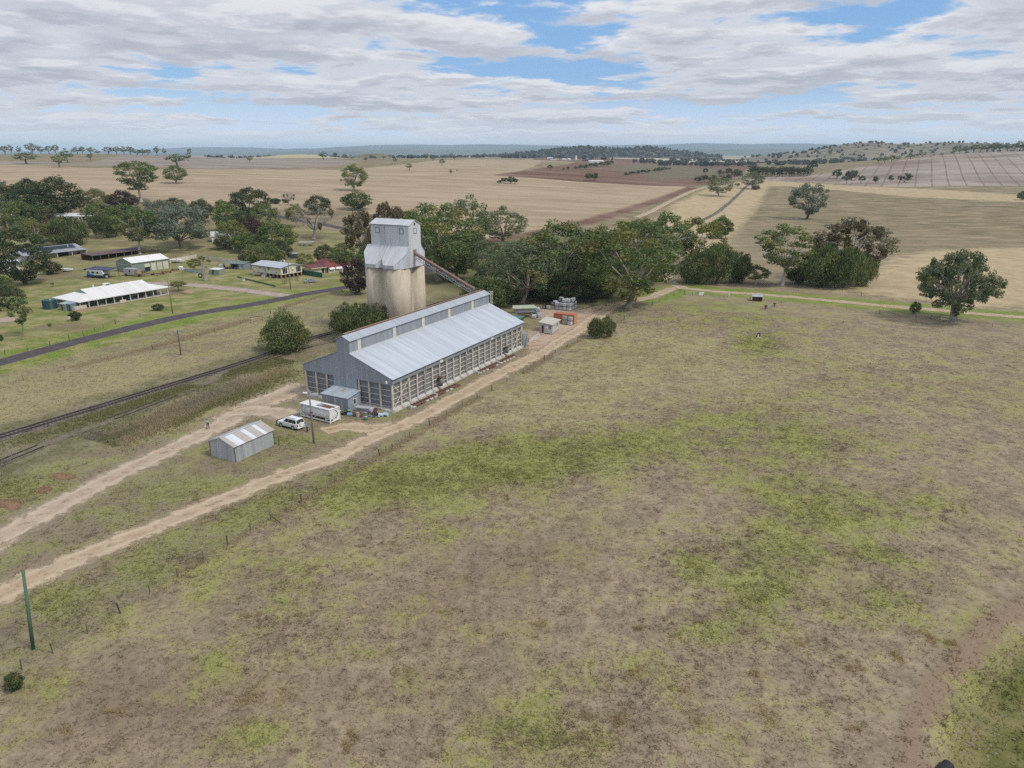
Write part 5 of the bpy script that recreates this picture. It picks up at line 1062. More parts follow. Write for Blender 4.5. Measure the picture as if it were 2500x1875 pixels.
    if mist:
        PV, T1, T2 = [], [], []
        for k in range(mist):
            c, r_ = C[int(rs.randint(len(C)))]; c = c + rs.normal(size=3) * r_ * .5 - np.array([0, 0, r_ * .35]); n = 130; d = rs.normal(size=(n, 3)); d /= np.linalg.norm(d, axis=1)[:, None]
            p = c + d * (rs.uniform(.2, 1, n) ** .5)[:, None] * np.array([.75, .75, 1.35]) * rs.uniform(.8, 1.25); a = np.tile(np.array([0, 0, -1.0]), (n, 1)) + rs.normal(size=(n, 3)) * .3; a /= np.linalg.norm(a, axis=1)[:, None]
            b = np.cross(d, a); b /= np.linalg.norm(b, axis=1)[:, None] + 1e-9; PV.append(np.stack([p - a * .32, p + b * .14, p + a * .32, p - b * .14], 1).reshape(-1, 3)); T1.append(np.repeat(rs.rand(n), 4)); T2.append(np.zeros(4 * n))
        ml = pack(name + '_mistletoe', PV, T1, T2, mistm or L_MIST)
    cvv = np.empty(len(crown.vertices) * 3); crown.vertices.foreach_get('co', cvv); cvv = cvv.reshape(-1, 3)
    ctr = (np.percentile(cvv[:, :2], 99, axis=0) + np.percentile(cvv[:, :2], 1, axis=0)) / 2; Wd = float(np.mean(np.percentile(cvv[:, :2], 99.2, axis=0) - np.percentile(cvv[:, :2], .8, axis=0))); H = float(np.percentile(cvv[:, 2], 99.7))
    return dict(H=H, W=Wd, trunk=trunk, crown=crown, mist=ml, name=name)
PROTO = {}
def P_(k, seeds, *a, **kw): PROTO[k] = [make_tree(k, s, *a, **kw) for s in seeds]
P_('gum', (11, 12, 13), 20, 18, L_GUM, B_GUM, th=.2, low=.10, clumps=66, cr=(1.2, 2.3), per=100, leaf=(.55, .36), limbs=.6, trunk_r=.5, flat_=.8)
P_('greengum', (21, 22, 23), 20, 17, L_GUMG, B_GUM, th=.2, low=.07, clumps=72, cr=(1.1, 2.2), per=100, leaf=(.55, .34), limbs=.5, trunk_r=.5, flat_=.82)
P_('opengum', (31, 32), 19, 14, L_GUMG, B_WHITE, th=.26, low=.20, clumps=52, cr=(1.0, 1.9), per=105, leaf=(.5, .3), limbs=1.0, trunk_r=.34, shape='vase')
P_('greygum', (41, 42), 13, 17, L_GREY, B_DARK, th=.16, low=.10, clumps=66, cr=(1.1, 1.9), per=105, leaf=(.48, .32), limbs=.5, trunk_r=.45, flat_=.8)
P_('mistgum', (51, 52), 19, 16, L_MISTG, B_WHITE, th=.26, low=.26, clumps=70, cr=(1.1, 1.9), per=80, leaf=(.5, .3), limbs=.7, trunk_r=.36, mist=40, bare=2)
P_('biggum', (61,), 14, 18.5, L_GUM, B_GREY, th=.22, low=.12, clumps=88, cr=(1.0, 1.8), per=110, leaf=(.44, .28), limbs=.9, trunk_r=.62, mist=24, mistm=L_DARK, flat_=.78)
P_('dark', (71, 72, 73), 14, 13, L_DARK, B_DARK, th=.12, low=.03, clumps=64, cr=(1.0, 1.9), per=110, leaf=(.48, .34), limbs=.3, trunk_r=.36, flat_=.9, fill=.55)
P_('pepper', (81, 82, 83), 11, 11, L_PEPP, B_DARK, th=.14, low=.04, clumps=66, cr=(.7, 1.8), per=115, leaf=(.7, .20), limbs=.4, trunk_r=.36, flat_=.95, hang=1.6, fill=.4)
P_('greenround', (91, 92), 11, 11, L_GUMG, B_DARK, th=.14, low=.05, clumps=54, cr=(1.0, 1.8), per=115, leaf=(.46, .32), limbs=.3, trunk_r=.3, flat_=.9, fill=.5)
P_('conifer', (101,), 19, 14, L_DARK, B_DARK, th=.10, low=.02, clumps=110, cr=(1.0, 1.9), per=100, leaf=(.5, .32), limbs=.25, trunk_r=.45, shape='oval', fill=.55)
P_('conebush', (111,), 8, 8.5, L_PEPP, B_DARK, th=.1, low=.0, clumps=80, cr=(.5, 1.35), per=120, leaf=(.34, .15), limbs=.2, trunk_r=.15, shape='cone', flat_=1.0, fill=.4, hang=.7)
P_('bush', (121, 122), 4, 5, L_PEPP, B_DARK, th=.1, low=.0, clumps=44, cr=(.3, 1.0), per=100, leaf=(.28, .13), limbs=.5, trunk_r=.08, flat_=1.0, fill=.35, hang=.3, bare=1)
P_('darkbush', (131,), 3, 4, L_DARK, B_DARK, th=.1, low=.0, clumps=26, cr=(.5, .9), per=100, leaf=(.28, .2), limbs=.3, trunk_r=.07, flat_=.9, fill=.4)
P_('purple', (141,), 9, 9, L_PURP, B_DARK, th=.1, low=.02, clumps=46, cr=(.9, 1.6), per=110, leaf=(.42, .28), limbs=.3, trunk_r=.2, flat_=.9, fill=.45)
P_('young', (151,), 9, 4.6, L_YOUNG, B_GREY, th=.26, low=.24, clumps=34, cr=(.5, .9), per=65, leaf=(.34, .24), limbs=.9, trunk_r=.11, shape='oval')
P_('bare', (161,), 14, 14, L_BARE, B_GREY, th=.24, low=.28, clumps=44, cr=(1.0, 1.8), per=26, leaf=(.5, .14), limbs=1.0, trunk_r=.42, bare=5, mist=5)
P_('deadlimb', (171,), 17, 15, L_GUMG, B_WHITE, th=.40, low=.16, clumps=44, cr=(1.1, 2.0), per=105, leaf=(.55, .32), limbs=1.0, trunk_r=.5, flat_=.75, bare=2)
P_('olive', (181, 182), 14, 13, L_OLIV, B_WHITE, th=.24, low=.12, clumps=48, cr=(1.1, 1.8), per=110, leaf=(.48, .3), limbs=.8, trunk_r=.3, flat_=.8)
P_('umbrella', (191,), 3.6, 4.6, L_OLIV, B_DARK, th=.42, low=.45, clumps=18, cr=(.5, .8), per=80, leaf=(.26, .2), limbs=1.0, trunk_r=.09)
P_('fargum', (201, 202, 203), 16, 13, L_GUM, B_DARK, th=.25, low=.28, clumps=15, cr=(1.6, 2.8), per=26, leaf=(1.3, .9), limbs=.8, trunk_r=.45)
P_('farbush', (211, 212), 8, 10, L_DARK, B_DARK, th=.12, low=.05, clumps=11, cr=(1.4, 2.2), per=26, leaf=(1.2, .9), limbs=.4, trunk_r=.3, fill=.4)
P_('farpine', (221, 222), 18, 8, L_DARK, B_DARK, th=.2, low=.2, clumps=12, cr=(1.4, 2.2), per=28, leaf=(1.2, .8), limbs=.4, trunk_r=.35, shape='oval')
NTREE = {}
def plant(kind, x, y, z, H, Wd, label, name='gum_tree', cat='tree', group=None, rz=None, one=False):
    ps = PROTO[kind]; p = ps[NTREE.get(kind, 0) % len(ps)]; NTREE[kind] = NTREE.get(kind, 0) + 1
    rz = RR.uniform(0, 6.28) if rz is None else rz; t = thing(name, label, cat, (x, y, z), rz, group); sc = (Wd / p['W'], Wd / p['W'], H / p['H'])
    for part in ('trunk', 'crown') + (('mist',) if p['mist'] else ()):
        o = link({'mist': 'mistletoe'}.get(part, part), p[part], t); o.scale = sc
    return t
def tree(kind, u, vb, vt, wpx, label, name='gum_tree', cat='tree', group=None, rz=None, hmin=None):
    """Tree whose foot is seen at (u, vb) and whose top at vt in the 2212 wide picture; wpx wide."""
    p = at(u, vb); z1 = zon(u, vt, p.x, p.y); H = max(1.0, z1 - p.z); Wd = wpx * pxm(p.y, p.z + H / 2)
    return plant(kind, p.x, p.y, p.z, H, Wd, label, name, cat, group, rz)
G_SILO = 'trees between the silo and the dirt lane'; G_TOWN = 'trees among the houses'; G_PAD = 'paddock trees'
for a in [
 ('conebush', 618, 757, 668, 98, 'conical bright green bush beside the railway line', 'bush', 'bush'),
 ('pepper', 765, 731, 655, 92, 'bushy green pepper tree in front of the silo foot, left lobe', 'pepper_tree'),
 ('pepper', 812, 722, 650, 78, 'green pepper tree directly against the silo foot', 'pepper_tree'),
 ('bush', 1288, 730, 687, 36, 'leafy bush on the paddock fence line, left one of a close pair', 'bush', 'bush'),
 ('bush', 1310, 729, 683, 36, 'leafy bush on the paddock fence line, right one of a close pair', 'bush', 'bush'),
 ('purple', 772, 636, 558, 62, 'dark purplish shrub at the road behind the silo', 'shrub', 'shrub', G_SILO),
 ('greenround', 735, 580, 535, 60, 'green tree behind the red roofed house', 'tree', 'tree', G_SILO),
 ('mistgum', 785, 575, 452, 80, 'brown mistletoe laden gum left of the silo headhouse', 'gum_tree', 'tree', G_SILO),
 ('mistgum', 850, 560, 446, 90, 'brown mistletoe laden gum just behind the silo headhouse', 'gum_tree', 'tree', G_SILO),
 ('greengum', 800, 610, 530, 60, 'low green gum left of the silo bins', 'gum_tree', 'tree', G_SILO),
 ('greengum', 905, 570, 452, 90, 'green gum showing right behind the silo headhouse', 'gum_tree', 'tree', G_SILO),
 ('greengum', 948, 606, 440, 165, 'broad tall green gum right of the silo', 'gum_tree', 'tree', G_SILO),
 ('gum', 1012, 560, 422, 105, 'tallest dark gum at the edge of the stubble right of the silo', 'gum_tree', 'tree', G_SILO),
 ('gum', 1085, 528, 446, 96, 'dark spreading gum at the stubble edge beyond the yard', 'gum_tree', 'tree', G_SILO),
 ('gum', 1045, 610, 520, 90, 'grey green gum in the middle of the grove behind the conveyor', 'gum_tree', 'tree', G_SILO),
 ('pepper', 1050, 664, 596, 108, 'bright green pepper tree behind the far end of the grain shed', 'pepper_tree', 'tree', G_SILO),
 ('gum', 1128, 655, 513, 165, 'large grey green gum behind the liquid totes on the left', 'gum_tree', 'tree', G_SILO),
 ('greengum', 1215, 642, 478, 165, 'large green gum behind the big stack of totes', 'gum_tree', 'tree', G_SILO),
 ('greengum', 1290, 620, 486, 120, 'green gum standing behind the dirt lane corner', 'gum_tree', 'tree', G_SILO),
 ('gum', 1165, 590, 505, 110, 'gum at the back of the grove above the totes', 'gum_tree', 'tree', G_SILO),
 ('greengum', 1357, 664, 478, 195, 'huge many limbed gum beside the dirt track at the yard entrance', 'gum_tree', 'tree', G_SILO),
 ('greengum', 985, 606, 505, 105, 'green gum filling the gap behind the conveyor foot', 'gum_tree', 'tree', G_SILO),
 ('gum', 1080, 625, 525, 95, 'grey green gum between the pepper tree and the large gum behind the field bin', 'gum_tree', 'tree', G_SILO),
 ('greengum', 1180, 645, 548, 95, 'lower green gum crown directly behind the big stack of totes', 'gum_tree', 'tree', G_SILO),
 ('gum', 1252, 630, 505, 110, 'gum between the two large green gums above the totes', 'gum_tree', 'tree', G_SILO),
 ('greengum', 1322, 625, 500, 105, 'green gum just behind the left side of the huge gum', 'gum_tree', 'tree', G_SILO),
 ('greengum', 1408, 608, 525, 80, 'lower green gum crown between the huge gum and the lane corner', 'gum_tree', 'tree', G_SILO),
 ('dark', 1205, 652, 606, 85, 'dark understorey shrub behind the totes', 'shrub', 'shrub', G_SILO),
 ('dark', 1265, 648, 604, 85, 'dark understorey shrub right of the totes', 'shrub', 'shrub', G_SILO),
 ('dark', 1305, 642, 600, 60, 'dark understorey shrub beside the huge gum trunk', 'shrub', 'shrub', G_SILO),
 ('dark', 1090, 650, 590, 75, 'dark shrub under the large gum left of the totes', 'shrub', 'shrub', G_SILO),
 ('pepper', 1150, 640, 585, 60, 'green shrub beneath the gums behind the field bin', 'shrub', 'shrub', G_SILO),
 ('greengum', 1385, 570, 470, 95, 'green gum behind the huge gum with pale sky gaps', 'gum_tree', 'tree', G_SILO),
 ('deadlimb', 1435, 588, 458, 120, 'gum with bare white dead limbs at the lane corner', 'gum_tree', 'tree', G_SILO),
 ('olive', 1508, 582, 470, 105, 'olive green gum with pale limbs beyond the lane bend', 'gum_tree', 'tree', G_SILO),
 ('greenround', 1558, 515, 466, 44, 'small rounded bright green tree on the railway reserve', 'tree', 'tree', G_SILO),
 ('pepper', 1500, 612, 545, 75, 'drooping pepper tree inside the lane bend, nearest the corner', 'pepper_tree', 'tree', G_SILO),
 ('pepper', 1548, 612, 528, 75, 'tall drooping pepper tree right of the lane bend', 'pepper_tree', 'tree', G_SILO),
 ('pepper', 1592, 610, 545, 58, 'narrow drooping pepper tree beside the lane', 'pepper_tree', 'tree', G_SILO),
 ('olive', 1632, 614, 572, 55, 'small olive shrub at the right end of the pepper trees', 'shrub', 'shrub', G_SILO),
 ('bush', 1610, 575, 553, 20, 'tiny green bush in the dry grass above the pepper trees', 'bush', 'bush', G_SILO),
 ('opengum', 1690, 617, 485, 118, 'slender white limbed gum beside the lane', 'gum_tree', 'tree', G_SILO),
 ('darkbush', 1722, 612, 575, 45, 'dark shrub at the foot of the white limbed gum', 'shrub', 'shrub', G_SILO),
 ('mistgum', 1832, 606, 470, 158, 'big brownish mistletoe gum behind the dark pepper trees', 'gum_tree', 'tree', G_SILO),
 ('pepper', 1772, 618, 528, 90, 'dense dark pepper tree right of the white limbed gum', 'pepper_tree', 'tree', G_SILO),
 ('pepper', 1822, 622, 535, 80, 'dense pepper tree under the brown mistletoe gum', 'pepper_tree', 'tree', G_SILO),
 ('pepper', 1864, 618, 552, 52, 'smaller pepper tree at the right edge of the brown mistletoe gum', 'pepper_tree', 'tree', G_SILO),
 ('greygum', 1743, 473, 396, 77, 'lone blue green gum in the middle of the dry pasture', 'gum_tree', 'tree', G_PAD),
 ('biggum', 2058, 694, 540, 160, 'big dark spreading gum beside the lane at the right', 'gum_tree', 'tree', G_PAD),
 ('bush', 1975, 678, 650, 22, 'small dark bush beside the lane left of the big spreading gum', 'bush', 'bush'),
 ('gum', 1553, 424, 379, 54, 'leaning gum beside the distant railway, left of the line', 'gum_tree', 'tree', G_PAD),
 ('gum', 1625, 408, 371, 46, 'gum beside the distant railway, right of the line', 'gum_tree', 'tree', G_PAD),
 ('darkbush', 1633, 410, 401, 16, 'low bush under the gum right of the distant railway', 'bush', 'bush'),
 ('darkbush', 1416, 497, 489, 9, 'tiny bush by the straight dirt track', 'bush', 'bush'), ('darkbush', 1429, 488, 480, 8, 'tinier bush up the straight dirt track', 'bush', 'bush'),
 ('bush', 2208, 432, 412, 20, 'dark bush at the right edge of the pasture', 'bush', 'bush'),
 # town
 ('conifer', 55, 614, 487, 112, 'big dark conical tree left of the solar roofed house', 'tree', 'tree', G_TOWN),
 ('dark', 18, 668, 614, 68, 'dark rounded tree at the left edge near the lawn', 'tree', 'tree', G_TOWN),
 ('greenround', 5, 640, 590, 50, 'dark tree at the left edge above the lawn tree', 'tree', 'tree', G_TOWN),
 ('young', 50, 727, 638, 46, 'young pale leaved tree on the lawn by the water tank', 'tree', 'tree', G_TOWN),
 ('darkbush', 113, 592, 565, 38, 'round dark bush below the conical tree', 'bush', 'bush', G_TOWN),
 ('dark', 72, 470, 386, 84, 'large dark tree behind the far white house, left of the pair', 'tree', 'tree', G_TOWN),
 ('dark', 128, 472, 382, 112, 'large dark tree behind the far white house, right of the pair', 'tree', 'tree', G_TOWN),
 ('dark', 12, 462, 398, 78, 'dark tree on the left edge behind the far houses', 'tree', 'tree', G_TOWN),
 ('gum', -10, 450, 380, 70, 'grey gum at the very left edge behind the houses', 'gum_tree', 'tree', G_TOWN),
 ('gum', 15, 500, 425, 66, 'grey leaved gum left of the flagpole', 'gum_tree', 'tree', G_TOWN),
 ('greenround', 55, 505, 432, 66, 'mid green tree behind the flagpole', 'tree', 'tree', G_TOWN),
 ('dark', 95, 500, 440, 62, 'dark tree left of the far white house', 'tree', 'tree', G_TOWN),
 ('olive', 78, 535, 470, 66, 'yellowish green tree left of the blue container', 'tree', 'tree', G_TOWN),
 ('pepper', 150, 530, 467, 76, 'bright green tree between the far road and the solar roofed house', 'tree', 'tree', G_TOWN),
 ('pepper', 232, 512, 458, 62, 'bright green tree on the far road with a dark trunk', 'tree', 'tree', G_TOWN),
 ('olive', 212, 458, 407, 48, 'bushy green tree on the edge of the stubble left of the tall gum', 'tree', 'tree', G_TOWN),
 ('purple', 264, 452, 411, 66, 'brownish rounded tree at the stubble edge under the tall gum', 'tree', 'tree', G_TOWN),
 ('greenround', 222, 490, 435, 76, 'mid green tree behind the far power pole', 'tree', 'tree', G_TOWN),
 ('greenround', 275, 490, 440, 70, 'mid green tree behind the tall gum trunk', 'tree', 'tree', G_TOWN),
 ('opengum', 302, 548, 450, 82, 'grey gum with slender forked trunk beside the rusty shed', 'gum_tree', 'tree', G_TOWN),
 ('greygum', 393, 537, 440, 140, 'broad grey spreading gum with dark forked trunk', 'gum_tree', 'tree', G_TOWN),
 ('greygum', 345, 500, 432, 80, 'grey gum behind the broad spreading one', 'gum_tree', 'tree', G_TOWN),
 ('dark', 378, 452, 427, 45, 'dark round tree at the stubble edge above the spreading gum', 'tree', 'tree', G_TOWN),
 ('dark', 437, 480, 430, 52, 'dark upright tree right of the spreading gum', 'tree', 'tree', G_TOWN),
 ('greenround', 480, 458, 430, 28, 'small rounded tree on the stubble edge', 'tree', 'tree', G_TOWN),
 ('dark', 543, 470, 405, 88, 'tall dark domed tree above the hidden white house', 'tree', 'tree', G_TOWN),
 ('greenround', 495, 500, 438, 60, 'green tree behind the hidden white house', 'tree', 'tree', G_TOWN),
 ('greengum', 575, 505, 440, 60, 'pale trunked gum right of the tall dark domed tree', 'gum_tree', 'tree', G_TOWN),
 ('dark', 525, 520, 455, 70, 'dark tree behind the bare brown one', 'tree', 'tree', G_TOWN),
 ('olive', 505, 540, 475, 62, 'olive tree right of the hidden white house', 'tree', 'tree', G_TOWN),
 ('dark', 487, 537, 510, 45, 'low dark tree in front of the hidden white house', 'tree', 'tree', G_TOWN),
 ('purple', 548, 530, 468, 50, 'reddish brown tree in the middle of the town grove', 'tree', 'tree', G_TOWN),
 ('greenround', 600, 545, 475, 78, 'broad green tree at the right of the town grove', 'tree', 'tree', G_TOWN),
 ('greenround', 535, 545, 500, 56, 'green tree low in the middle of the town grove', 'tree', 'tree', G_TOWN),
 ('pepper', 572, 573, 524, 84, 'pale green drooping tree behind the cream house', 'pepper_tree', 'tree', G_TOWN),
 ('dark', 607, 560, 518, 48, 'dark tree right behind the drooping one', 'tree', 'tree', G_TOWN),
 ('purple', 533, 568, 543, 34, 'small brown tree left of the drooping one', 'tree', 'tree', G_TOWN),
 ('bare', 623, 443, 415, 36, 'bare grey tree out on the stubble edge', 'bare_tree', 'tree', G_TOWN),
 ('bare', 678, 516, 440, 100, 'bare pale branched tree beside the far road', 'bare_tree', 'tree', G_TOWN),
 ('dark', 687, 462, 422, 54, 'dark tree behind the bare pale one', 'tree', 'tree', G_TOWN),
 ('olive', 640, 490, 440, 40, 'light green tree left of the bare pale one', 'tree', 'tree', G_TOWN),
 ('greenround', 772, 453, 412, 62, 'rounded green tree standing in the stubble above the silo', 'tree', 'tree', G_TOWN),
 ('olive', 661, 584, 546, 36, 'rounded yellow green tree between the cream and red roofed houses', 'tree', 'tree', G_TOWN),
 ('dark', 703, 570, 528, 44, 'dark tree behind the red roof, left', 'tree', 'tree', G_TOWN),
 ('opengum', 745, 575, 525, 50, 'pale trunked tree behind the red roof, right', 'gum_tree', 'tree', G_TOWN),
 ('olive', 421, 584, 558, 28, 'small round tree in the yard of the boat', 'tree', 'tree', G_TOWN), ('olive', 437, 566, 552, 14, 'tiny tree against the cream fence, right of the corner', 'tree', 'tree', G_TOWN), ('umbrella', 452, 572, 560, 10, 'tiny shrub against the cream fence further right', 'tree', 'tree', G_TOWN),
 ('umbrella', 386, 629, 607, 32, 'little umbrella shaped tree beside the driveway', 'tree', 'tree', G_TOWN),
 ('darkbush', 342, 670, 656, 24, 'dark garden bush below the ranch verandah', 'bush', 'bush', G_TOWN), ('darkbush', 163, 692, 672, 24, 'dark shrub at the ranch house corner', 'bush', 'bush', G_TOWN),
 ('umbrella', 109, 712, 698, 8, 'tiny young tree on the ranch fence line', 'sapling', 'tree', G_TOWN), ('umbrella', 114, 620, 610, 8, 'tiny sapling on the grass behind the ranch house', 'sapling', 'tree', G_TOWN), ('darkbush', 4, 737, 722, 8, 'little dark shrub on the lawn at the left edge', 'bush', 'bush', G_TOWN),
 ('darkbush', 595, 440, 428, 22, 'low bush at the stubble edge, left', 'bush', 'bush', G_TOWN), ('darkbush', 618, 438, 430, 12, 'low bush at the stubble edge, right', 'bush', 'bush', G_TOWN),
 # paddock
 ('opengum', 305, 435, 348, 82, 'tall open gum standing alone in the stubble behind the town', 'gum_tree', 'tree', G_PAD),
 ('greengum', 380, 396, 357, 46, 'rounded gum in the stubble right of the tall open gum', 'gum_tree', 'tree', G_PAD),
 ('greengum', 766, 412, 354, 54, 'lone gum in the stubble directly above the silo', 'gum_tree', 'tree', G_PAD),
 ('darkbush', 34, 1490, 1450, 36, 'dark scruffy shrub at the foot of the green post', 'shrub', 'shrub')]: tree(*a)

# far trees: seen in three strips of the skyline, 0.34 px of the 2212 wide picture per strip unit
ORDS = 'first second third fourth fifth sixth seventh eighth ninth tenth eleventh twelfth thirteenth fourteenth fifteenth sixteenth seventeenth eighteenth nineteenth twentieth'.split()
SKY_L = [70, 118, 30, 205, 260, 310, 355, 490, 525, 580, 620, 690, 745, 790, 830, 870, 905, 940, 1000, 1043]; SKY_R = [1290, 1325, 1370, 1410, 1490, 1530, 1570, 1690, 1768, 1800, 1838, 1890, 1930, 1975, 2020, 2060, 2110, 2150, 2185, 2240]
def nth(q, xs): return ORDS[sorted(xs).index(q[0])]
def strip(x0, lst, kind, mk, group):
    for i, q in enumerate(lst):
        u = (x0 + q[0] * .38427) / 1.1302; vb = (330 + q[1] * .38427) / 1.1302; vt = (330 + q[2] * .38427) / 1.1302; wp = q[3] * .38427 / 1.1302
        lab, nm = mk(i, q); tree(q[4] if len(q) > 4 else kind, u, vb, vt, wp, lab, nm, 'tree', group)
strip(0, [(170, 182, 110, 130), (378, 205, 122, 80), (430, 175, 82, 75), (575, 160, 118, 40), (1125, 195, 118, 125), (1195, 162, 115, 45), (1205, 120, 85, 28), (1590, 172, 135, 38), (2055, 155, 105, 60), (2130, 150, 110, 30), (2190, 148, 118, 25), (1708, 140, 120, 18), (1910, 140, 125, 18)], 'fargum',
      lambda i, q: (['wide dark gum on the stubble at the far left', 'small gum left of a leaning one on the far stubble', 'leaning gum below the left skyline', 'little round tree on the grey far paddock', 'wide gum on the far stubble edge', 'gum just right of the wide far one', 'small tree on the skyline knoll', 'lone round tree on the grey far paddock', 'wide skyline gum near the pale rise', 'thin skyline gum right of a wide one', 'small skyline tree above the lone paddock gum', 'tiny pale tree before the straw coloured rise', 'tiny tree on the straw coloured rise'][i], 'gum_tree'), G_PAD)
strip(0, [(70, 120, 60, 35), (118, 98, 70, 32), (30, 105, 68, 50), (205, 115, 50, 80), (260, 112, 68, 45), (310, 105, 68, 45), (355, 103, 60, 45), (490, 110, 72, 60), (525, 122, 72, 35), (580, 115, 76, 60), (620, 115, 95, 40), (690, 122, 75, 65), (745, 122, 70, 45), (790, 122, 70, 60), (830, 125, 72, 50), (870, 128, 90, 60), (905, 130, 85, 50), (940, 128, 90, 40), (1000, 130, 70, 40), (1043, 110, 78, 25)], 'fargum',
      lambda i, q: ('dark gum of the broken row on the left skyline ridge, %s from the left' % nth(q, SKY_L), 'skyline_gum'), 'gums along the left skyline')
strip(800, [(50, 145, 112, 30), (108, 142, 118, 22), (242, 170, 135, 28), (428, 180, 142, 28), (395, 152, 120, 22), (518, 225, 175, 42), (530, 152, 120, 35), (625, 155, 118, 45), (670, 162, 138, 30), (748, 150, 122, 35), (785, 148, 112, 25), (805, 162, 122, 22), (728, 192, 150, 40), (782, 255, 215, 24), (822, 232, 215, 10), (355, 152, 130, 30), (160, 150, 135, 25), (995, 140, 112, 30), (1275, 140, 108, 20)], 'fargum',
      lambda i, q: ('lone gum on the far stubble rise, %s' % (['leftmost', 'second from the left', 'below the round hill', 'above a forked one', 'small on the crest', 'forked and largest', 'pale on the crest', 'wide and pale on the crest', 'right of the wide pale one', 'pale near the crest middle', 'tall thin on the crest', 'last of the crest group', 'dense and round below the crest', 'small beside the dam', 'tiny speck by the dam', 'low beside the round hill', 'low on the left crest', 'right of the crest', 'tall by the farm'][i]), 'gum_tree'), 'gums on the far stubble rise')
strip(800, [(1415, 218, 186, 36), (1497, 222, 208, 16), (1528, 222, 198, 22), (1574, 218, 196, 20), (1605, 218, 188, 40), (1635, 215, 186, 40), (1672, 208, 176, 45), (1705, 205, 172, 45), (1740, 200, 168, 50), (1775, 196, 162, 45), (1800, 190, 160, 36), (1900, 258, 235, 40), (1930, 254, 228, 45), (1965, 250, 222, 45), (2000, 244, 218, 45), (2030, 242, 216, 40), (2080, 236, 210, 40), (2110, 232, 202, 40), (2140, 230, 200, 40), (2170, 220, 204, 22)], 'farbush',
      lambda i, q: ('lone round tree at the start of the farm hedge row' if i == 0 else ('dark tree in the hedge row leading to the far farm, %s from the left' % ORDS[i - 1] if i < 11 else 'dark tree in the hedge across the red ploughed field, %s from the left' % ORDS[i - 11]), 'hedge_tree'), 'hedge trees on the red fields')
strip(800, [(1662, 290, 240, 60), (1695, 288, 238, 50), (1130, 308, 270, 45), (1165, 308, 262, 55), (1190, 310, 274, 40), (1090, 305, 285, 35), (1114, 302, 270, 30)], 'farbush', lambda i, q: (['twin crowned tree in the red ploughed field, left stem', 'twin crowned tree in the red ploughed field, right stem', 'bush of the clump out in the stubble, on its left side', 'bush of the clump out in the stubble, in its middle', 'bush of the clump out in the stubble, on its right side', 'bush of the clump out in the stubble, at its left end', 'bush of the clump out in the stubble, low in front'][i], 'paddock_bush'), 'clumps in the fields')
strip(1650, [(1022, 275, 215, 62), (1085, 312, 225, 58), (1115, 285, 222, 80), (1177, 305, 255, 45), (1270, 305, 258, 42), (1362, 300, 252, 36), (1455, 300, 240, 70), (188, 248, 208, 36), (285, 258, 216, 40), (335, 258, 208, 50), (375, 262, 214, 60), (400, 280, 222, 50), (140, 300, 262, 55), (180, 300, 252, 65), (230, 298, 250, 50), (330, 292, 246, 50), (390, 325, 305, 40), (865, 230, 155, 60)], 'farbush',
      lambda i, q: (['tree on the foot of the ploughed hill, first in the row', 'tree on the foot of the ploughed hill, twin below the second', 'tree on the foot of the ploughed hill, spreading second', 'tree on the foot of the ploughed hill, third', 'tree on the foot of the ploughed hill, fourth', 'thin tree on the foot of the ploughed hill, fifth', 'round tree on the foot of the ploughed hill, last', 'tall dark tree alone on the red field', 'round tree left of the railway clump', 'upper left tree of the clump by the far railway', 'tallest tree of the clump by the far railway', 'right tree of the clump by the far railway', 'low dark bush at the left of the far railway clump', 'low dark bush second in the far railway clump', 'low dark bush third in the far railway clump', 'low tree beneath the far railway clump', 'small flat bush between the two railway gums', 'tall gum at the right end of the plantation'][i], 'field_tree'), 'trees around the ploughed hill')
strip(1650, [(x, 262 - (x - 470) * .02 + (k % 2) * 6, (196 if x > 540 else 186) + (k * 37 % 14), 52) for k, x in enumerate(range(470, 860, 19))] + [(x, 248, 200 + (k * 29 % 16), 50) for k, x in enumerate(range(480, 850, 24))], 'farpine', lambda i, q: ('dark plantation tree in the dense block at the foot of the ploughed hill', 'plantation_tree'), 'dense plantation block')
strip(1650, [(1290, 180, 135, 35), (1325, 178, 132, 40), (1370, 172, 125, 45), (1410, 162, 130, 40), (1490, 150, 118, 50), (1530, 142, 118, 28), (1570, 140, 106, 50), (1690, 132, 112, 22), (1768, 122, 70, 30), (1800, 118, 80, 30), (1838, 115, 68, 50), (1890, 110, 60, 50), (1930, 108, 55, 50), (1975, 105, 52, 55), (2020, 100, 45, 60), (2060, 95, 50, 50), (2110, 85, 48, 55), (2150, 80, 55, 40), (2185, 78, 35, 60), (2240, 74, 38, 55)], 'fargum', lambda i, q: ('dark gum on the ploughed hill crest at the right, %s from the left' % nth(q, SKY_R), 'crest_gum'), 'gums along the ploughed hill crest')
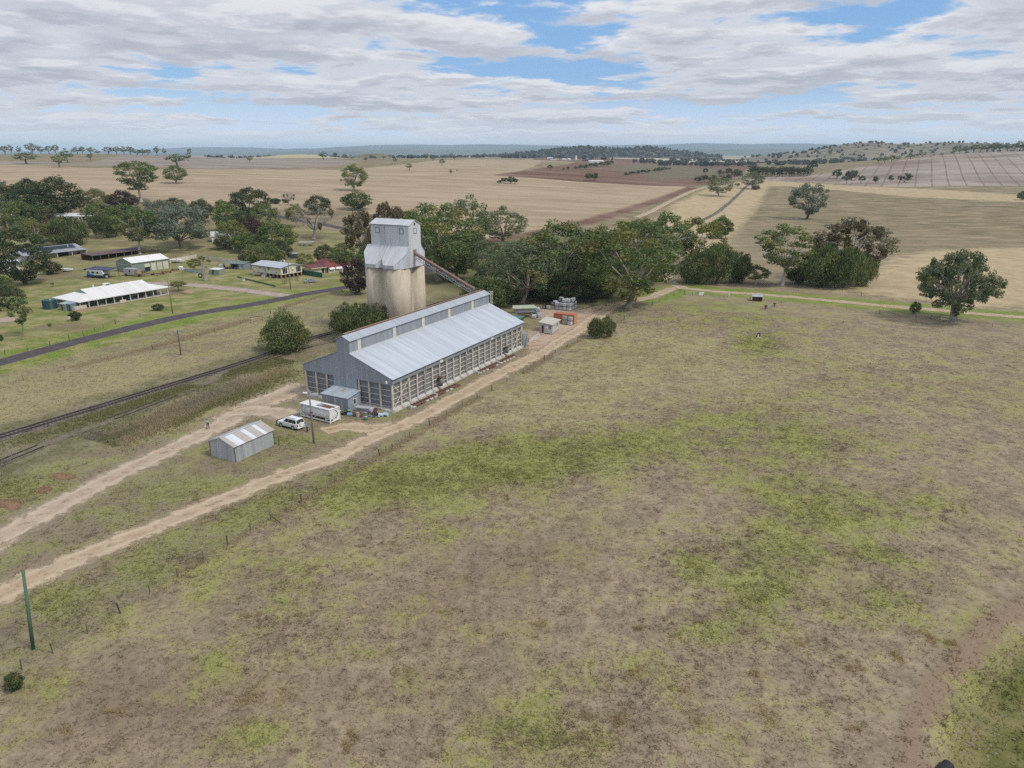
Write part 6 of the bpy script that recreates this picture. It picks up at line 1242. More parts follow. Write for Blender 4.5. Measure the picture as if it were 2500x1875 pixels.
# scattered far timber that reads as one mass: low crowns over the valley floor and the hill sides
def far_timber():
    rs = np.random.RandomState(9); B = MB(); V, T = [], []
    def blob(x, y, z, r, h):
        n = 7; k = 10
        d = rs.normal(size=(k, 3)); d /= np.linalg.norm(d, axis=1)[:, None]; p = d * np.array([r, r, h * .5]) * rs.uniform(.5, 1, (k, 1)) + np.array([x, y, z + h * .5])
        a = np.cross(d, rs.normal(size=(k, 3))); a /= np.linalg.norm(a, axis=1)[:, None]; b = np.cross(d, a); s = r * .8
        V.append(np.stack([p - a * s, p + b * s * .8, p + a * s, p - b * s * .8], 1).reshape(-1, 3)); T.append(np.repeat(rs.rand(k), 4))
    for (u0, u1, y0, y1, n) in ((380, 1300, 2600, 5200, 300), (1000, 1750, 2400, 5200, 230), (1600, 2250, 1900, 3400, 260), (1900, 2600, 2300, 3300, 150), (1560, 1800, 2000, 2300, 70)):
        for k in range(n):
            # bands along creeks and fence lines
            y = rs.uniform(y0, y1); u = rs.uniform(u0, u1); band = math.sin(y * .011 + u * .004) + .6 * math.sin(u * .021 + y * .003)
            if band < .55 and rs.rand() < .75: continue
            x = (u - 1250) / 1823 * y
            for q in range(1 if rs.rand() < .4 else 3): xx = x + rs.normal() * 14; yy = y + rs.normal() * 10; h = rs.uniform(7, 13); blob(xx, yy, float(tz(xx, yy)) - .5, h * .6, h)
    for hl, n in ((HILL_W, 700), (HILL_R, 420)):
        hv = np.empty(len(hl.data.vertices) * 3); hl.data.vertices.foreach_get('co', hv); hv = hv.reshape(-1, 3); yc = hv[:, 1].mean(); idx = np.nonzero((hv[:, 1] < yc + 60) & (hv[:, 2] > 32))[0]
        for k in rs.choice(idx, n): h = rs.uniform(6, 12); x, y, z = hv[k] + rs.normal(size=3) * np.array([15, 15, 0]); blob(x, y, hv[k][2] - 1, h * .6, h)
    V = np.concatenate(V); me = mesh_np('far_timber', V, np.arange(len(V)).reshape(-1, 4), leaf_mat('far leaves', (0.035, 0.042, 0.036), (0.085, 0.095, 0.075))); fattr(me, 'tint', np.concatenate(T)); fattr(me, 'tint2', np.zeros(len(V)))
    tag(link('far_woods', me), 'scattered dark timber over the far valley and hills', None, None, 'stuff')
far_timber()
# ------------------------------------------------------------------ railway
def rails(line, name, label, half=.72, z=.24, sl=True, m=m_rust, skip=None):
    P = [Vector(q) for q in line]; n = len(P)
    for sg in (-1, 1):
        V, F = [], []
        for i, q in enumerate(P):
            dd = (P[min(i + 1, n - 1)] - P[max(i - 1, 0)]).normalized(); nn = Vector((-dd.y, dd.x)); c = q + nn * half * sg; zz_ = float(tz(c.x, c.y)) + z
            for (o, h) in ((-.07, 0), (.07, 0), (.045, .16), (-.045, .16)): V.append((c.x + nn.x * o, c.y + nn.y * o, zz_ + h))
        for i in range(n - 1):
            if skip and skip(i): continue
            for q in range(4): F.append((i * 4 + q, i * 4 + (q + 1) % 4, i * 4 + 4 + (q + 1) % 4, i * 4 + 4 + q))
        tag(link(name, mesh_np(name, V, F, m)), label + (', near rail' if sg < 0 else ', far rail'), None, None, 'structure')
    if sl:
        V, F = [], []; acc = 0.0
        for i in range(n - 1):
            a, b = P[i], P[i + 1]; L = (b - a).length; dd = (b - a) / L; nn = Vector((-dd.y, dd.x))
            while acc < L:
                if a.y + dd.y * acc < 330:
                    c = a + dd * acc; k = len(V); zz_ = float(tz(c.x, c.y)) + z - .10
                    for dz in (-.1, .1):
                        for (u, v) in ((-1.2, -.12), (1.2, -.12), (1.2, .12), (-1.2, .12)): V.append((c.x + nn.x * u + dd.x * v, c.y + nn.y * u + dd.y * v, zz_ + dz))
                    F += [(k + 4, k + 5, k + 6, k + 7), (k, k + 1, k + 5, k + 4), (k + 1, k + 2, k + 6, k + 5), (k + 2, k + 3, k + 7, k + 6), (k + 3, k, k + 4, k + 7)]
                acc += .68
            acc -= L
        tag(link('sleepers', mesh_np('sleepers', V, F, m_timber_d)), 'dark timber sleepers under the rails', None, None, 'stuff')
m_rail = M('dark rail steel', (.060, .045, .042), .6)
rails(RAIL, 'rail', 'dark steel rail of the main line', m=m_rail)
rails(RAIL2, 'rail', 'rusty half buried rail of the disused siding', z=.10, sl=False, m=m_rail, skip=lambda i: (i // 4) % 5 in (1, 3))

# ------------------------------------------------------------------ fences
def fence(line, label, step=6.5, h=1.15, thick=.10, name='wire_fence', every=4, wires=4, m=None, big=.17, mb=None):
    L = smooth_line(line, step) if not isinstance(line, tuple) else list(line[0]); m = m or m_timber_d; mb = mb or m_timber_d
    x0, y0 = L[0]; t = thing(name, label, 'fence', (x0, y0, float(tz(x0, y0)))); z0 = t.location.z
    thin = MB().cyl(0, 0, -.2, h, thick / 2, 6).mesh('post', m); fat = MB().cyl(0, 0, -.2, h * 1.18, big / 2, 7).mesh('post', mb)
    pts = []
    for i, (x, y) in enumerate(L):
        o = link('post', fat if i % every == 0 else thin, t); o.location = (x - x0, y - y0, float(tz(x, y)) - z0); o.rotation_euler = (RR.gauss(0, .04), RR.gauss(0, .04), RR.random() * 6); pts.append(Vector(o.location))
    w_ = MB()
    for k in range(wires):
        zz_ = h * (.25 + .72 * k / max(1, wires - 1)); w_.tube([p_ + Vector((0, 0, zz_)) for p_ in pts], .006, 3)
    if wires: w_.build('wires', m_dark, t)
    return t
pf = fence(PADDOCK_FENCE, 'long wire fence with dark thin posts along the near paddock', 5.2, 1.1, .09)
b0 = flat(584, 1125); MB().bar((b0[0] - pf.location.x, b0[1] - pf.location.y, .9), (b0[0] + 1.5 - pf.location.x, b0[1] - .6 - pf.location.y, 0), .09).build('brace', m_timber_d, pf)
fence([flat(1478, 636), flat(1520, 640), flat(1620, 650), flat(1760, 663), flat(1900, 678), flat(2060, 697), flat(2230, 718)], 'wire fence along the near side of the cross lane', 7, 1.1, .11)
fence([flat(-40, 775), flat(60, 757), flat(150, 735), flat(205, 716), flat(250, 700), flat(360, 670)], 'post and wire fence along the ranch lawn', 7, 1.1, .12)
fence([flat(395, 590), flat(470, 575), flat(530, 560), flat(600, 552), flat(680, 560), flat(730, 570)], 'wire fence behind the yards of the cream house', 6, 1.1, .14)
fence([flat(640, 542), flat(690, 545), flat(760, 550)], 'wire fence in the paddock below the small carport', 6, 1.1, .14)
fence([flat(190, 603), flat(270, 597), flat(400, 590)], 'wire fence behind the solar roofed house', 8, 1.1, .14)
fence([flat(1700, 600), flat(1860, 640), flat(2000, 655), flat(2220, 672)], 'wire fence along the edge of the golden grass', 9, 1.1, .10)
fence([flat(-40, 845), flat(140, 800), flat(330, 755), flat(520, 700), flat(640, 660), flat(740, 632)], 'old wire fence in dead grass between the road and the railway', 9, 1.0, .09, wires=2)
gt = thing('farm_gate', 'open steel pipe gate at the lane corner by the white sign', 'gate', (*flat(1482, 637), 0), R(10))
for z in (.3, .7, 1.1): MB().tube([(0, 0, z), (3.2, 0, z)], .035, 6).build('rail', m_galv, gt)
for x in (0, 3.2): MB().tube([(x, 0, 0), (x, 0, 1.15)], .05, 6).build('stile', m_galv, gt)
def sheet_fence(name, a, b, h, mat, label, pitch=2.4):
    a, b = Vector(a), Vector(b); L = (b - a).length; t = thing(name, label, 'fence', (a.x, a.y, 0), math.atan2((b - a).y, (b - a).x)); n = max(1, int(round(L / pitch))); w_ = L / n
    p_ = MB().box(.03, -.02, .05, w_ - .03, .02, h).mesh('panel', mat); q = MB().box(-.04, -.05, 0, .04, .05, h + .04).mesh('post', mat)
    for k in range(n): o = link('panel', p_, t); o.location = (k * w_, 0, 0)
    for k in range(n + 1): o = link('post', q, t); o.location = (k * w_, 0, 0)
    return t
m_creamf = M_sheet('cream fence steel', (.60, .56, .45), 0, .3, .6, lines=.15, dirt_amt=.1, depth=.3); m_greenf = M_sheet('dark green fence steel', (.018, .10, .075), 0, .3, .6, lines=.3, dirt_amt=.1)
sheet_fence('panel_fence', (-145.7, 304.0), (-140.2, 318.3), 1.95, m_creamf, 'tall cream sheet fence beside the boat'); sheet_fence('panel_fence', (-139.9, 318.0), (-112.5, 297.8), 1.9, m_creamf, 'tall cream sheet fence stepping down behind the cluttered shed')
sheet_fence('panel_fence', (-83.1, 275.1), (-71.3, 266.6), 1.95, m_greenf, 'dark green sheet fence beside the red roofed house')
t = sheet_fence('panel_fence', (-194.5, 408.0), (-181.0, 418.0), 1.9, m_greenf, 'dark green sheet fence in front of the far white house')
m_mesh = M('green shade mesh', (.085, .15, .07), .8)
sheet_fence('mesh_fence', flat(513, 600), flat(595, 620), .6, m_mesh, 'low green mesh fence along the cream house lawn', 2.0)
m_oldiron = M_sheet('old iron', (.42, .46, .50), 0, .3, .6, lines=.3)
sheet_fence('iron_fence', flat(400, 587), flat(437, 592), 1.3, m_oldiron, 'patched grey iron fence left of the dead tree trunk', 1.6)

# ------------------------------------------------------------------ houses
def window(parent, x0, z0, x1, z1, y, ax='y', fr=None, gl=None, s=-1, bars=1):
    """Framed window on the wall plane y (ax 'y') or x (ax 'x'), facing side s."""
    f = MB(); g = MB(); e = .07; d = .05
    def bx(b, u0, v0, u1, v1, d0, d1):
        lo, hi = sorted((y + s * d0, y + s * d1))
        b.box(u0, lo, v0, u1, hi, v1) if ax == 'y' else b.box(lo, u0, v0, hi, u1, v1)
    bx(f, x0, z0, x1, z0 + e, 0, d); bx(f, x0, z1 - e, x1, z1, 0, d); bx(f, x0, z0 + e, x0 + e, z1 - e, 0, d); bx(f, x1 - e, z0 + e, x1, z1 - e, 0, d)
    for k in range(bars): xm = x0 + (x1 - x0) * (k + 1) / (bars + 1); bx(f, xm - .03, z0 + e, xm + .03, z1 - e, 0, d)
    fo = f.build('window', fr or m_white, parent); bx(g, x0 + e, z0 + e, x1 - e, z1 - e, .0, .02); g.build('pane', gl or m_glass, fo); return fo
m_wroof = M_sheet('white roof sheet x', (.74, .73, .71), 0, .38, .5, lines=.10, dirt_amt=.08, var=.05, streak=(.6, .06, .06)); m_wroofy = M_sheet('white roof sheet y', (.74, .73, .71), 1, .38, .5, lines=.10, dirt_amt=.08, var=.05, streak=(.06, .6, .06))
m_sage = M('sage wall', (.235, .295, .25), .7); m_sand = M('sandstone', (.42, .30, .20), .9, bump=.3, dirt=(.30, .2, .13), dirt_amt=.5, dirt_scale=2); m_wallw = M('white wall', (.66, .65, .62), .8); m_creamw = M_sheet('cream weatherboard', (.66, .62, .49), 2, .30, .7, lines=.12, dirt_amt=.05, depth=.3)
def ranch():
    t = thing('ranch_house', 'long low white roofed house with a posted verandah along its front', 'house', (-128.4, 208.2, 0), R(59.9)); L, Dp, ze, zr = 29.0, 12.8, 2.55, 5.0
    MB().box(-.3, -.3, 0, L + .3, Dp + .3, .18).build('slab', m_conc, t)
    wl_ = MB().box(2.4, 2.7, .18, L - 2.2, Dp - .6, 2.5).build('wall', M('dark sage wall', (.11, .14, .12), .8), t)
    hx = 4.4; yc = Dp / 2; zh = ze + (zr - ze) * .52; hw = .48
    yb = yc * (zh - ze) / (zr - ze)
    a = -.6; b_ = Dp + .6; yl = a + (yc - a) * .55; yh = b_ - (yc - a) * .55; zm = ze + (zr - ze) * .55
    MB().loft([[(a, a, ze - .12), (L - a, a, ze - .12), (L - hx, yl, zm - .12), (L - hx, yc, zr - .12), (hx, yc, zr - .12), (hx, yl, zm - .12)], [(a, a, ze), (L - a, a, ze), (L - hx, yl, zm), (L - hx, yc, zr), (hx, yc, zr), (hx, yl, zm)]]).build('roof', m_wroof, t)
    MB().loft([[(a, b_, ze - .12), (hx, yh, zm - .12), (hx, yc, zr - .12), (L - hx, yc, zr - .12), (L - hx, yh, zm - .12), (L - a, b_, ze - .12)][::-1], [(a, b_, ze), (hx, yh, zm), (hx, yc, zr), (L - hx, yc, zr), (L - hx, yh, zm), (L - a, b_, ze)][::-1]]).build('roof', m_wroof, t)
    for (x0, x1) in ((a, hx), (L - a, L - hx)):
        MB().slab((x0, a + .01, ze), (x0, b_ - .01, ze), (x1, yh, zm), (x1, yl, zm), .1).build('roof', m_wroofy, t)
        sx = -.06 if x1 < L / 2 else .06; g = MB().prism([(yl + .15, zm), (yh - .15, zm), (yc, zr - .1)], 'x', x1 + sx - .04, x1 + sx + .04).build('gablet', m_sage, t)
        MB().tube([(x1 - sx * .2, yc, zm + .35), (x1 + sx, yc, zm + .35)], .28, 12).build('gable_vent', m_cream, g)
    MB().box(-.62, -.66, ze - .22, L + .62, -.58, ze - .02).build('gutter', m_white, t); MB().box(-.66, -.6, ze - .22, -.58, Dp + .6, ze - .02).build('gutter', m_white, t)
    post = MB().box(-.09, -.09, .18, .09, .09, ze - .1).mesh('verandah_post', m_white)
    for k in range(12): o = link('verandah_post', post, t); o.location = (.05 + k * (L - .1) / 11, .0, 0)
    for y in (3.0, 6.2): o = link('verandah_post', post, t); o.location = (.05, y, 0)
    MB().box(.1, 2.3, .18, 2.3, Dp - .5, 2.5).build('side_wall', m_sage, t)
    for k, (x0, x1) in enumerate(((3.2, 4.6), (6.0, 7.6), (9.2, 10.1), (11.8, 13.6), (15.0, 15.9), (17.4, 19.2), (20.8, 21.7), (23.0, 24.8))):
        if k in (2, 4, 6): MB().box(x0, 2.62, .2, x1, 2.69, 2.3).build('door', M('dark red timber', (.12, .03, .025), .6) if k == 6 else m_glass, t)
        else: window(t, x0, .9, x1, 2.15, 2.7, fr=m_white)
    b = MB().bbox(12.0, yc - .2, zr - .35, 13.7, yc + 1.2, zr + .55, .1); c = b.build('roof_cooler', m_white, t); MB().box(12.2, yc - .24, zr - .1, 13.5, yc - .2, zr + .3).build('grille', m_dark, c)
    for (x, y, m_) in ((9.0, yc + 1.0, m_white), (18.5, yc + .5, m_galv)): MB().cyl(x, y, zr - .6, zr + .6, .16, 10).build('flue', m_, t)
    for k, (x, y, sx, sy, h, m_) in enumerate(((7.0, 1.2, 1.4, .6, .5, m_timber), (11.0, 1.3, 1.8, .8, .75, m_timber_d), (13.2, -.1, 2.0, .1, .7, m_cream), (16.3, 1.3, 1.6, .7, .8, m_dark), (21.5, 1.2, 1.5, .6, .7, m_timber))):
        MB().cbox(x, y, .19, sx, sy, h).build('verandah_bench', m_, t)
    MB().box(-2.6, -1.6, 0, 4.0, -1.25, .55).build('retaining_wall', m_sand, t); MB().box(-2.6, -1.2, 0, -2.3, 3.0, .55).build('retaining_wall', m_sand, t)
    lt = MB(); lt.box(-2.2, -.9, .3, 1.4, -.82, 1.5); lt.build('lattice_screen', M('cream lattice', (.58, .54, .44), .7), t); MB().box(-2.25, -.9, .3, -2.17, 3.0, 1.6).build('lattice_screen', m_cream, t)
    MB().box(-3.4, -3.2, 0, 12, -2.9, .3).build('garden_edging', m_sand, t)
ranch()
def small_shed(loc, rz, L, Wd, h, m, mr, label, skil=.25, door=True, name='garden_shed'):
    t = thing(name, label, 'shed', (*loc, 0), rz); MB().prism([(0, 0), (Wd, 0), (Wd, h + skil), (0, h)], 'x', 0, L).build('wall', m, t)
    MB().slab((-.12, -.12, h + .05), (L + .12, -.12, h + .05), (L + .12, Wd + .12, h + skil + .07), (-.12, Wd + .12, h + skil + .07), .05).build('roof', mr, t)
    if door: MB().box(L * .3, -.03, .05, L * .3 + .85, 0, min(1.95, h - .1)).build('door', m_dark, t)
    return t
rx = (math.cos(R(59.9)), math.sin(R(59.9))); ry = (-rx[1], rx[0])
def rl(x, y): return corner((-128.4, 208.2), rx, ry, x, y)
small_shed(rl(-3.2, 5.2), R(59.9 - 90), 3.0, 2.4, 2.0, m_sage, M('pale sage roof', (.36, .42, .37), .6), 'pale green garden shed at the ranch house end'); small_shed(rl(-2.6, 2.0), R(59.9 - 90), 1.9, 1.6, 2.1, M('blue grey shed', (.19, .23, .29), .6), M('blue roof', (.25, .29, .37), .6), 'blue grey garden shed at the ranch house end')
t = thing('water_tank', 'large dark blue green ribbed water tank beside the ranch house', 'tank', (*rl(-3.2, 10.3), 0)); tp = []
for k in range(9): z = k * .29; tp += [(z, 1.92), (z + .16, 1.98), (z + .27, 1.92)]
MB().tube([(0, 0, q[0]) for q in tp], [q[1] for q in tp], 28).build('tank_wall', M('tank green', (.018, .062, .075), .45), t); MB().tube([(0, 0, 2.62), (0, 0, 2.85)], [1.93, .5], 28).build('tank_lid', M('tank lid', (.03, .075, .09), .5), t); MB().cyl(.9, -.9, 2.72, 2.86, .28, 12).build('hatch', m_white, t)
def garage():
    t = thing('farm_garage', 'sage green garage with a white gabled roof and four cream roller doors', 'garage', (-147.6, 276.8, 0), R(59.6)); L, Dp, h, pk = 15.8, 10.5, 3.95, 5.55
    for x in (0, L - .06): MB().prism([(0, 0), (Dp, 0), (Dp, h), (Dp / 2, pk), (0, h)], 'x', x, x + .06).build('gable_wall', M_sheet('sage iron y', (.205, .275, .235), 1, .3, .6, lines=.2, dirt_amt=.05) if x == 0 else m_sage, t)
    for y in (.0, Dp - .06): MB().box(.07, y, 0, L - .07, y + .06, h).build('wall', m_sage, t)
    for sg in (-1, 1): MB().slab((-.15, Dp / 2 + sg * (Dp / 2 + .25), h + .0), (L + .25, Dp / 2 + sg * (Dp / 2 + .25), h + .0), (L + .25, Dp / 2, pk + .1), (-.15, Dp / 2, pk + .1), .08).build('roof', m_wroof, t)
    for k in range(4):
        x0 = 5.1 + k * 2.68; w_ = 2.15
        if k == 0:
            MB().box(x0, -.02, .1, x0 + w_, .005, 2.95).build('door_opening', m_black, t); MB().box(x0, -.06, 1.75, x0 + w_, -.02, 3.0).build('roller_door', m_creamw, t)
        else: MB().box(x0, -.06, .1, x0 + w_, -.01, 3.0).build('roller_door', m_creamw, t)
    MB().tube([(-.08, Dp - .2, h - .1), (-.10, Dp / 2 + 1.2, h - 1.1), (-.10, .1, h - .35)], .07, 6).build('downpipe', m_white, t); MB().tube([(-.08, .05, h - .3), (-.05, .05, .2)], .07, 6).build('downpipe', m_white, t)
    MB().box(-.2, -.34, h - .18, L + .2, -.22, h - .02).build('gutter', m_sage, t)
garage()
t = thing('machinery_shed', 'long rusty roofed open shed behind the green garage', 'shed', (-181.5, 309.0, 0), R(59.9))
MB().slab((0, -.3, 2.5), (26, -.3, 2.5), (26, 8.5, 2.95), (0, 8.5, 2.95), .08).build('roof', M_sheet('purple rust roof', (.125, .085, .085), 0, .4, .8, dirt=(.20, .11, .08), dirt_amt=.5), t)
MB().slab((8, .8, 2.56 + .06), (10, .8, 2.62), (10, 2.2, 2.69), (8, 2.2, 2.69), .03).build('roof_sheet', m_rust, t)
for k in range(8): MB().bar((.2 + k * 3.6, .0, 0), (.2 + k * 3.6, .0, 2.45), .16).build('post', m_timber, t); MB().bar((.2 + k * 3.6, 8, 0), (.2 + k * 3.6, 8, 2.85), .16).build('post', m_timber, t)
MB().box(0, 8.2, 0, 26, 8.26, 2.8).build('back_wall', m_rust, t)
for k in range(6): MB().cbox(1.5 + k * 1.6, -.8, 0, 1.0, .5, .35).build('timber_stack', m_timber if k % 2 else m_brown, t)
def carport_caravan():
    t = thing('carport', 'dark blue roofed carport sheltering a caravan', 'carport', (-160.6, 268.4, 0), R(-20)); L = 11.6
    MB().slab((-.6, -.5, 3.15), (L, -.5, 3.15), (L, 4.6, 3.5), (-.6, 4.6, 3.5), .12).build('roof', M('dark blue roof', (.055, .062, .095), .55), t); MB().box(-.6, -.56, 2.62, L * .86, -.5, 3.12).build('fascia', M('navy fascia', (.018, .028, .075), .5), t)
    for x in (0, L / 2, L - .4):
        for y in (.1, 4.2): MB().bar((x, y, 0), (x, y, 3.12), .12).build('post', m_dark, t)
    c = thing('caravan', 'white caravan with a sky blue and navy lower half', 'caravan', (-160.2, 266.9, 0), R(-20)); Lc, Wc = 8.4, 2.35
    pr = [(0, .55), (Lc - .9, .55), (Lc, 1.15), (Lc, 1.9), (Lc - .7, 2.95), (.2, 2.95), (0, 2.6)]
    MB().prism(pr, 'y', .3, .3 + Wc).build('body', M('caravan white', (.72, .73, .74), .35), c)
    MB().prism([(.01, 1.05), (4.6, 1.05), (2.0, 1.65), (.01, 1.75)], 'y', .27, .295).build('stripe', M('sky blue', (.06, .33, .62), .4), c); MB().prism([(.0, .45), (Lc - .9, .45), (Lc + .01, 1.05), (Lc - 1.2, 1.25), (4.7, 1.04), (.0, 1.04)], 'y', .265, .29).build('skirt', M('navy', (.012, .022, .05), .5), c); MB().prism([(.29, .55), (.29 + Wc, .55), (.29 + Wc, 1.7), (.29, 1.7)], 'x', Lc - .02, Lc + .03).build('nose', M('navy nose', (.014, .024, .05), .5), c)
    for (x0, x1) in ((.6, 1.1), (1.3, 1.7), (2.7, 4.2), (5.2, 6.1)): window(c, x0, 1.75, x1, 2.4, .3, fr=m_dark, bars=0)
    for x in (3.4, 4.4): MB().tube([(x, .26, .36), (x, .5, .36)], .36, 14).build('wheel', m_black, c)
    MB().bar((Lc, 1.5, .5), (Lc + 1.5, 1.5, .45), .12).build('drawbar', m_dark, c)
    for y in (.9, 1.4): MB().cyl(Lc + .6, y, .5, 1.1, .17, 10).build('gas_bottle', m_white, c)
carport_caravan()
def sedan(loc, rz, label, paint, L=4.55, Wd=1.76, H=1.42, name='car', suv=False):
    t = thing(name, label, 'car', (*loc, 0), rz); hw = Wd / 2; mp = paint
    if suv: low = [(-L / 2, .50), (-L / 2 + .04, 1.02), (-L / 2 + .10, 1.12), (L / 2 - 1.55, 1.14), (L / 2 - .25, 1.02), (L / 2, .85), (L / 2 - .02, .42), (L / 2 - .35, .34), (-L / 2 + .35, .36)]
    else: low = [(-L / 2, .45), (-L / 2 + .02, .82), (-L / 2 + .75, .93), (L / 2 - 1.15, .90), (L / 2 - .25, .74), (L / 2, .55), (L / 2 - .05, .28), (-L / 2 + .15, .28)]
    cxm = sum(q[0] for q in low) / len(low); czm = .6
    def ring(y, e): return [(q[0] + (cxm - q[0]) * e, y, q[1] + (czm - q[1]) * e * 1.6) for q in low]
    MB().loft([ring(-hw, .06), ring(-hw + .05, .015), ring(-hw + .14, 0), ring(hw - .14, 0), ring(hw - .05, .015), ring(hw, .06)]).build('body', mp, t)
    if suv: bx0, bx1, tx0, tx1, zb, zt = -L / 2 + .10, L / 2 - 1.30, -L / 2 + .38, L / 2 - 2.15, 1.10, H
    else: bx0, bx1, tx0, tx1, zb, zt = -L / 2 + .55, L / 2 - 1.15, -L / 2 + 1.30, L / 2 - 2.0, .88, H
    b0, b1, tw = hw - .06, hw - .06, hw - .24
    def cr(z, e): f = (z - zb) / (zt - zb); x0 = bx0 + (tx0 - bx0) * f - e; x1 = bx1 + (tx1 - bx1) * f + e; w_ = b0 + (tw - b0) * f + e; return [(x0, -w_, z), (x1, -w_, z), (x1, w_, z), (x0, w_, z)]
    MB().loft([cr(zb, 0), cr(zt - .07, 0), [(q[0] * .985 + .0, q[1] * .93, zt) for q in cr(zt, -.04)]]).build('cabin', mp, t)
    za, zc = zb + .06, zt - .13
    def wq(name, x0, x1, f0, f1, s):
        q = []
        for z, a, b in ((za, x0[0], x1[0]), (zc, x0[1], x1[1])): w_ = b0 + (tw - b0) * (z - zb) / (zt - zb) + .012; q += [((a, s * w_, z), (b, s * w_, z))]
        MB().slab(q[0][0], q[0][1], q[1][1], q[1][0], .01).build('window', m_glass, t)
    xa = lambda z, x0, x1: x0 + (x1 - x0) * (z - zb) / (zt - zb)
    r0, r1 = (xa(za, bx0, tx0), xa(zc, bx0, tx0)), (xa(za, bx1, tx1), xa(zc, bx1, tx1))
    splits = [0.06, .34, .64, .93] if suv else [.12, .50, .90]
    for s in (-1, 1):
        for a, b in zip(splits[:-1], splits[1:]): wq('window', (r0[0] + (r1[0] - r0[0]) * (a + .012), r0[1] + (r1[1] - r0[1]) * (a + .012)), (r0[0] + (r1[0] - r0[0]) * (b - .012), r0[1] + (r1[1] - r0[1]) * (b - .012)), 0, 0, s)
    for (i, sgn) in ((0, -1), (1, 1)):
        e = .012 * sgn; r = r1 if i else r0; wz = lambda z: b0 + (tw - b0) * (z - zb) / (zt - zb) - .07
        MB().slab((r[0] + e, -wz(za), za), (r[0] + e, wz(za), za), (r[1] + e, wz(zc), zc), (r[1] + e, -wz(zc), zc), .012).build('windscreen' if i else 'rear_window', m_glass, t)
    wr = .38 if suv else .31; ax = (L / 2 - .95, -L / 2 + 1.05) if suv else (L / 2 - .85, -L / 2 + .95)
    for x in ax:
        for s in (-1, 1):
            w_ = thing('wheel', None, None); w_.parent = t; w_.location = (x, s * (hw - .11), wr)
            MB().tube([(0, -.12, 0), (0, -.09, 0), (0, .09, 0), (0, .12, 0)], [wr * .86, wr, wr, wr * .86], 18).build('tyre', m_black, w_); MB().tube([(0, s * .10, 0), (0, s * .135, 0)], wr * .66, 14).build('rim', m_galv, w_)
            MB().tube([(x, s * (hw - .02), wr), (x, s * (hw + .012), wr)], wr * 1.17, 18).build('wheel_arch', m_black, t)
    for s in (-1, 1):
        MB().bbox(L / 2 - .16, s * hw * .72 - .2, .66 if suv else .56, L / 2 + .02, s * hw * .72 + .2, .86 if suv else .70, .03).build('headlight', M('headlamp', (.7, .72, .74), .15), t); MB().bbox(-L / 2 - .02, s * hw * .86 - .1, .72 if suv else .6, -L / 2 + .12, s * hw * .86 + .1, 1.08 if suv else .78, .02).build('taillight', M('tail lamp', (.28, .012, .012), .25), t); MB().bbox(bx1 - .45, s * (hw + .07) - .1, zb - .02, bx1 - .28, s * (hw + .07) + .1, zb + .14, .03).build('mirror', mp, t)
    if suv:
        MB().bbox(L / 2 - .12, -hw + .02, .34, L / 2 + .28, hw - .02, .98, .1).build('bull_bar', m_black, t); MB().bbox(-L / 2 - .14, -hw + .1, .40, -L / 2 + .08, hw - .1, .62, .04).build('rear_bumper', mp, t)
        MB().tube([(-L / 2 - .02, .1, 1.02), (-L / 2 - .22, .1, 1.02)], [.37, .34], 18).build('spare_wheel', mp, t); MB().box(-L / 2 - .03, -.55, .70, -L / 2 + .01, -.15, .82).build('number_plate', m_white, t)
        for s in (-1, 1): MB().bar((tx0 + .3, s * (tw - .1), zt + .05), (tx1 - .25, s * (tw - .1), zt + .05), .05).build('roof_rail', m_black, t); MB().box(-L / 2 + 1.6, s * (hw + .04) - .07, .36, L / 2 - 1.55, s * (hw + .04) + .07, .42).build('side_step', m_black, t)
    return t
m_carw = M('white car paint', (.80, .80, .80), .22, var=.02, spec=.6); m_cars = M('silver car paint', (.40, .42, .45), .25, .4, var=.02)
q = at_w(9.35, -13.7); sedan((q[0], q[1]), WRZ + math.pi + R(-3), 'white four wheel drive with black bull bar parked by the tank', m_carw, 4.85, 1.9, 1.88, 'parked_car', True)
sedan((-73.0, 256.0), R(35), 'silver sedan parked on the grass near the road', m_cars, name='parked_car')
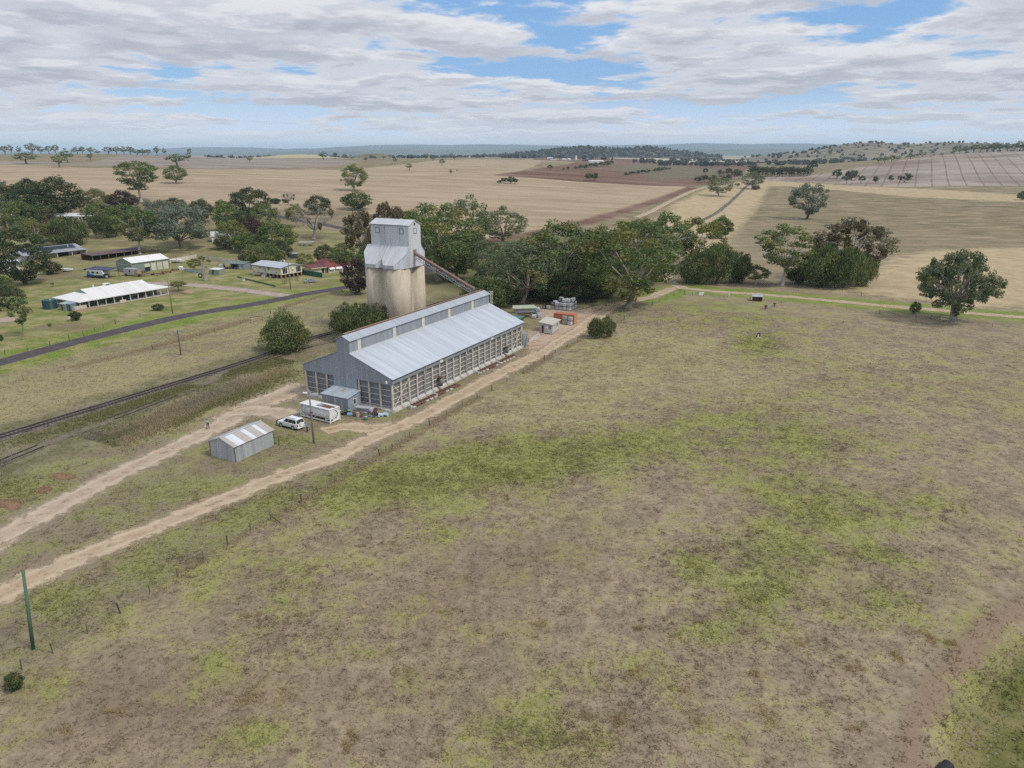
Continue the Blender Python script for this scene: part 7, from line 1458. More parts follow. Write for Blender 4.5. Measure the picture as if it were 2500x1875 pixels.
def cream_house():
    t = thing('cream_house', 'cream weatherboard house on brick stumps with a pale flat pitched roof', 'house', (-99.6, 273.4, 0), R(-34.5)); L, Dp, zf, ze = 16.7, 9.8, 1.4, 4.1
    MB().box(0, 0, zf, L, Dp, ze).build('wall', m_creamw, t)
    for sg in (-1, 1): MB().slab((-.6, Dp / 2 + sg * (Dp / 2 + .5), ze - .05), (L + .5, Dp / 2 + sg * (Dp / 2 + .5), ze - .05), (L + .5, Dp / 2, ze + .95), (-.6, Dp / 2, ze + .95), .09).build('roof', M_sheet('pale grey roof', (.50, .53, .57), 0, .4, .5, lines=.15, dirt_amt=.1, streak=(.6, .06, .06)), t)
    MB().prism([(0, ze), (Dp, ze), (Dp / 2, ze + .9)], 'x', L - .08, L - .02).build('gable', m_creamw, t); MB().prism([(0, ze), (Dp, ze), (Dp / 2, ze + .9)], 'x', .02, .08).build('gable', m_creamw, t)
    MB().box(-.6, -.62, ze - .22, L + .5, -.5, ze - .04).build('gutter', m_dark, t)
    br = M('stump brick', (.36, .24, .18), .9); st = MB().box(-.25, -.2, 0, .25, .2, zf).mesh('stump', br)
    for k in range(8): o = link('stump', st, t); o.location = (.3 + k * (L - .6) / 7, .25, 0)
    for k in range(1, 6): o = link('stump', st, t); o.location = (L - .3, .25 + k * (Dp - .5) / 5, 0)
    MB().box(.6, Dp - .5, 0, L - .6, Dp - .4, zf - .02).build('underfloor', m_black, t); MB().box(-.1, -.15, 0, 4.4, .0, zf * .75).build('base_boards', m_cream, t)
    for (x0, z0, x1, z1) in ((4.2, 2.75, 5.1, 3.65), (6.3, 2.5, 6.8, 3.75), (9.0, 2.6, 10.4, 3.7), (13.8, 1.75, 14.5, 2.4)): window(t, x0, z0, x1, z1, 0, bars=1 if x1 - x0 > 1 else 0)
    MB().box(7.1, -.05, 1.45, 8.0, .0, 3.6).build('door', M('grey door', (.34, .36, .40), .6), t)
    for (y0, y1) in ((.7, 2.9), (7.0, 9.2)): window(t, y0, 1.7, y1, 3.85, L, 'x', s=1, bars=2)
    MB().bbox(L + .02, 4.9, 2.9, L + .4, 5.9, 3.5, .05).build('air_conditioner', m_white, t)
    st_ = MB(); [st_.box(6.6, -.3 - k * .3, 0, 8.4, -.02 - k * .3, zf - k * .28) for k in range(5)]; st_.build('steps', m_conc, t)
    ds = MB(); ds.tube([(3.0, Dp * .35, ze + .55), (3.0, Dp * .35 - .12, ze + .6)], [.38, .30], 14); ds.build('satellite_dish', m_galv, t)
    for k, (x, m_) in enumerate(((2.0, m_timber_d), (3.6, m_rust), (5.4, m_dark), (6.0, m_timber), (11.2, m_conc), (12.0, m_rust))): MB().bbox(x, -1.1, 0, x + 1.1, -.5, .55, .05).build('clutter', m_, t)
cream_house()
def red_house():
    t = thing('red_roofed_house', 'cream house with a rusty red hipped roof, solar panels and white awnings', 'house', (-73.6, 280.4, 0), R(41)); L, Dp, ze, zr = 11.0, 10.0, 2.6, 5.2; mr = M_sheet('red roof', (.19, .05, .045), 0, .4, .7, lines=.15, dirt=(.26, .14, .125), dirt_amt=.45); a = .5
    MB().box(0, 0, 0, L, Dp, ze).build('wall', m_creamw, t); z0 = ze + .02
    MB().slab((-a, -a, z0), (L + a, -a, z0), (L - 4.2, Dp / 2, zr), (4.2, Dp / 2, zr), .08).build('roof', mr, t); MB().slab((L + a, Dp + a, z0), (-a, Dp + a, z0), (4.2, Dp / 2, zr), (L - 4.2, Dp / 2, zr), .08).build('roof', mr, t)
    MB().slab((-a, Dp + a, z0), (-a, -a, z0), (4.2, Dp / 2 - .02, zr), (4.2, Dp / 2 + .02, zr), .08).build('roof', mr, t); MB().slab((L + a, -a, z0), (L + a, Dp + a, z0), (L - 4.2, Dp / 2 + .02, zr), (L - 4.2, Dp / 2 - .02, zr), .08).build('roof', mr, t)
    MB().slab((-a, -3.1, 2.0), (L + a, -3.1, 2.0), (L + a, -.55, 2.62), (-a, -.55, 2.62), .07).build('verandah_roof', mr, t)
    def P3(x, f): y = -a + (Dp / 2 + a) * f; return (x, y, z0 + (zr - z0) * f + .10)
    for k in range(4): x0 = 3.3 + k * 1.05; MB().slab(P3(x0, .50), P3(x0 + .95, .50), P3(x0 + .95, .86), P3(x0, .86), .03).build('solar_panel', m_glass, t)
    for k in range(3): x0 = 5.6 + k * 1.2; MB().slab((x0, -2.5, 2.16 + .07), (x0 + 1.1, -2.5, 2.23), (x0 + 1.1, -1.2, 2.54), (x0, -1.2, 2.54), .03).build('solar_panel', m_glass, t)
    for (x0, x1) in ((.2, 2.4), (2.9, 5.6), (8.0, 10.8)): MB().slab((x0, -3.75, 1.35), (x1, -3.75, 1.35), (x1, -3.12, 2.0), (x0, -3.12, 2.0), .04).build('awning', m_white, t)
    MB().box(-.2, -3.0, 0, L, -2.9, 1.05).build('verandah_wall', m_cream, t); MB().box(6.6, -3.02, 1.1, 7.4, -2.9, 2.0).build('door_opening', m_black, t)
    for k in range(5): MB().bar((k * L / 4, -2.95, 0), (k * L / 4, -2.95, 2.0), .1).build('verandah_post', m_white, t)
    MB().box(-6.5, -1.5, 0, -.1, 4.5, 2.35).build('annexe', m_creamw, t); MB().slab((-7, -2.2, 2.35), (-.2, -2.2, 2.35), (-.2, 5, 2.9), (-7, 5, 2.9), .08).build('annexe_roof', mr, t); MB().box(-6.8, -2.3, 2.05, -.3, -2.22, 2.35).build('fascia', m_cream, t)
    MB().box(-2.2, -1.55, .1, -1.3, -1.5, 2.0).build('door_opening', M('dark red gap', (.05, .015, .015), .8), t); MB().bbox(3.9, 5.0, zr - .4, 4.6, 5.7, zr + .9, .05).build('chimney', m_rust, t)
red_house()
def solar_house():
    t = thing('solar_house', 'white house with a grey roof covered in dark solar panels and open verandah', 'house', (-202.4, 318.7, 0), R(60)); L, Dp = 13, 11
    MB().box(-14, 3.2, 0, L - .3, Dp, 3.2).build('wall', m_wallw, t); MB().prism([(0, 0), (3.2, 0), (3.2, 3.2), (0, 2.7)], 'x', .0, .12).build('wing_wall', m_wallw, t); MB().prism([(0, 0), (3.2, 0), (3.2, 3.2), (0, 2.7)], 'x', L - .14, L - .02).build('wing_wall', m_wallw, t)
    mg = M_sheet('grey house roof', (.30, .31, .34), 0, .4, .5, lines=.12, dirt_amt=.05); MB().slab((-14, -.5, 2.7), (L + .3, -.5, 2.7), (L + .3, 3.2, 3.3), (-14, 3.2, 3.3), .1).build('verandah_roof', mg, t)
    MB().slab((-14.4, 3.0, 3.4), (L + .4, 3.0, 3.4), (L - .6, Dp * .62, 5.0), (-14.4, Dp * .62, 5.0), .1).build('roof', mg, t); MB().slab((-14.4, Dp + .5, 3.3), (L + .4, Dp + .5, 3.3), (L - .6, Dp * .62, 5.0), (-14.4, Dp * .62, 5.0), .1).build('roof', mg, t)
    for r in range(3):
        for k in range(9):
            x0 = -12.5 + k * 2.6; y0 = 3.4 + r * 1.0; zf = lambda y: 3.4 + 1.6 * (y - 3.0) / (Dp * .62 - 3.0) + .06
            MB().slab((x0, y0, zf(y0)), (x0 + 2.5, y0, zf(y0)), (x0 + 2.5, y0 + .93, zf(y0 + .93)), (x0, y0 + .93, zf(y0 + .93)), .03).build('solar_panel', M('solar glass', (.012, .015, .032), .2) if not r + k else bpy.data.materials['solar glass'], t)
    MB().box(.2, 2.9, .05, 6.5, 3.19, 2.6).build('dark_wall', m_black, t); MB().bar((6.6, .1, 0), (6.6, .1, 2.65), .2).build('post', m_cream, t); MB().bar((.1, .0, 0), (.1, .0, 2.65), .2).build('post', m_cream, t); MB().bar((L - .1, .0, 0), (L - .1, .0, 2.65), .2).build('post', m_cream, t)
    MB().tube([(11.2, 3.12, 1.0), (11.2, 3.19, 1.0)], .7, 16).build('round_window', m_glass, t); MB().cyl(7.5, 4.2, 3.5, 5.2, .12, 8).build('flue', m_white, t); MB().cbox(8.6, 1.8, 0, 2.2, .9, .7).build('verandah_table', m_timber_d, t)
solar_house()
def far_house(u, v, L, Dp, h, rz, label, roof, wall, rise=1.5, name='house'):
    p = at(u, v); t = thing(name, label, 'house', p, rz); MB().box(0, 0, 0, L, Dp, h).build('wall', wall, t)
    for sg in (-1, 1): MB().slab((-.4, Dp / 2 + sg * (Dp / 2 + .4), h - .05), (L + .4, Dp / 2 + sg * (Dp / 2 + .4), h - .05), (L + .4, Dp / 2, h + rise), (-.4, Dp / 2, h + rise), .1).build('roof', roof, t)
    for x in (0, L): MB().prism([(0, h), (Dp, h), (Dp / 2, h + rise - .1)], 'x', x - .03, x + .03).build('gable', wall, t)
    n = max(2, int(L / 3.5))
    for k in range(n): x0 = (k + .3) * L / n; window(t, x0, .9, x0 + 1.3, 2.0, 0)
    return t
m_wr = M('white far roof', (.72, .73, .76), .5); far_house(117, 478, 22, 9, 2.8, R(8), 'white roofed house under the big dark trees', m_wr, m_wallw); far_house(458, 524, 13, 9, 3.0, R(20), 'white house with a hipped pale roof hidden among the trees', M('pale roof', (.55, .54, .56), .6), m_wallw, 2.0); far_house(-4, 478, 9, 8, 2.8, R(15), 'white house corner at the left edge of the picture', m_wr, m_wallw)
far_house(-12, 591, 9, 7, 2.9, R(50), 'white shed like house at the left edge below the conical tree', m_wr, m_wallw)
p = at(88, 524); t = thing('garden_wall', 'dark low wall beyond the far road', 'wall', p, R(12)); MB().box(0, 0, 0, 13, .3, 1.6).build('wall_panel', m_dark, t); MB().box(-.1, -.05, 1.6, 13.1, .35, 1.72).build('coping', m_conc, t)
small_shed((-116.9, 274.2), R(-16), 4.4, 3.6, 2.0, m_sage, m_white, 'small sage shed with a white lid like roof beside the dead trunk', .1)
t = thing('clutter_shed', 'low green roofed open shed crammed with clutter', 'shed', (-116.5, 288.5, 0), R(-12)); MB().slab((-.6, -.6, 2.3), (9.2, -.6, 2.3), (9.2, 5, 2.75), (-.6, 5, 2.75), .08).build('roof', M('green grey roof', (.17, .22, .20), .7), t); MB().box(6.4, -.2, 0, 9, 4.6, 2.25).build('side_room', M('blue grey iron', (.24, .29, .35), .6), t); MB().box(0, 4.5, 0, 6.4, 4.56, 2.3).build('back_wall', m_dark, t)
for x in (0, 3, 6): MB().bar((x, -.3, 0), (x, -.3, 2.25), .12).build('post', m_timber, t)
MB().box(6.9, -.24, .2, 7.7, -.2, 2.0).build('door', m_galv, t)
for k in range(7): MB().bbox(.3 + k * .85, .2 + (k % 3) * .5, 0, 1.0 + k * .85, .9 + (k % 3) * .5, .6 + .25 * (k % 2), .05).build('clutter', [m_redd, m_brown, m_whitep, m_rust, m_blue, m_redd, m_timber][k], t)
t = thing('rounded_trailer', 'pale rounded trailer cover left of the cluttered shed', 'trailer', (-118.8, 289.5, 0), R(-12)); MB().tube([(0, 0, .9), (.3, 0, .9), (1.8, 0, .9), (2.2, 0, .9)], [.5, .95, .95, .6], 14).build('cover', m_galv, t); MB().tube([(.9, -.8, .35), (.9, -.6, .35)], .33, 12).build('wheel', m_black, t)
small_shed((-104.6, 286.4), R(-12), 1.6, 1.6, 2.0, m_cream, m_cream, 'narrow cream outhouse between the cluttered shed and the cream house', .1)
p = flat(650, 538); t = thing('open_carport', 'skeletal flat roofed carport over an old van in the paddock', 'carport', (*p, 0), R(5))
MB().slab((-1, -.3, 3.2), (6.2, -.3, 3.2), (6.2, 3.4, 3.4), (-1, 3.4, 3.4), .08).build('roof', M('grey brown roof', (.36, .34, .32), .7), t)
for x in (-.6, 5.8):
    for y in (0, 3.2): MB().bar((x, y, 0), (x, y, 3.2), .1).build('post', m_timber, t)
t = thing('old_van', 'pale derelict van under the skeletal carport', 'van', (p[0] - .9, p[1] + .3, 0), R(5)); MB().prism([(0, .35), (4.4, .35), (4.4, 2.0), (1.2, 2.0), (.7, 1.3), (0, 1.1)], 'y', 0, 1.8).build('body', M('pale van', (.50, .53, .56), .5), t)
for x in (.9, 3.5): MB().tube([(x, -.03, .35), (x, .2, .35)], .35, 12).build('wheel', m_black, t)
MB().box(1.6, -.02, 1.2, 3.0, .0, 1.75).build('window', m_glass, t)
p = flat(622, 560); small_shed(p, R(10), 4.2, 3, 2.2, m_dark, M('grey lean roof', (.33, .34, .36), .6), 'dark open lean-to behind the cream house', .3, False, 'lean_to'); t = thing('dog_kennel', 'white arched kennel beside the dark lean-to', 'kennel', (*flat(609, 566), 0), 0); MB().prism([(-.8, 0), (.8, 0), (.8, .7), (.4, 1.1), (-.4, 1.1), (-.8, .7)], 'y', 0, 1.6).build('kennel_shell', m_white, t)
p = flat(279, 548); t = thing('wrecked_car', 'dark wrecked car body on bare ground behind the rusty shed', 'car', (*p, 0), R(10)); MB().prism([(-2.2, .2), (2.2, .2), (2.2, .8), (1.0, .9), (.5, 1.35), (-1.2, 1.35), (-2.2, .8)], 'y', 0, 1.7).build('body', m_timber_d, t); MB().box(-2.1, -.05, .25, -1.0, -.01, 1.1).build('panel', m_white, t)
p = flat(330, 545); t = thing('old_ute', 'blue grey old utility parked under the slender forked gum', 'car', (*p, 0), R(15)); MB().prism([(-2.3, .35), (2.3, .35), (2.3, 1.0), (.9, 1.05), (.5, 1.6), (-.6, 1.6), (-.8, 1.0), (-2.3, 1.0)], 'y', 0, 1.7).build('body', M('blue grey ute', (.13, .17, .19), .5), t)
for x in (-1.4, 1.4): MB().tube([(x, -.03, .36), (x, .2, .36)], .36, 12).build('wheel', m_black, t)
# boats, trailers and machinery around the green garage
def boat(u, v, L, rz, label, m_, cabin=True):
    p = flat(u, v); t = thing('boat', label, 'boat', (*p, 0), rz); st = [(-L / 2, .9, .55), (-L / 4, 1.0, .5), (0, 1.0, .5), (L / 4, .8, .55), (L * .42, .35, .7), (L / 2, .05, .9)]
    MB().loft([[(x, -w_, 1.25), (x, -w_ * .75, z), (x, 0, z - .15), (x, w_ * .75, z), (x, w_, 1.25)] for x, w_, z in st], closed=True).build('hull', m_, t)
    if cabin: MB().bbox(-.2, -.7, 1.25, L * .25, .7, 1.8, .1).build('cabin', m_white, t); MB().slab((L * .25 + .02, -.65, 1.3), (L * .25 + .02, .65, 1.3), (L * .20, .55, 1.85), (L * .20, -.55, 1.85), .02).build('windscreen', m_glass, t); MB().bbox(-L / 2 - .3, -.25, .6, -L / 2, .25, 1.7, .05).build('outboard_motor', m_dark, t)
    tr = MB(); tr.bar((-L / 2, -.6, .4), (L / 2 + 1, 0, .45), .08); tr.bar((-L / 2, .6, .4), (L / 2 + 1, 0, .45), .08); tr.build('trailer', m_galv, t)
    for s in (-1, 1): MB().tube([(-.8, s * .95, .3), (-.8, s * 1.1, .3)], .3, 12).build('wheel', m_black, t)
boat(385, 568, 5.4, R(-5), 'white cabin boat on a trailer beside the cream fence', m_white); boat(145, 587, 4.6, R(12), 'pale open dinghy lying on the lawn', m_whitep, False)
t = thing('old_truck', 'derelict truck with a silver box and rusty tray beside the garage', 'truck', (-147.9, 270.6, 0), R(-15)); MB().box(0, 0, .7, 4.6, 2.2, 2.9).build('box_body', M('silver box', (.40, .41, .43), .5, dirt=(.3, .2, .15), dirt_amt=.5), t); MB().box(2.5, -.03, 1.7, 3.1, 0, 2.3).build('window', m_glass, t); MB().box(4.7, .2, .7, 7.6, 2.0, .95).build('tray', m_rust, t); MB().loft([[(4.7, .2, .95), (6.2, .2, .95), (6.2, 2, .95), (4.7, 2, .95)], [(4.9, .3, 2.6), (5.9, .3, 2.6), (5.9, 1.9, 2.6), (4.9, 1.9, 2.6)]]).build('cab', m_brown, t)
for x in (1.0, 6.8): MB().tube([(x, -.03, .45), (x, .25, .45)], .45, 12).build('wheel', m_black, t)
def plough(u, v, L, rz, label, m_):
    p = flat(u, v); t = thing('farm_implement', label, 'farm implement', (*p, 0), rz, 'rusty implements by the garage'); fr = MB(); fr.bar((0, 0, .6), (L, 0, .6), .18); fr.bar((0, 1.2, .6), (L, 1.2, .6), .18); fr.bar((0, 0, .6), (0, 1.2, .6), .15); fr.bar((L, 0, .6), (L, 1.2, .6), .15); fr.bar((L / 2, 0, .6), (L / 2 + .3, -2.2, .5), .15); fr.build('frame', m_, t)
    for k in range(int(L / .55)): MB().tube([(.25 + k * .55, .6, .32), (.32 + k * .55, .62, .32)], .32, 10).build('disc', m_rust, t)
    for x in (.3, L - .3): MB().tube([(x, 1.3, .35), (x, 1.5, .35)], .35, 10).build('wheel', m_black, t)
plough(300, 596, 4.6, R(12), 'red framed rusty implement nearest the garage corner', m_redrust); plough(328, 595, 4.2, R(18), 'dark rusty implement in the middle of the row', m_rust); plough(348, 591, 3.6, R(20), 'rusty implement before the third roller door', m_rust); plough(370, 585, 3.0, R(20), 'small red implement at the far end of the row', m_redrust)
for k in range(6):
    p = (-146.2 + k * .9 * .5, 275.4 + k * .9 * .86); t = thing('tyre', 'old tyre leaning in the row along the garage wall, %s from the left' % ORD[k], 'tyre', (*p, .42), R(59.6), 'tyres along the garage wall'); MB().tube([(.4 * math.cos(a * .5236), 0, .4 * math.sin(a * .5236)) for a in range(13)], .11, 6).build('tyre_ring', m_black, t)
t = thing('caged_tank', 'white caged tank standing at the driveway end of the garage yard', 'tank', (*flat(386, 584), 0), R(10)); MB().bbox(0, 0, .1, 1.6, 1.3, 1.5, .1).build('bottle', m_whitep, t); MB().box(.9, -.02, .3, 1.3, 0, .7).build('plate', m_dark, t)
t = thing('dead_trunk', 'pale dead tree trunk with stubby sawn limbs', 'tree stump', (*flat(443, 606), 0), 0); V, F = [], []; tube_np(V, F, [(0, 0, -.2), (.05, 0, 1.5), (-.1, 0, 3.6), (-.2, 0, 5.2), (-.3, 0, 7.0)], [.75, .55, .48, .36, .22], 8); tube_np(V, F, [(-.1, 0, 3.4), (-1.0, 0, 4.2), (-1.9, .1, 4.6)], [.3, .26, .2], 6); tube_np(V, F, [(-.1, 0, 3.2), (.7, 0, 4.2), (.9, 0, 5.0)], [.28, .22, .16], 6); tube_np(V, F, [(.5, 0, -.2), (.55, 0, 1.2), (.3, 0, 2.2)], [.45, .34, .25], 6); link('trunk', mesh_np('dead_trunk', V, F, B_GREY, True), t)
t = thing('tractor_tyre', 'big black tractor tyre leaning by the dead trunk', 'tyre', (*flat(433.5, 600), .85), R(20)); MB().tube([(.62 * math.cos(a * .3927), 0, .62 * math.sin(a * .3927)) for a in range(17)], .23, 8).build('tyre_ring', m_black, t)
for k, (u, v) in enumerate(((615.6, 612.5), (642, 607))):
    t = thing('wagon_wheel', 'old spoked wagon wheel set upright in the fence, ' + ['left of the power pole', 'right of the power pole'][k], 'wheel', (*flat(u, v), .95), R(40), 'wagon wheels in the fence'); MB().tube([(.9 * math.cos(a * .2618), 0, .9 * math.sin(a * .2618)) for a in range(25)], .055, 6).build('rim', m_timber_d, t); b = MB(); [b.bar((0, 0, 0), (.9 * math.cos(a * .5236), 0, .9 * math.sin(a * .5236)), .04) for a in range(12)]; b.build('spokes', m_timber_d, t); MB().tube([(0, -.12, 0), (0, .12, 0)], .13, 10).build('hub', m_timber_d, t)
t = thing('garden_ornament', 'white butterfly shaped garden chair on the lawn', 'garden chair', (*flat(526.7, 607), 0), R(-30)); b = MB(); [b.slab((s * .1, 0, .1), (s * .6, 0, .3), (s * .7, .15, 1.2), (s * .12, .1, .8), .04) for s in (-1, 1)]; b.box(-.4, -.3, .05, .4, .2, .12); b.build('chair_frame', m_white, t)
o = MB().cyl(0, 0, 0, .06, 4.2, 30).build('sand_bed', M('sand', (.40, .31, .24), .9), None); o.location = (*flat(11, 691), 0); o.scale = (1, .75, 1); tag(o, 'flat oval sand bed on the green lawn at the left edge', 'sand bed')
t = thing('satellite_dish', 'small white dish on a pole by the ranch gate', 'satellite dish', (*flat(152, 696), 0), 0); MB().cyl(0, 0, 0, 1.2, .05, 8).build('pole', m_galv, t); MB().tube([(0, -.05, 1.3), (0, -.16, 1.3)], [.2, .42], 14).build('dish', m_white, t)
t = thing('garden_arch', 'dark low goal shaped pipe frame beside the road', 'frame', (*flat(541, 698), 0), R(20)); MB().tube([(0, 0, 0), (0, 0, 1.6), (3.2, 0, 1.75), (3.2, 0, .2)], .08, 6).build('pipe_frame', m_timber_d, t)
p = flat(406, 634); o = MB().ball((0, 0, 0), 2.0, 1.3, 1.0, 10, 6).build('soil_mound', M('tan soil', (.36, .27, .18), .95, bump=.4), None, True); o.location = (*p, .1); tag(o, 'small tan soil mound beside the driveway', 'soil mound')

# ------------------------------------------------------------------ poles and wires
def pole(u, v, top_u, top_v, label, m_, r=.14, arm=2.0, rz=0.5, ins=True, name='power_pole', h=None):
    p = at(u, v); h = h or zon(top_u, top_v, p.x, p.y) - p.z; t = thing(name, label, 'pole', p, rz); MB().cyl(0, 0, -.3, h, r, 10, r * .75).build('pole_shaft', m_, t, True)
    if arm:
        MB().box(-arm / 2, -.07, h - .35, arm / 2, .07, h - .2).build('crossarm', m_timber, t)
        if ins:
            for x in (-arm * .45, -arm * .2, arm * .2, arm * .45): MB().cyl(x, 0, h - .2, h - .02, .05, 6).build('insulator', m_white, t)
    return t, h
pole(391, 767, 387, 713, 'slim brown pole with a small crossarm in the grass by the road', m_timber_d, .13, 1.6, R(60)); t2, h2 = pole(678, 958, 664, 842, 'timber pole standing in front of the white tank', m_timber, .16, 0, 0)
ca = MB(); ca.bar((-.7, 0, h2 - .5), (.3, 0, h2 - .4), .1); ca.build('bracket', m_galv, t2); MB().bbox(.35, -.2, h2 - .95, 1.35, .1, h2 - .6, .05).build('floodlight', m_galv, t2); MB().bbox(-1.0, -.2, h2 - .6, -.3, .1, h2 - .4, .04).build('floodlight', m_whitep, t2); MB().bar((0, 0, 4.0), (1.0, .4, 5.0), .05).build('stay', m_galv, t2); MB().cbox(0, 0, h2 - 3.8, .5, .4, .1).build('collar', m_dark, t2)
pole(72, 1402, 45, 1228, 'thick green stained timber post at the paddock corner', m_greenp, .18, 0, 0, name='timber_post')[0].rotation_euler = (0, R(5.5), 0)
pole(628, 625, 619, 557, 'grey power pole in front of the cream house', m_timber, .17, 1.8, R(60)); pole(373, 677, 360, 601, 'grey power pole at the end of the ranch house', m_timber, .16, 2.4, R(60)); pole(189, 495, 183, 460, 'power pole on the far road behind the solar roofed house', m_timber, .18, 2.2, R(60)); pole(440, 442, 437, 427, 'timber pole on the edge of the stubble', m_timber, .2, 1.8, R(20))
t, h = pole(20, 508, 15, 477, 'white flagpole in a garden among the trees', m_white, .09, 0, 0, name='flagpole'); MB().loft([[(0.05, 0, h - .1), (.9, .12, h - .35), (1.9, -.08, h - .5), (3.0, .1, h - .9)], [(0.05, 0, h - 1.6), (.9, .12, h - 1.7), (1.9, -.08, h - 1.8), (2.9, .1, h - 1.9)]], closed=False).build('flag', M('blue grey flag', (.10, .15, .26), .7), t)
def stub(u, v, h, label, m_=None, name='fence_post'): p = at(u, v); o = MB().cyl(0, 0, -.1, h, .07, 7).build(name, m_ or m_timber_d, None); o.location = p; tag(o, label, 'post')
stub(603, 961, 1.4, 'lone thin post behind the small iron shed')
stub(1730, 612, 1.0, 'white marker post on the lane verge', m_white); stub(1552, 603, 1.0, 'white marker post before the pepper trees', m_white)

# ------------------------------------------------------------------ paddock bits
p = flat(1515.5, 640); t = thing('notice_board', 'white notice board facing the lane corner', 'sign', (*p, 0), R(5)); MB().box(-.85, -.03, .35, .85, .03, 1.45).build('board', m_white, t)
for x in (-.6, .6): MB().bar((x, .06, 0), (x, .06, 1.4), .07).build('post', m_galv, t)
for k, (z, wd) in enumerate(((1.05, .5), (.85, .7), (.65, .6))): MB().box(-wd, -.036, z, wd, -.031, z + .05).build('faded_print', M('faded print', (.52, .56, .64), .6) if k == 0 else bpy.data.materials['faded print'], t)
p = flat(1574, 641); t = thing('marker_post', 'white post on a pale concrete block by the lane fence', 'post', (*p, 0), 0); MB().cbox(0, 0, 0, .5, .5, .5).build('block', m_conc_w, t); MB().cyl(0, 0, .5, 1.6, .12, 10).build('post_shaft', m_white, t)
t = thing('shelter', 'small dark brown animal shelter with a pale iron roof', 'shelter', (76.0, 221.6, 0), R(-14)); MB().slab((-.25, -.3, 1.55), (3.05, -.3, 1.55), (3.05, 2.6, 1.85), (-.25, 2.6, 1.85), .07).build('roof', m_galv, t)
MB().box(0, 2.3, 0, 2.8, 2.38, 1.7).build('back_wall', m_timber_d, t); MB().box(0, .02, .15, .08, 2.29, 1.6).build('side_wall', m_timber_d, t); MB().box(2.72, .02, .15, 2.8, 2.29, 1.6).build('side_wall', m_timber_d, t); MB().box(.1, .05, .15, 1.9, .12, 1.25).build('front_boards', M('red brown boards', (.10, .045, .035), .9), t)
for x in (.05, 2.75): MB().bar((x, .0, 0), (x, .0, 1.5), .1).build('post', m_timber_d, t)
t = thing('feeder', 'double cone rusty stock feeder frame in the paddock', 'feeder', (76.0, 209.6, 0), R(41))
for x in (0, 5.0): MB().tube([(x, 0, 0), (x, 0, .35), (x, 0, .4), (x, 0, 1.2)], [.16, .16, .22, .5], 12).build('feed_cone', m_rust, t)
b = MB(); [b.tube([(.3, y, z), (4.7, y, z)], .03, 5) for y in (-.4, .4) for z in (.4, .9)]; [b.tube([(x, y, 0), (x, y, .9)], .03, 5) for y in (-.4, .4) for x in (.4, 2.5, 4.6)]; b.build('feeder_rails', m_galv, t)
t = thing('trough_fitting', 'black arched pipe over a pale concrete block in a green patch', 'water fitting', (62.3, 174.9, 0), R(10)); MB().cbox(0, 0, 0, 1.15, .7, .16).build('base', m_conc, t); MB().tube([(-.42, 0, .1), (-.38, 0, .6), (-.15, 0, 1.0), (.2, 0, 1.12), (.36, 0, .9), (.38, 0, .1)], .15, 8).build('arched_pipe', m_black, t); MB().cbox(.02, .05, .16, .42, .2, .72).build('block', m_conc_w, t)
p = flat(1585, 668); o = MB().bar((-.5, 0, .15), (.6, -.3, .35), .14).build('fallen_timber', m_brown, None); o.location = (*p, 0); tag(o, 'broken timber lying by a tuft in the paddock', 'timber')
p = flat(2010, 690); t = thing('stile', 'low timber stile in the fence left of the big spreading gum', 'stile', (*p, 0), R(-8)); [MB().bar((0, 0, z), (2.4, 0, z + .1), .1).build('rail', m_timber, t) for z in (.4, .8)]; [MB().bar((x, 0, 0), (x, 0, 1.1), .12).build('post', m_timber_d, t) for x in (0, 2.4)]
p = flat(2030, 694); o = MB().tube([(0, 0, .1), (1.6, .3, .2), (3.4, .2, .15)], [.16, .13, .06], 7).build('fallen_branch', B_GREY, None); o.location = (*p, 0); tag(o, 'pale fallen branch under the big spreading gum', 'branch')
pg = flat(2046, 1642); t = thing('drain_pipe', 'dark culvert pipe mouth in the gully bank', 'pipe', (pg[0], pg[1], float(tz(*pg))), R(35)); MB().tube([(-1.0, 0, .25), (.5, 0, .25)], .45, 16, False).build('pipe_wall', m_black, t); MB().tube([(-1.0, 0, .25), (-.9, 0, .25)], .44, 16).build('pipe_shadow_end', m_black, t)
rs_ = random.Random(3); V = MB()
for k in range(120):
    u = 2110 + rs_.gauss(0, 38); v = 1560 + rs_.gauss(0, 24); g = flat(u, v); z = float(tz(*g)); r = rs_.uniform(.05, .14); V.ball((g[0], g[1], z), r, r * rs_.uniform(.7, 1.2), r * .6, 5, 4)
tag(V.build('rubble', M('gully stone', (.27, .22, .18), .95, dirt=(.18, .14, .11), dirt_amt=.5), None), 'loose stones on the gully floor', None, None, 'stuff')
# far farm buildings
def far_shed(u, v, L, Dp, h, rz, label, roof, wall, name='farm_shed'): far_house(u, v, L, Dp, h, rz, label, roof, wall, h * .35, name)
far_shed(1273, 353, 34, 16, 5, R(10), 'long white roofed farm shed among the far hedge trees', m_wr, m_wallw); far_shed(1258, 348, 26, 10, 4, R(-10), 'dark low farm building left of the far white shed', m_dark, m_dark)
p = at(1244, 345.5); t = thing('far_silo', 'small white silo at the far farm', 'silo', p); MB().cyl(0, 0, 0, 11, 3.5, 14).build('silo_wall', m_white, t); MB().tube([(0, 0, 11), (0, 0, 13.5)], [3.6, .4], 14).build('silo_cone', m_galv, t)
for k, (u, v) in enumerate(((1182, 344), (1190, 346), (1215, 346), (1228, 346), (1205, 345))): far_shed(u, v, 16, 9, 4, R(20 * k), 'tiny far farm building, %s from the left on the red rise' % ORD[k], [m_wr, m_dark, m_galv, m_wr, m_rust][k], m_wallw)

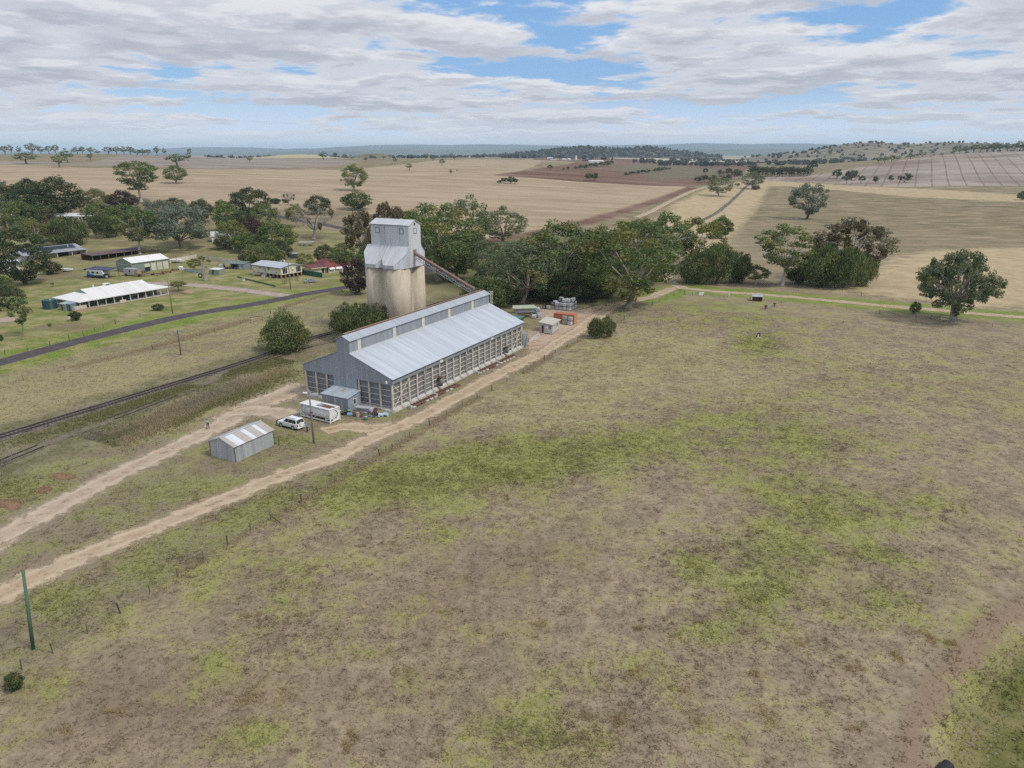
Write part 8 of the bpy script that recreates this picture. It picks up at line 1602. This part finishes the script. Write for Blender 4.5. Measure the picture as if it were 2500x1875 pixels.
# ------------------------------------------------------------------ people
def person(loc, rz, label, shirt, trousers, hair, pose, hat=False, vest=None):
    t = thing('person', label, 'person', (*loc, 0), rz)
    J = dict(pel=(0, 0, .95), waist=(0, 0, 1.08), chest=(0, .01, 1.30), neck=(0, 0, 1.47), head=(0, .02, 1.57), crown=(0, .01, 1.70),
             lhip=(-.10, 0, .90), rhip=(.10, 0, .90), lsh=(-.19, 0, 1.41), rsh=(.19, 0, 1.41)); J.update(pose)
    order = ['pel', 'waist', 'chest', 'neck', 'head', 'crown', 'lhip', 'lkn', 'lan', 'lto', 'rhip', 'rkn', 'ran', 'rto', 'lsh', 'lel', 'lwr', 'lha', 'rsh', 'rel', 'rwr', 'rha']
    rad = dict(pel=.15, waist=.13, chest=.155, neck=.06, head=.095, crown=.075, lhip=.095, rhip=.095, lkn=.065, rkn=.065, lan=.045, ran=.045, lto=.04, rto=.04, lsh=.065, rsh=.065, lel=.045, rel=.045, lwr=.033, rwr=.033, lha=.04, rha=.04)
    ed = [('pel', 'waist'), ('waist', 'chest'), ('chest', 'neck'), ('neck', 'head'), ('head', 'crown'), ('pel', 'lhip'), ('lhip', 'lkn'), ('lkn', 'lan'), ('lan', 'lto'), ('pel', 'rhip'), ('rhip', 'rkn'), ('rkn', 'ran'), ('ran', 'rto'), ('chest', 'lsh'), ('lsh', 'lel'), ('lel', 'lwr'), ('lwr', 'lha'), ('chest', 'rsh'), ('rsh', 'rel'), ('rel', 'rwr'), ('rwr', 'rha')]
    def skin(names, edges, grow, nm, root):
        me = bpy.data.meshes.new(nm); me.from_pydata([J[n] for n in names], [(names.index(a), names.index(b)) for a, b in edges], []); o = bpy.data.objects.new(nm, me); COL.objects.link(o)
        md = o.modifiers.new('s', 'SKIN'); sv = me.skin_vertices[0].data
        for i, n in enumerate(names): sv[i].radius = (rad[n] + grow,) * 2; sv[i].use_root = (n == root)
        o.modifiers.new('u', 'SUBSURF').levels = 1
        dg = bpy.context.evaluated_depsgraph_get(); m2 = bpy.data.meshes.new_from_object(o.evaluated_get(dg)); bpy.data.objects.remove(o); m2.polygons.foreach_set('use_smooth', [True] * len(m2.polygons)); return m2
    mskin = M('skin', (.42, .26, .18), .6)
    me = skin(order, ed, 0, 'body', 'pel'); me.materials.clear(); me.materials.append(mskin); link('body', me, t)
    sn = ['waist', 'chest', 'lsh', 'lel', 'rsh', 'rel']; me = skin(sn, [('waist', 'chest'), ('chest', 'lsh'), ('lsh', 'lel'), ('chest', 'rsh'), ('rsh', 'rel')], .022, 'shirt', 'chest'); me.materials.clear(); me.materials.append(shirt); link('shirt', me, t)
    sn = ['waist', 'pel', 'lhip', 'lkn', 'lan', 'rhip', 'rkn', 'ran']; me = skin(sn, [('waist', 'pel'), ('pel', 'lhip'), ('lhip', 'lkn'), ('lkn', 'lan'), ('pel', 'rhip'), ('rhip', 'rkn'), ('rkn', 'ran')], .018, 'trousers', 'pel'); me.materials.clear(); me.materials.append(trousers); link('trousers', me, t)
    for k in ('lto', 'rto'):
        a = 'lan' if k[0] == 'l' else 'ran'; MB().tube([J[a], J[k]], [.06, .05], 8).build('shoe', m_black, t, True)
    hd = Vector(J['head']); cr_ = Vector(J['crown']); MB().ball((cr_ + Vector((0, -.03, -.03))), .115, .125, .10, 10, 6).build('hair', hair, t, True)
    MB().ball(hd + Vector((0, .115, .0)), .018, .03, .025, 6, 5).build('nose', mskin, t, True); [MB().ball(hd + Vector((s * .04, .10, .03)), .014, n=6, m=4).build('eye', m_black, t) for s in (-1, 1)]; [MB().ball(hd + Vector((s * .105, 0, .0)), .018, .03, .04, 6, 4).build('ear', mskin, t, True) for s in (-1, 1)]; MB().box(-.03, hd.y + .095, hd.z - .055, .03, hd.y + .104, hd.z - .045).build('mouth', M('lips', (.30, .12, .10), .6), t)
    for s in ('l', 'r'):
        h_ = Vector(J[s + 'ha']); w_ = Vector(J[s + 'wr']); dd = (h_ - w_).normalized(); sd = dd.cross(Vector((0, 1, .1))).normalized()
        for k in range(4): b0 = h_ + sd * (k - 1.5) * .019; MB().tube([b0, b0 + dd * .045, b0 + dd * (.075 + .01 * (k in (1, 2))) + Vector((0, .02, 0))], [.010, .009, .007], 5).build('finger', mskin, t, True)
        MB().tube([h_ - dd * .03 + sd * .03, h_ + dd * .01 + sd * .06, h_ + dd * .035 + sd * .065], [.011, .010, .008], 5).build('thumb', mskin, t, True)
    if vest: me = MB().loft([[(-.16, -.15, 1.02), (.16, -.15, 1.02), (.16, .16, 1.02), (-.16, .16, 1.02)], [(-.19, -.17, 1.3), (.19, -.17, 1.3), (.19, .19, 1.3), (-.19, .19, 1.3)], [(-.15, -.10, 1.45), (.15, -.10, 1.45), (.15, .10, 1.45), (-.15, .10, 1.45)]]).build('vest', vest, t)
    return t
m_jean = M('navy trousers', (.018, .028, .055), .8); m_mint = M('pale green hi vis', (.22, .62, .50), .7); m_bshirt = M('blue work shirt', (.13, .23, .44), .8); m_hair = M('black hair', (.012, .011, .011), .6); m_btr = M('dark blue trousers', (.045, .06, .115), .8)
person((-51.3, 111.9), R(-150), 'person in a pale green top and navy trousers walking on the dirt track', m_mint, m_jean, m_hair, dict(lkn=(-.13, .08, .50), lan=(-.16, -.08, .09), lto=(-.17, .10, .04), rkn=(.14, .12, .50), ran=(.20, .20, .09), rto=(.22, .38, .04), lel=(-.27, .0, 1.14), lwr=(-.20, .20, 1.12), lha=(-.12, .28, 1.14), rel=(.27, .0, 1.14), rwr=(.20, .20, 1.14), rha=(.10, .28, 1.16), chest=(0, .0, 1.30)))
person((-34.1, 110.35), R(62 + 18), 'person in a blue shirt and dark trousers leaning at the back of the white vehicle', m_bshirt, m_btr, M('blue cap', (.10, .17, .32), .8), dict(lkn=(-.12, .05, .50), lan=(-.13, -.02, .09), lto=(-.14, .18, .04), rkn=(.12, .05, .50), ran=(.14, -.02, .09), rto=(.15, .18, .04), chest=(0, .12, 1.28), neck=(0, .22, 1.42), head=(0, .29, 1.50), crown=(0, .31, 1.62), lsh=(-.19, .17, 1.36), rsh=(.19, .17, 1.36), lel=(-.25, .34, 1.17), lwr=(-.18, .54, 1.15), lha=(-.14, .62, 1.16), rel=(.25, .34, 1.17), rwr=(.18, .54, 1.15), rha=(.14, .62, 1.16)))
# ------------------------------------------------------------------ grass that stands up from the ground
def blade_shader(m, t, b, c):
    t.put(b.inputs['Base Color'], c); b.inputs['Roughness'].default_value = 0.9; b.inputs['Specular IOR Level'].default_value = 0.1
    tr = t.n('ShaderNodeBsdfTranslucent'); t.put(tr.inputs[0], c); mx = t.n('ShaderNodeMixShader'); mx.inputs[0].default_value = 0.5
    o = m.node_tree.nodes['Material Output']; t.t.links.new(b.outputs[0], mx.inputs[1]); t.t.links.new(tr.outputs[0], mx.inputs[2]); t.t.links.new(mx.outputs[0], o.inputs[0])
def blade_mat(name, a, b_):
    m, t, b = new_mat(name); blade_shader(m, t, b, t.mix(t.attr('shade'), a, b_)); return m
def grass_mat():
    m, t, b = new_mat('standing grass'); c, h, A = ground_colour(t); r = t.attr('shade')
    blade_shader(m, t, b, t.mix(1.0, c, t.ss(r, 0, 1, 1.1, 1.6), 'MULTIPLY')); return m
def blades(name, pts, hts, wid, mat, label, nb=4, lean=.55, attrs=True, seed=0, shade=None):
    rs = np.random.RandomState(seed); n = len(pts); V = []; S = []
    Z = tz(pts[:, 0], pts[:, 1]); base = np.column_stack([pts, Z])
    for k in range(nb):
        a = rs.uniform(0, 6.283, n); d = np.column_stack([np.cos(a), np.sin(a), np.zeros(n)]); pr = np.column_stack([-d[:, 1], d[:, 0], np.zeros(n)])
        off = d * (hts * rs.uniform(.0, .5, n))[:, None]; w_ = (wid * rs.uniform(.7, 1.3, n))[:, None]; ln = rs.uniform(.2, 1.0, n) * lean
        tip = base + off + d * (hts * ln)[:, None] + np.array([0, 0, 1]) * (hts * rs.uniform(.6, 1.1, n))[:, None]
        V.append(np.stack([base + off - pr * w_ - [0, 0, .02], base + off + pr * w_ - [0, 0, .02], tip], 1).reshape(-1, 3)); S.append(np.repeat(rs.rand(n), 3))
    V = np.concatenate(V); me = mesh_np(name, V, np.arange(len(V)).reshape(-1, 3), mat)
    if attrs:
        at_ = zone_attrs(pts)
        for k, a in at_.items(): fattr(me, k, np.tile(np.repeat(a, 3), nb))
    fattr(me, 'shade', np.concatenate(S)); return tag(link(name, me), label, None, None, 'stuff')
def clear_of(pts, mats):
    k = np.ones(len(pts), bool)
    for ln, dmin in mats: k &= dist_line(pts, ln) > dmin
    return k
def in_view(pts, mg=60):
    x, y = pts[:, 0], pts[:, 1]; c, s = math.cos(PITCH), math.sin(PITCH); dep = y * c + CAM_H * s; u = CX + FPX * x / dep; v = CY - FPX * (y * s - CAM_H * c) / dep
    return (u > -mg) & (u < 2500 + mg) & (v < 1875 + mg)
def near_grass():
    rs = np.random.RandomState(21); n = 340000
    r = 36 + (215 - 36) * rs.rand(n) ** 1.15; a = np.radians(rs.uniform(-44, 44, n)); P = np.column_stack([r * np.sin(a), r * np.cos(a)]); P = P[in_view(P)]
    P = P[clear_of(P, [(TRACK1[::5], 3.0), (TRACK2[::6], 2.3), (SPUR[::4], 3.0), (TRACK3[::6], 2.4), (RAIL[::4], 1.2), (ROAD[::4], 3.2), (APRON[::4], 2.2)])]
    L = np.column_stack([P[:, 0] - WB[0], P[:, 1] - WB[1]]); lx = L @ np.array(WX); ly = L @ np.array(WY); P = P[~((lx > -.5) & (lx < 21.2) & (ly > -4.2) & (ly < 54))]
    L = P - np.array([-46.2, 100.45]); lx = L @ np.array(WX); ly = L @ np.array(WY); P = P[~((lx > -.1) & (lx < 5.5) & (ly > -.1) & (ly < 7.9))]
    sg = sdf_poly(P, GULLY); P = P[((sg < -3.4) | (sg > 1.2)) | (rs.rand(len(P)) < .35)]; P = P[(sdf_poly(P, YARD) < .3) & (sdf_poly(P, YARD2) < .3)]
    g = patches(P, G_GREEN) + .6 * patches(P, G_TAN); keep = rs.rand(len(P)) < .35 + .4 * np.clip(g, 0, 1); P = P[keep]; g = g[keep]
    h = (.06 + .11 * rs.rand(len(P)) ** 2 + .13 * np.clip(g, 0, 1) * rs.rand(len(P))) * (1 + .35 * np.clip((np.hypot(P[:, 0], P[:, 1]) - 80) / 100, 0, 1))
    blades('grass', P, h, .03 + h * .14, grass_mat(), 'short tufty pasture grass, part green and part dry', 3, 2.6, True, 5)
near_grass()
def grass_clumps():
    rs = np.random.RandomState(33); n = 60000; r = 38 + 170 * rs.rand(n) ** 1.1; a = np.radians(rs.uniform(-43, 43, n)); P = np.column_stack([r * np.sin(a), r * np.cos(a)]); P = P[in_view(P)]
    P = P[clear_of(P, [(TRACK1[::5], 3.2), (TRACK2[::6], 2.6), (TRACK3[::6], 2.6), (RAIL[::4], 2), (APRON[::4], 3), (SPUR[::4], 3)])]
    L = np.column_stack([P[:, 0] - WB[0], P[:, 1] - WB[1]]); lx = L @ np.array(WX); ly = L @ np.array(WY); P = P[~((lx > -2) & (lx < 22.5) & (ly > -6) & (ly < 80))]
    L = P - np.array([-46.2, 100.45]); lx = L @ np.array(WX); ly = L @ np.array(WY); P = P[~((lx > -.5) & (lx < 6) & (ly > -.5) & (ly < 8.4))]
    g = patches(P, G_GREEN); w_ = np.sin(P[:, 0] * .33 + 1.7 * np.sin(P[:, 1] * .21)) * np.sin(P[:, 1] * .29 + 1.3 * np.sin(P[:, 0] * .17)); keep = rs.rand(len(P)) < (.05 + .55 * np.clip(g, 0, 1)) * np.clip(.5 + w_, .05, 1.3); P = P[keep]; g = g[keep]
    k = 9; s_ = rs.uniform(.08, .34, len(P)); Q = np.repeat(P, k, axis=0) + rs.normal(size=(len(P) * k, 2)) * np.repeat(s_, k)[:, None]; h = np.repeat(.08 + .75 * s_ * rs.uniform(.6, 1.2, len(P)), k) * rs.uniform(.6, 1.1, len(Q))
    blades('grass_clumps', Q, h, .03 + h * .12, grass_mat(), 'thicker clumps of greener grass in the paddock', 2, 1.3, True, 34)
grass_clumps()
m_straw = blade_mat('dead straw grass', (0.42, 0.33, 0.21), (0.68, 0.57, 0.39))
m_rank = blade_mat('rank weeds', (0.17, 0.20, 0.06), (0.42, 0.37, 0.20))
m_lush = blade_mat('lush grass', (0.14, 0.21, 0.04), (0.30, 0.36, 0.09))
m_grey = blade_mat('grey dead weeds', (0.27, 0.23, 0.19), (0.50, 0.44, 0.36))
m_tuft = blade_mat('brown tussock', (0.38, 0.28, 0.14), (0.60, 0.49, 0.28))
def along(line, n, spread, seed, gaps=0.0):
    rs = np.random.RandomState(seed); L = np.array(line); i = np.minimum(((rs.rand(n) * .62 + rs.rand(n) * .38) * (len(L) - 1)).astype(int), len(L) - 2); f = rs.rand(n)[:, None]; p = L[i] * (1 - f) + L[i + 1] * f
    d = L[i + 1] - L[i]; d /= np.linalg.norm(d, axis=1)[:, None]; nn = np.column_stack([-d[:, 1], d[:, 0]]); p = p + nn * (rs.normal(size=n) * spread)[:, None]
    if gaps: s = np.sin(p[:, 0] * .21 + p[:, 1] * .13) + np.sin(p[:, 0] * .07 - p[:, 1] * .11 + 1); p = p[s > gaps * 2 - 1]
    return p
def strip_grass(name, lines, mat, label, h, wid, seed):
    P = np.concatenate([along(smooth_line([flat(*q) for q in ln], 2), n, sp, seed + i, gp) for i, (ln, n, sp, gp) in enumerate(lines)]); P = P[in_view(P, 100)]
    P = P[clear_of(P, [(TRACK1[::5], 2.8), (RAIL[::4], 1.6), (ROAD[::4], 3.4)])]
    rs = np.random.RandomState(seed); hh = h * rs.uniform(.5, 1.2, len(P)); blades(name, P, hh, np.full(len(P), wid), mat, label, 4, .45, False, seed)
strip_grass('tall_grass', [([(155, 1010), (230, 975), (330, 925), (440, 875), (520, 840)], 3000, 1.1, .35), ([(180, 960), (300, 915), (380, 880), (460, 850)], 1800, 1.2, .5), ([(420, 870), (520, 835), (640, 790)], 1500, 1.3, .5), ([(-30, 840), (140, 797), (330, 750), (520, 696), (640, 655), (760, 622)], 5200, .9, .1)], m_straw, 'tall pale dead grass in strips by the railway and the road', .6, .035, 31)
strip_grass('weeds', [([(-60, 985), (140, 925), (330, 860), (560, 785), (700, 742)], 6500, 1.9, .3), ([(-60, 1060), (60, 1015), (200, 960), (360, 905), (560, 830), (650, 795)], 7500, 2.6, .25), ([(560, 805), (640, 770), (700, 752)], 1500, 1.6, .2)], m_rank, 'rank green and brown weeds between the rails and the dirt track', .5, .055, 41)
strip_grass('lush_grass', [([(-60, 1085), (50, 1045), (150, 1015), (230, 990)], 1500, 1.9, .35)], m_lush, 'lush green grass on the bank above the dirt track', .35, .05, 61)
strip_grass('dead_weeds', [([(-60, 1035), (40, 1000), (150, 965), (260, 925)], 2600, 1.6, .2), ([(330, 905), (450, 860), (560, 815)], 1600, 1.5, .3)], m_grey, 'grey dead weeds beside the siding', .5, .05, 71)
strip_grass('fence_grass', [(FENCE_D[:17], 5200, .5, .2)], m_straw, 'longer dry grass along the paddock fence line', .38, .04, 51)
def tussocks():
    rs = np.random.RandomState(77); C = [flat(*q) for q in ((547, 1507), (560, 1500), (610, 1485), (1440, 1445), (1440, 1520), (1500, 1600), (1340, 1540), (1700, 1380), (1330, 1600), (730, 1610), (750, 1600), (180, 1565), (90, 1600), (490, 1335), (1275, 1280), (1500, 1495), (1325, 1345), (1985, 1385), (2010, 1420), (1955, 1440), (1900, 1500), (2040, 1380), (1280, 1540), (870, 1450), (1140, 1325), (1590, 1470), (1680, 1550), (1850, 1620))]
    P = []
    for c in C: k = rs.randint(10, 60); P.append(np.array(c) + rs.normal(size=2) * 1.5 + rs.normal(size=(k, 2)) * rs.uniform(.12, .75, 2))
    P = np.concatenate(P); blades('tussocks', P, rs.uniform(.2, .5, len(P)), np.full(len(P), .03), m_tuft, 'scattered brown tussocks in the paddock', 4, .6, False, 78)
tussocks()

# ------------------------------------------------------------------ air
def haze():
    m = bpy.data.materials.new('haze'); m.use_nodes = True; t = m.node_tree; t.nodes.clear(); o = t.nodes.new('ShaderNodeOutputMaterial'); v = t.nodes.new('ShaderNodeVolumePrincipled')
    v.inputs['Color'].default_value = (0.62, 0.82, 1.0, 1); v.inputs['Density'].default_value = HAZE_DENSITY; v.inputs['Anisotropy'].default_value = 0.0; t.links.new(v.outputs[0], o.inputs['Volume'])
    b = MB().box(-33000, -31000, -5, 33000, 33000, 380); ob = b.build('haze', m, None); tag(ob, 'thin blue air over the whole landscape', None, None, 'stuff')
HAZE_DENSITY = 6e-5
haze()
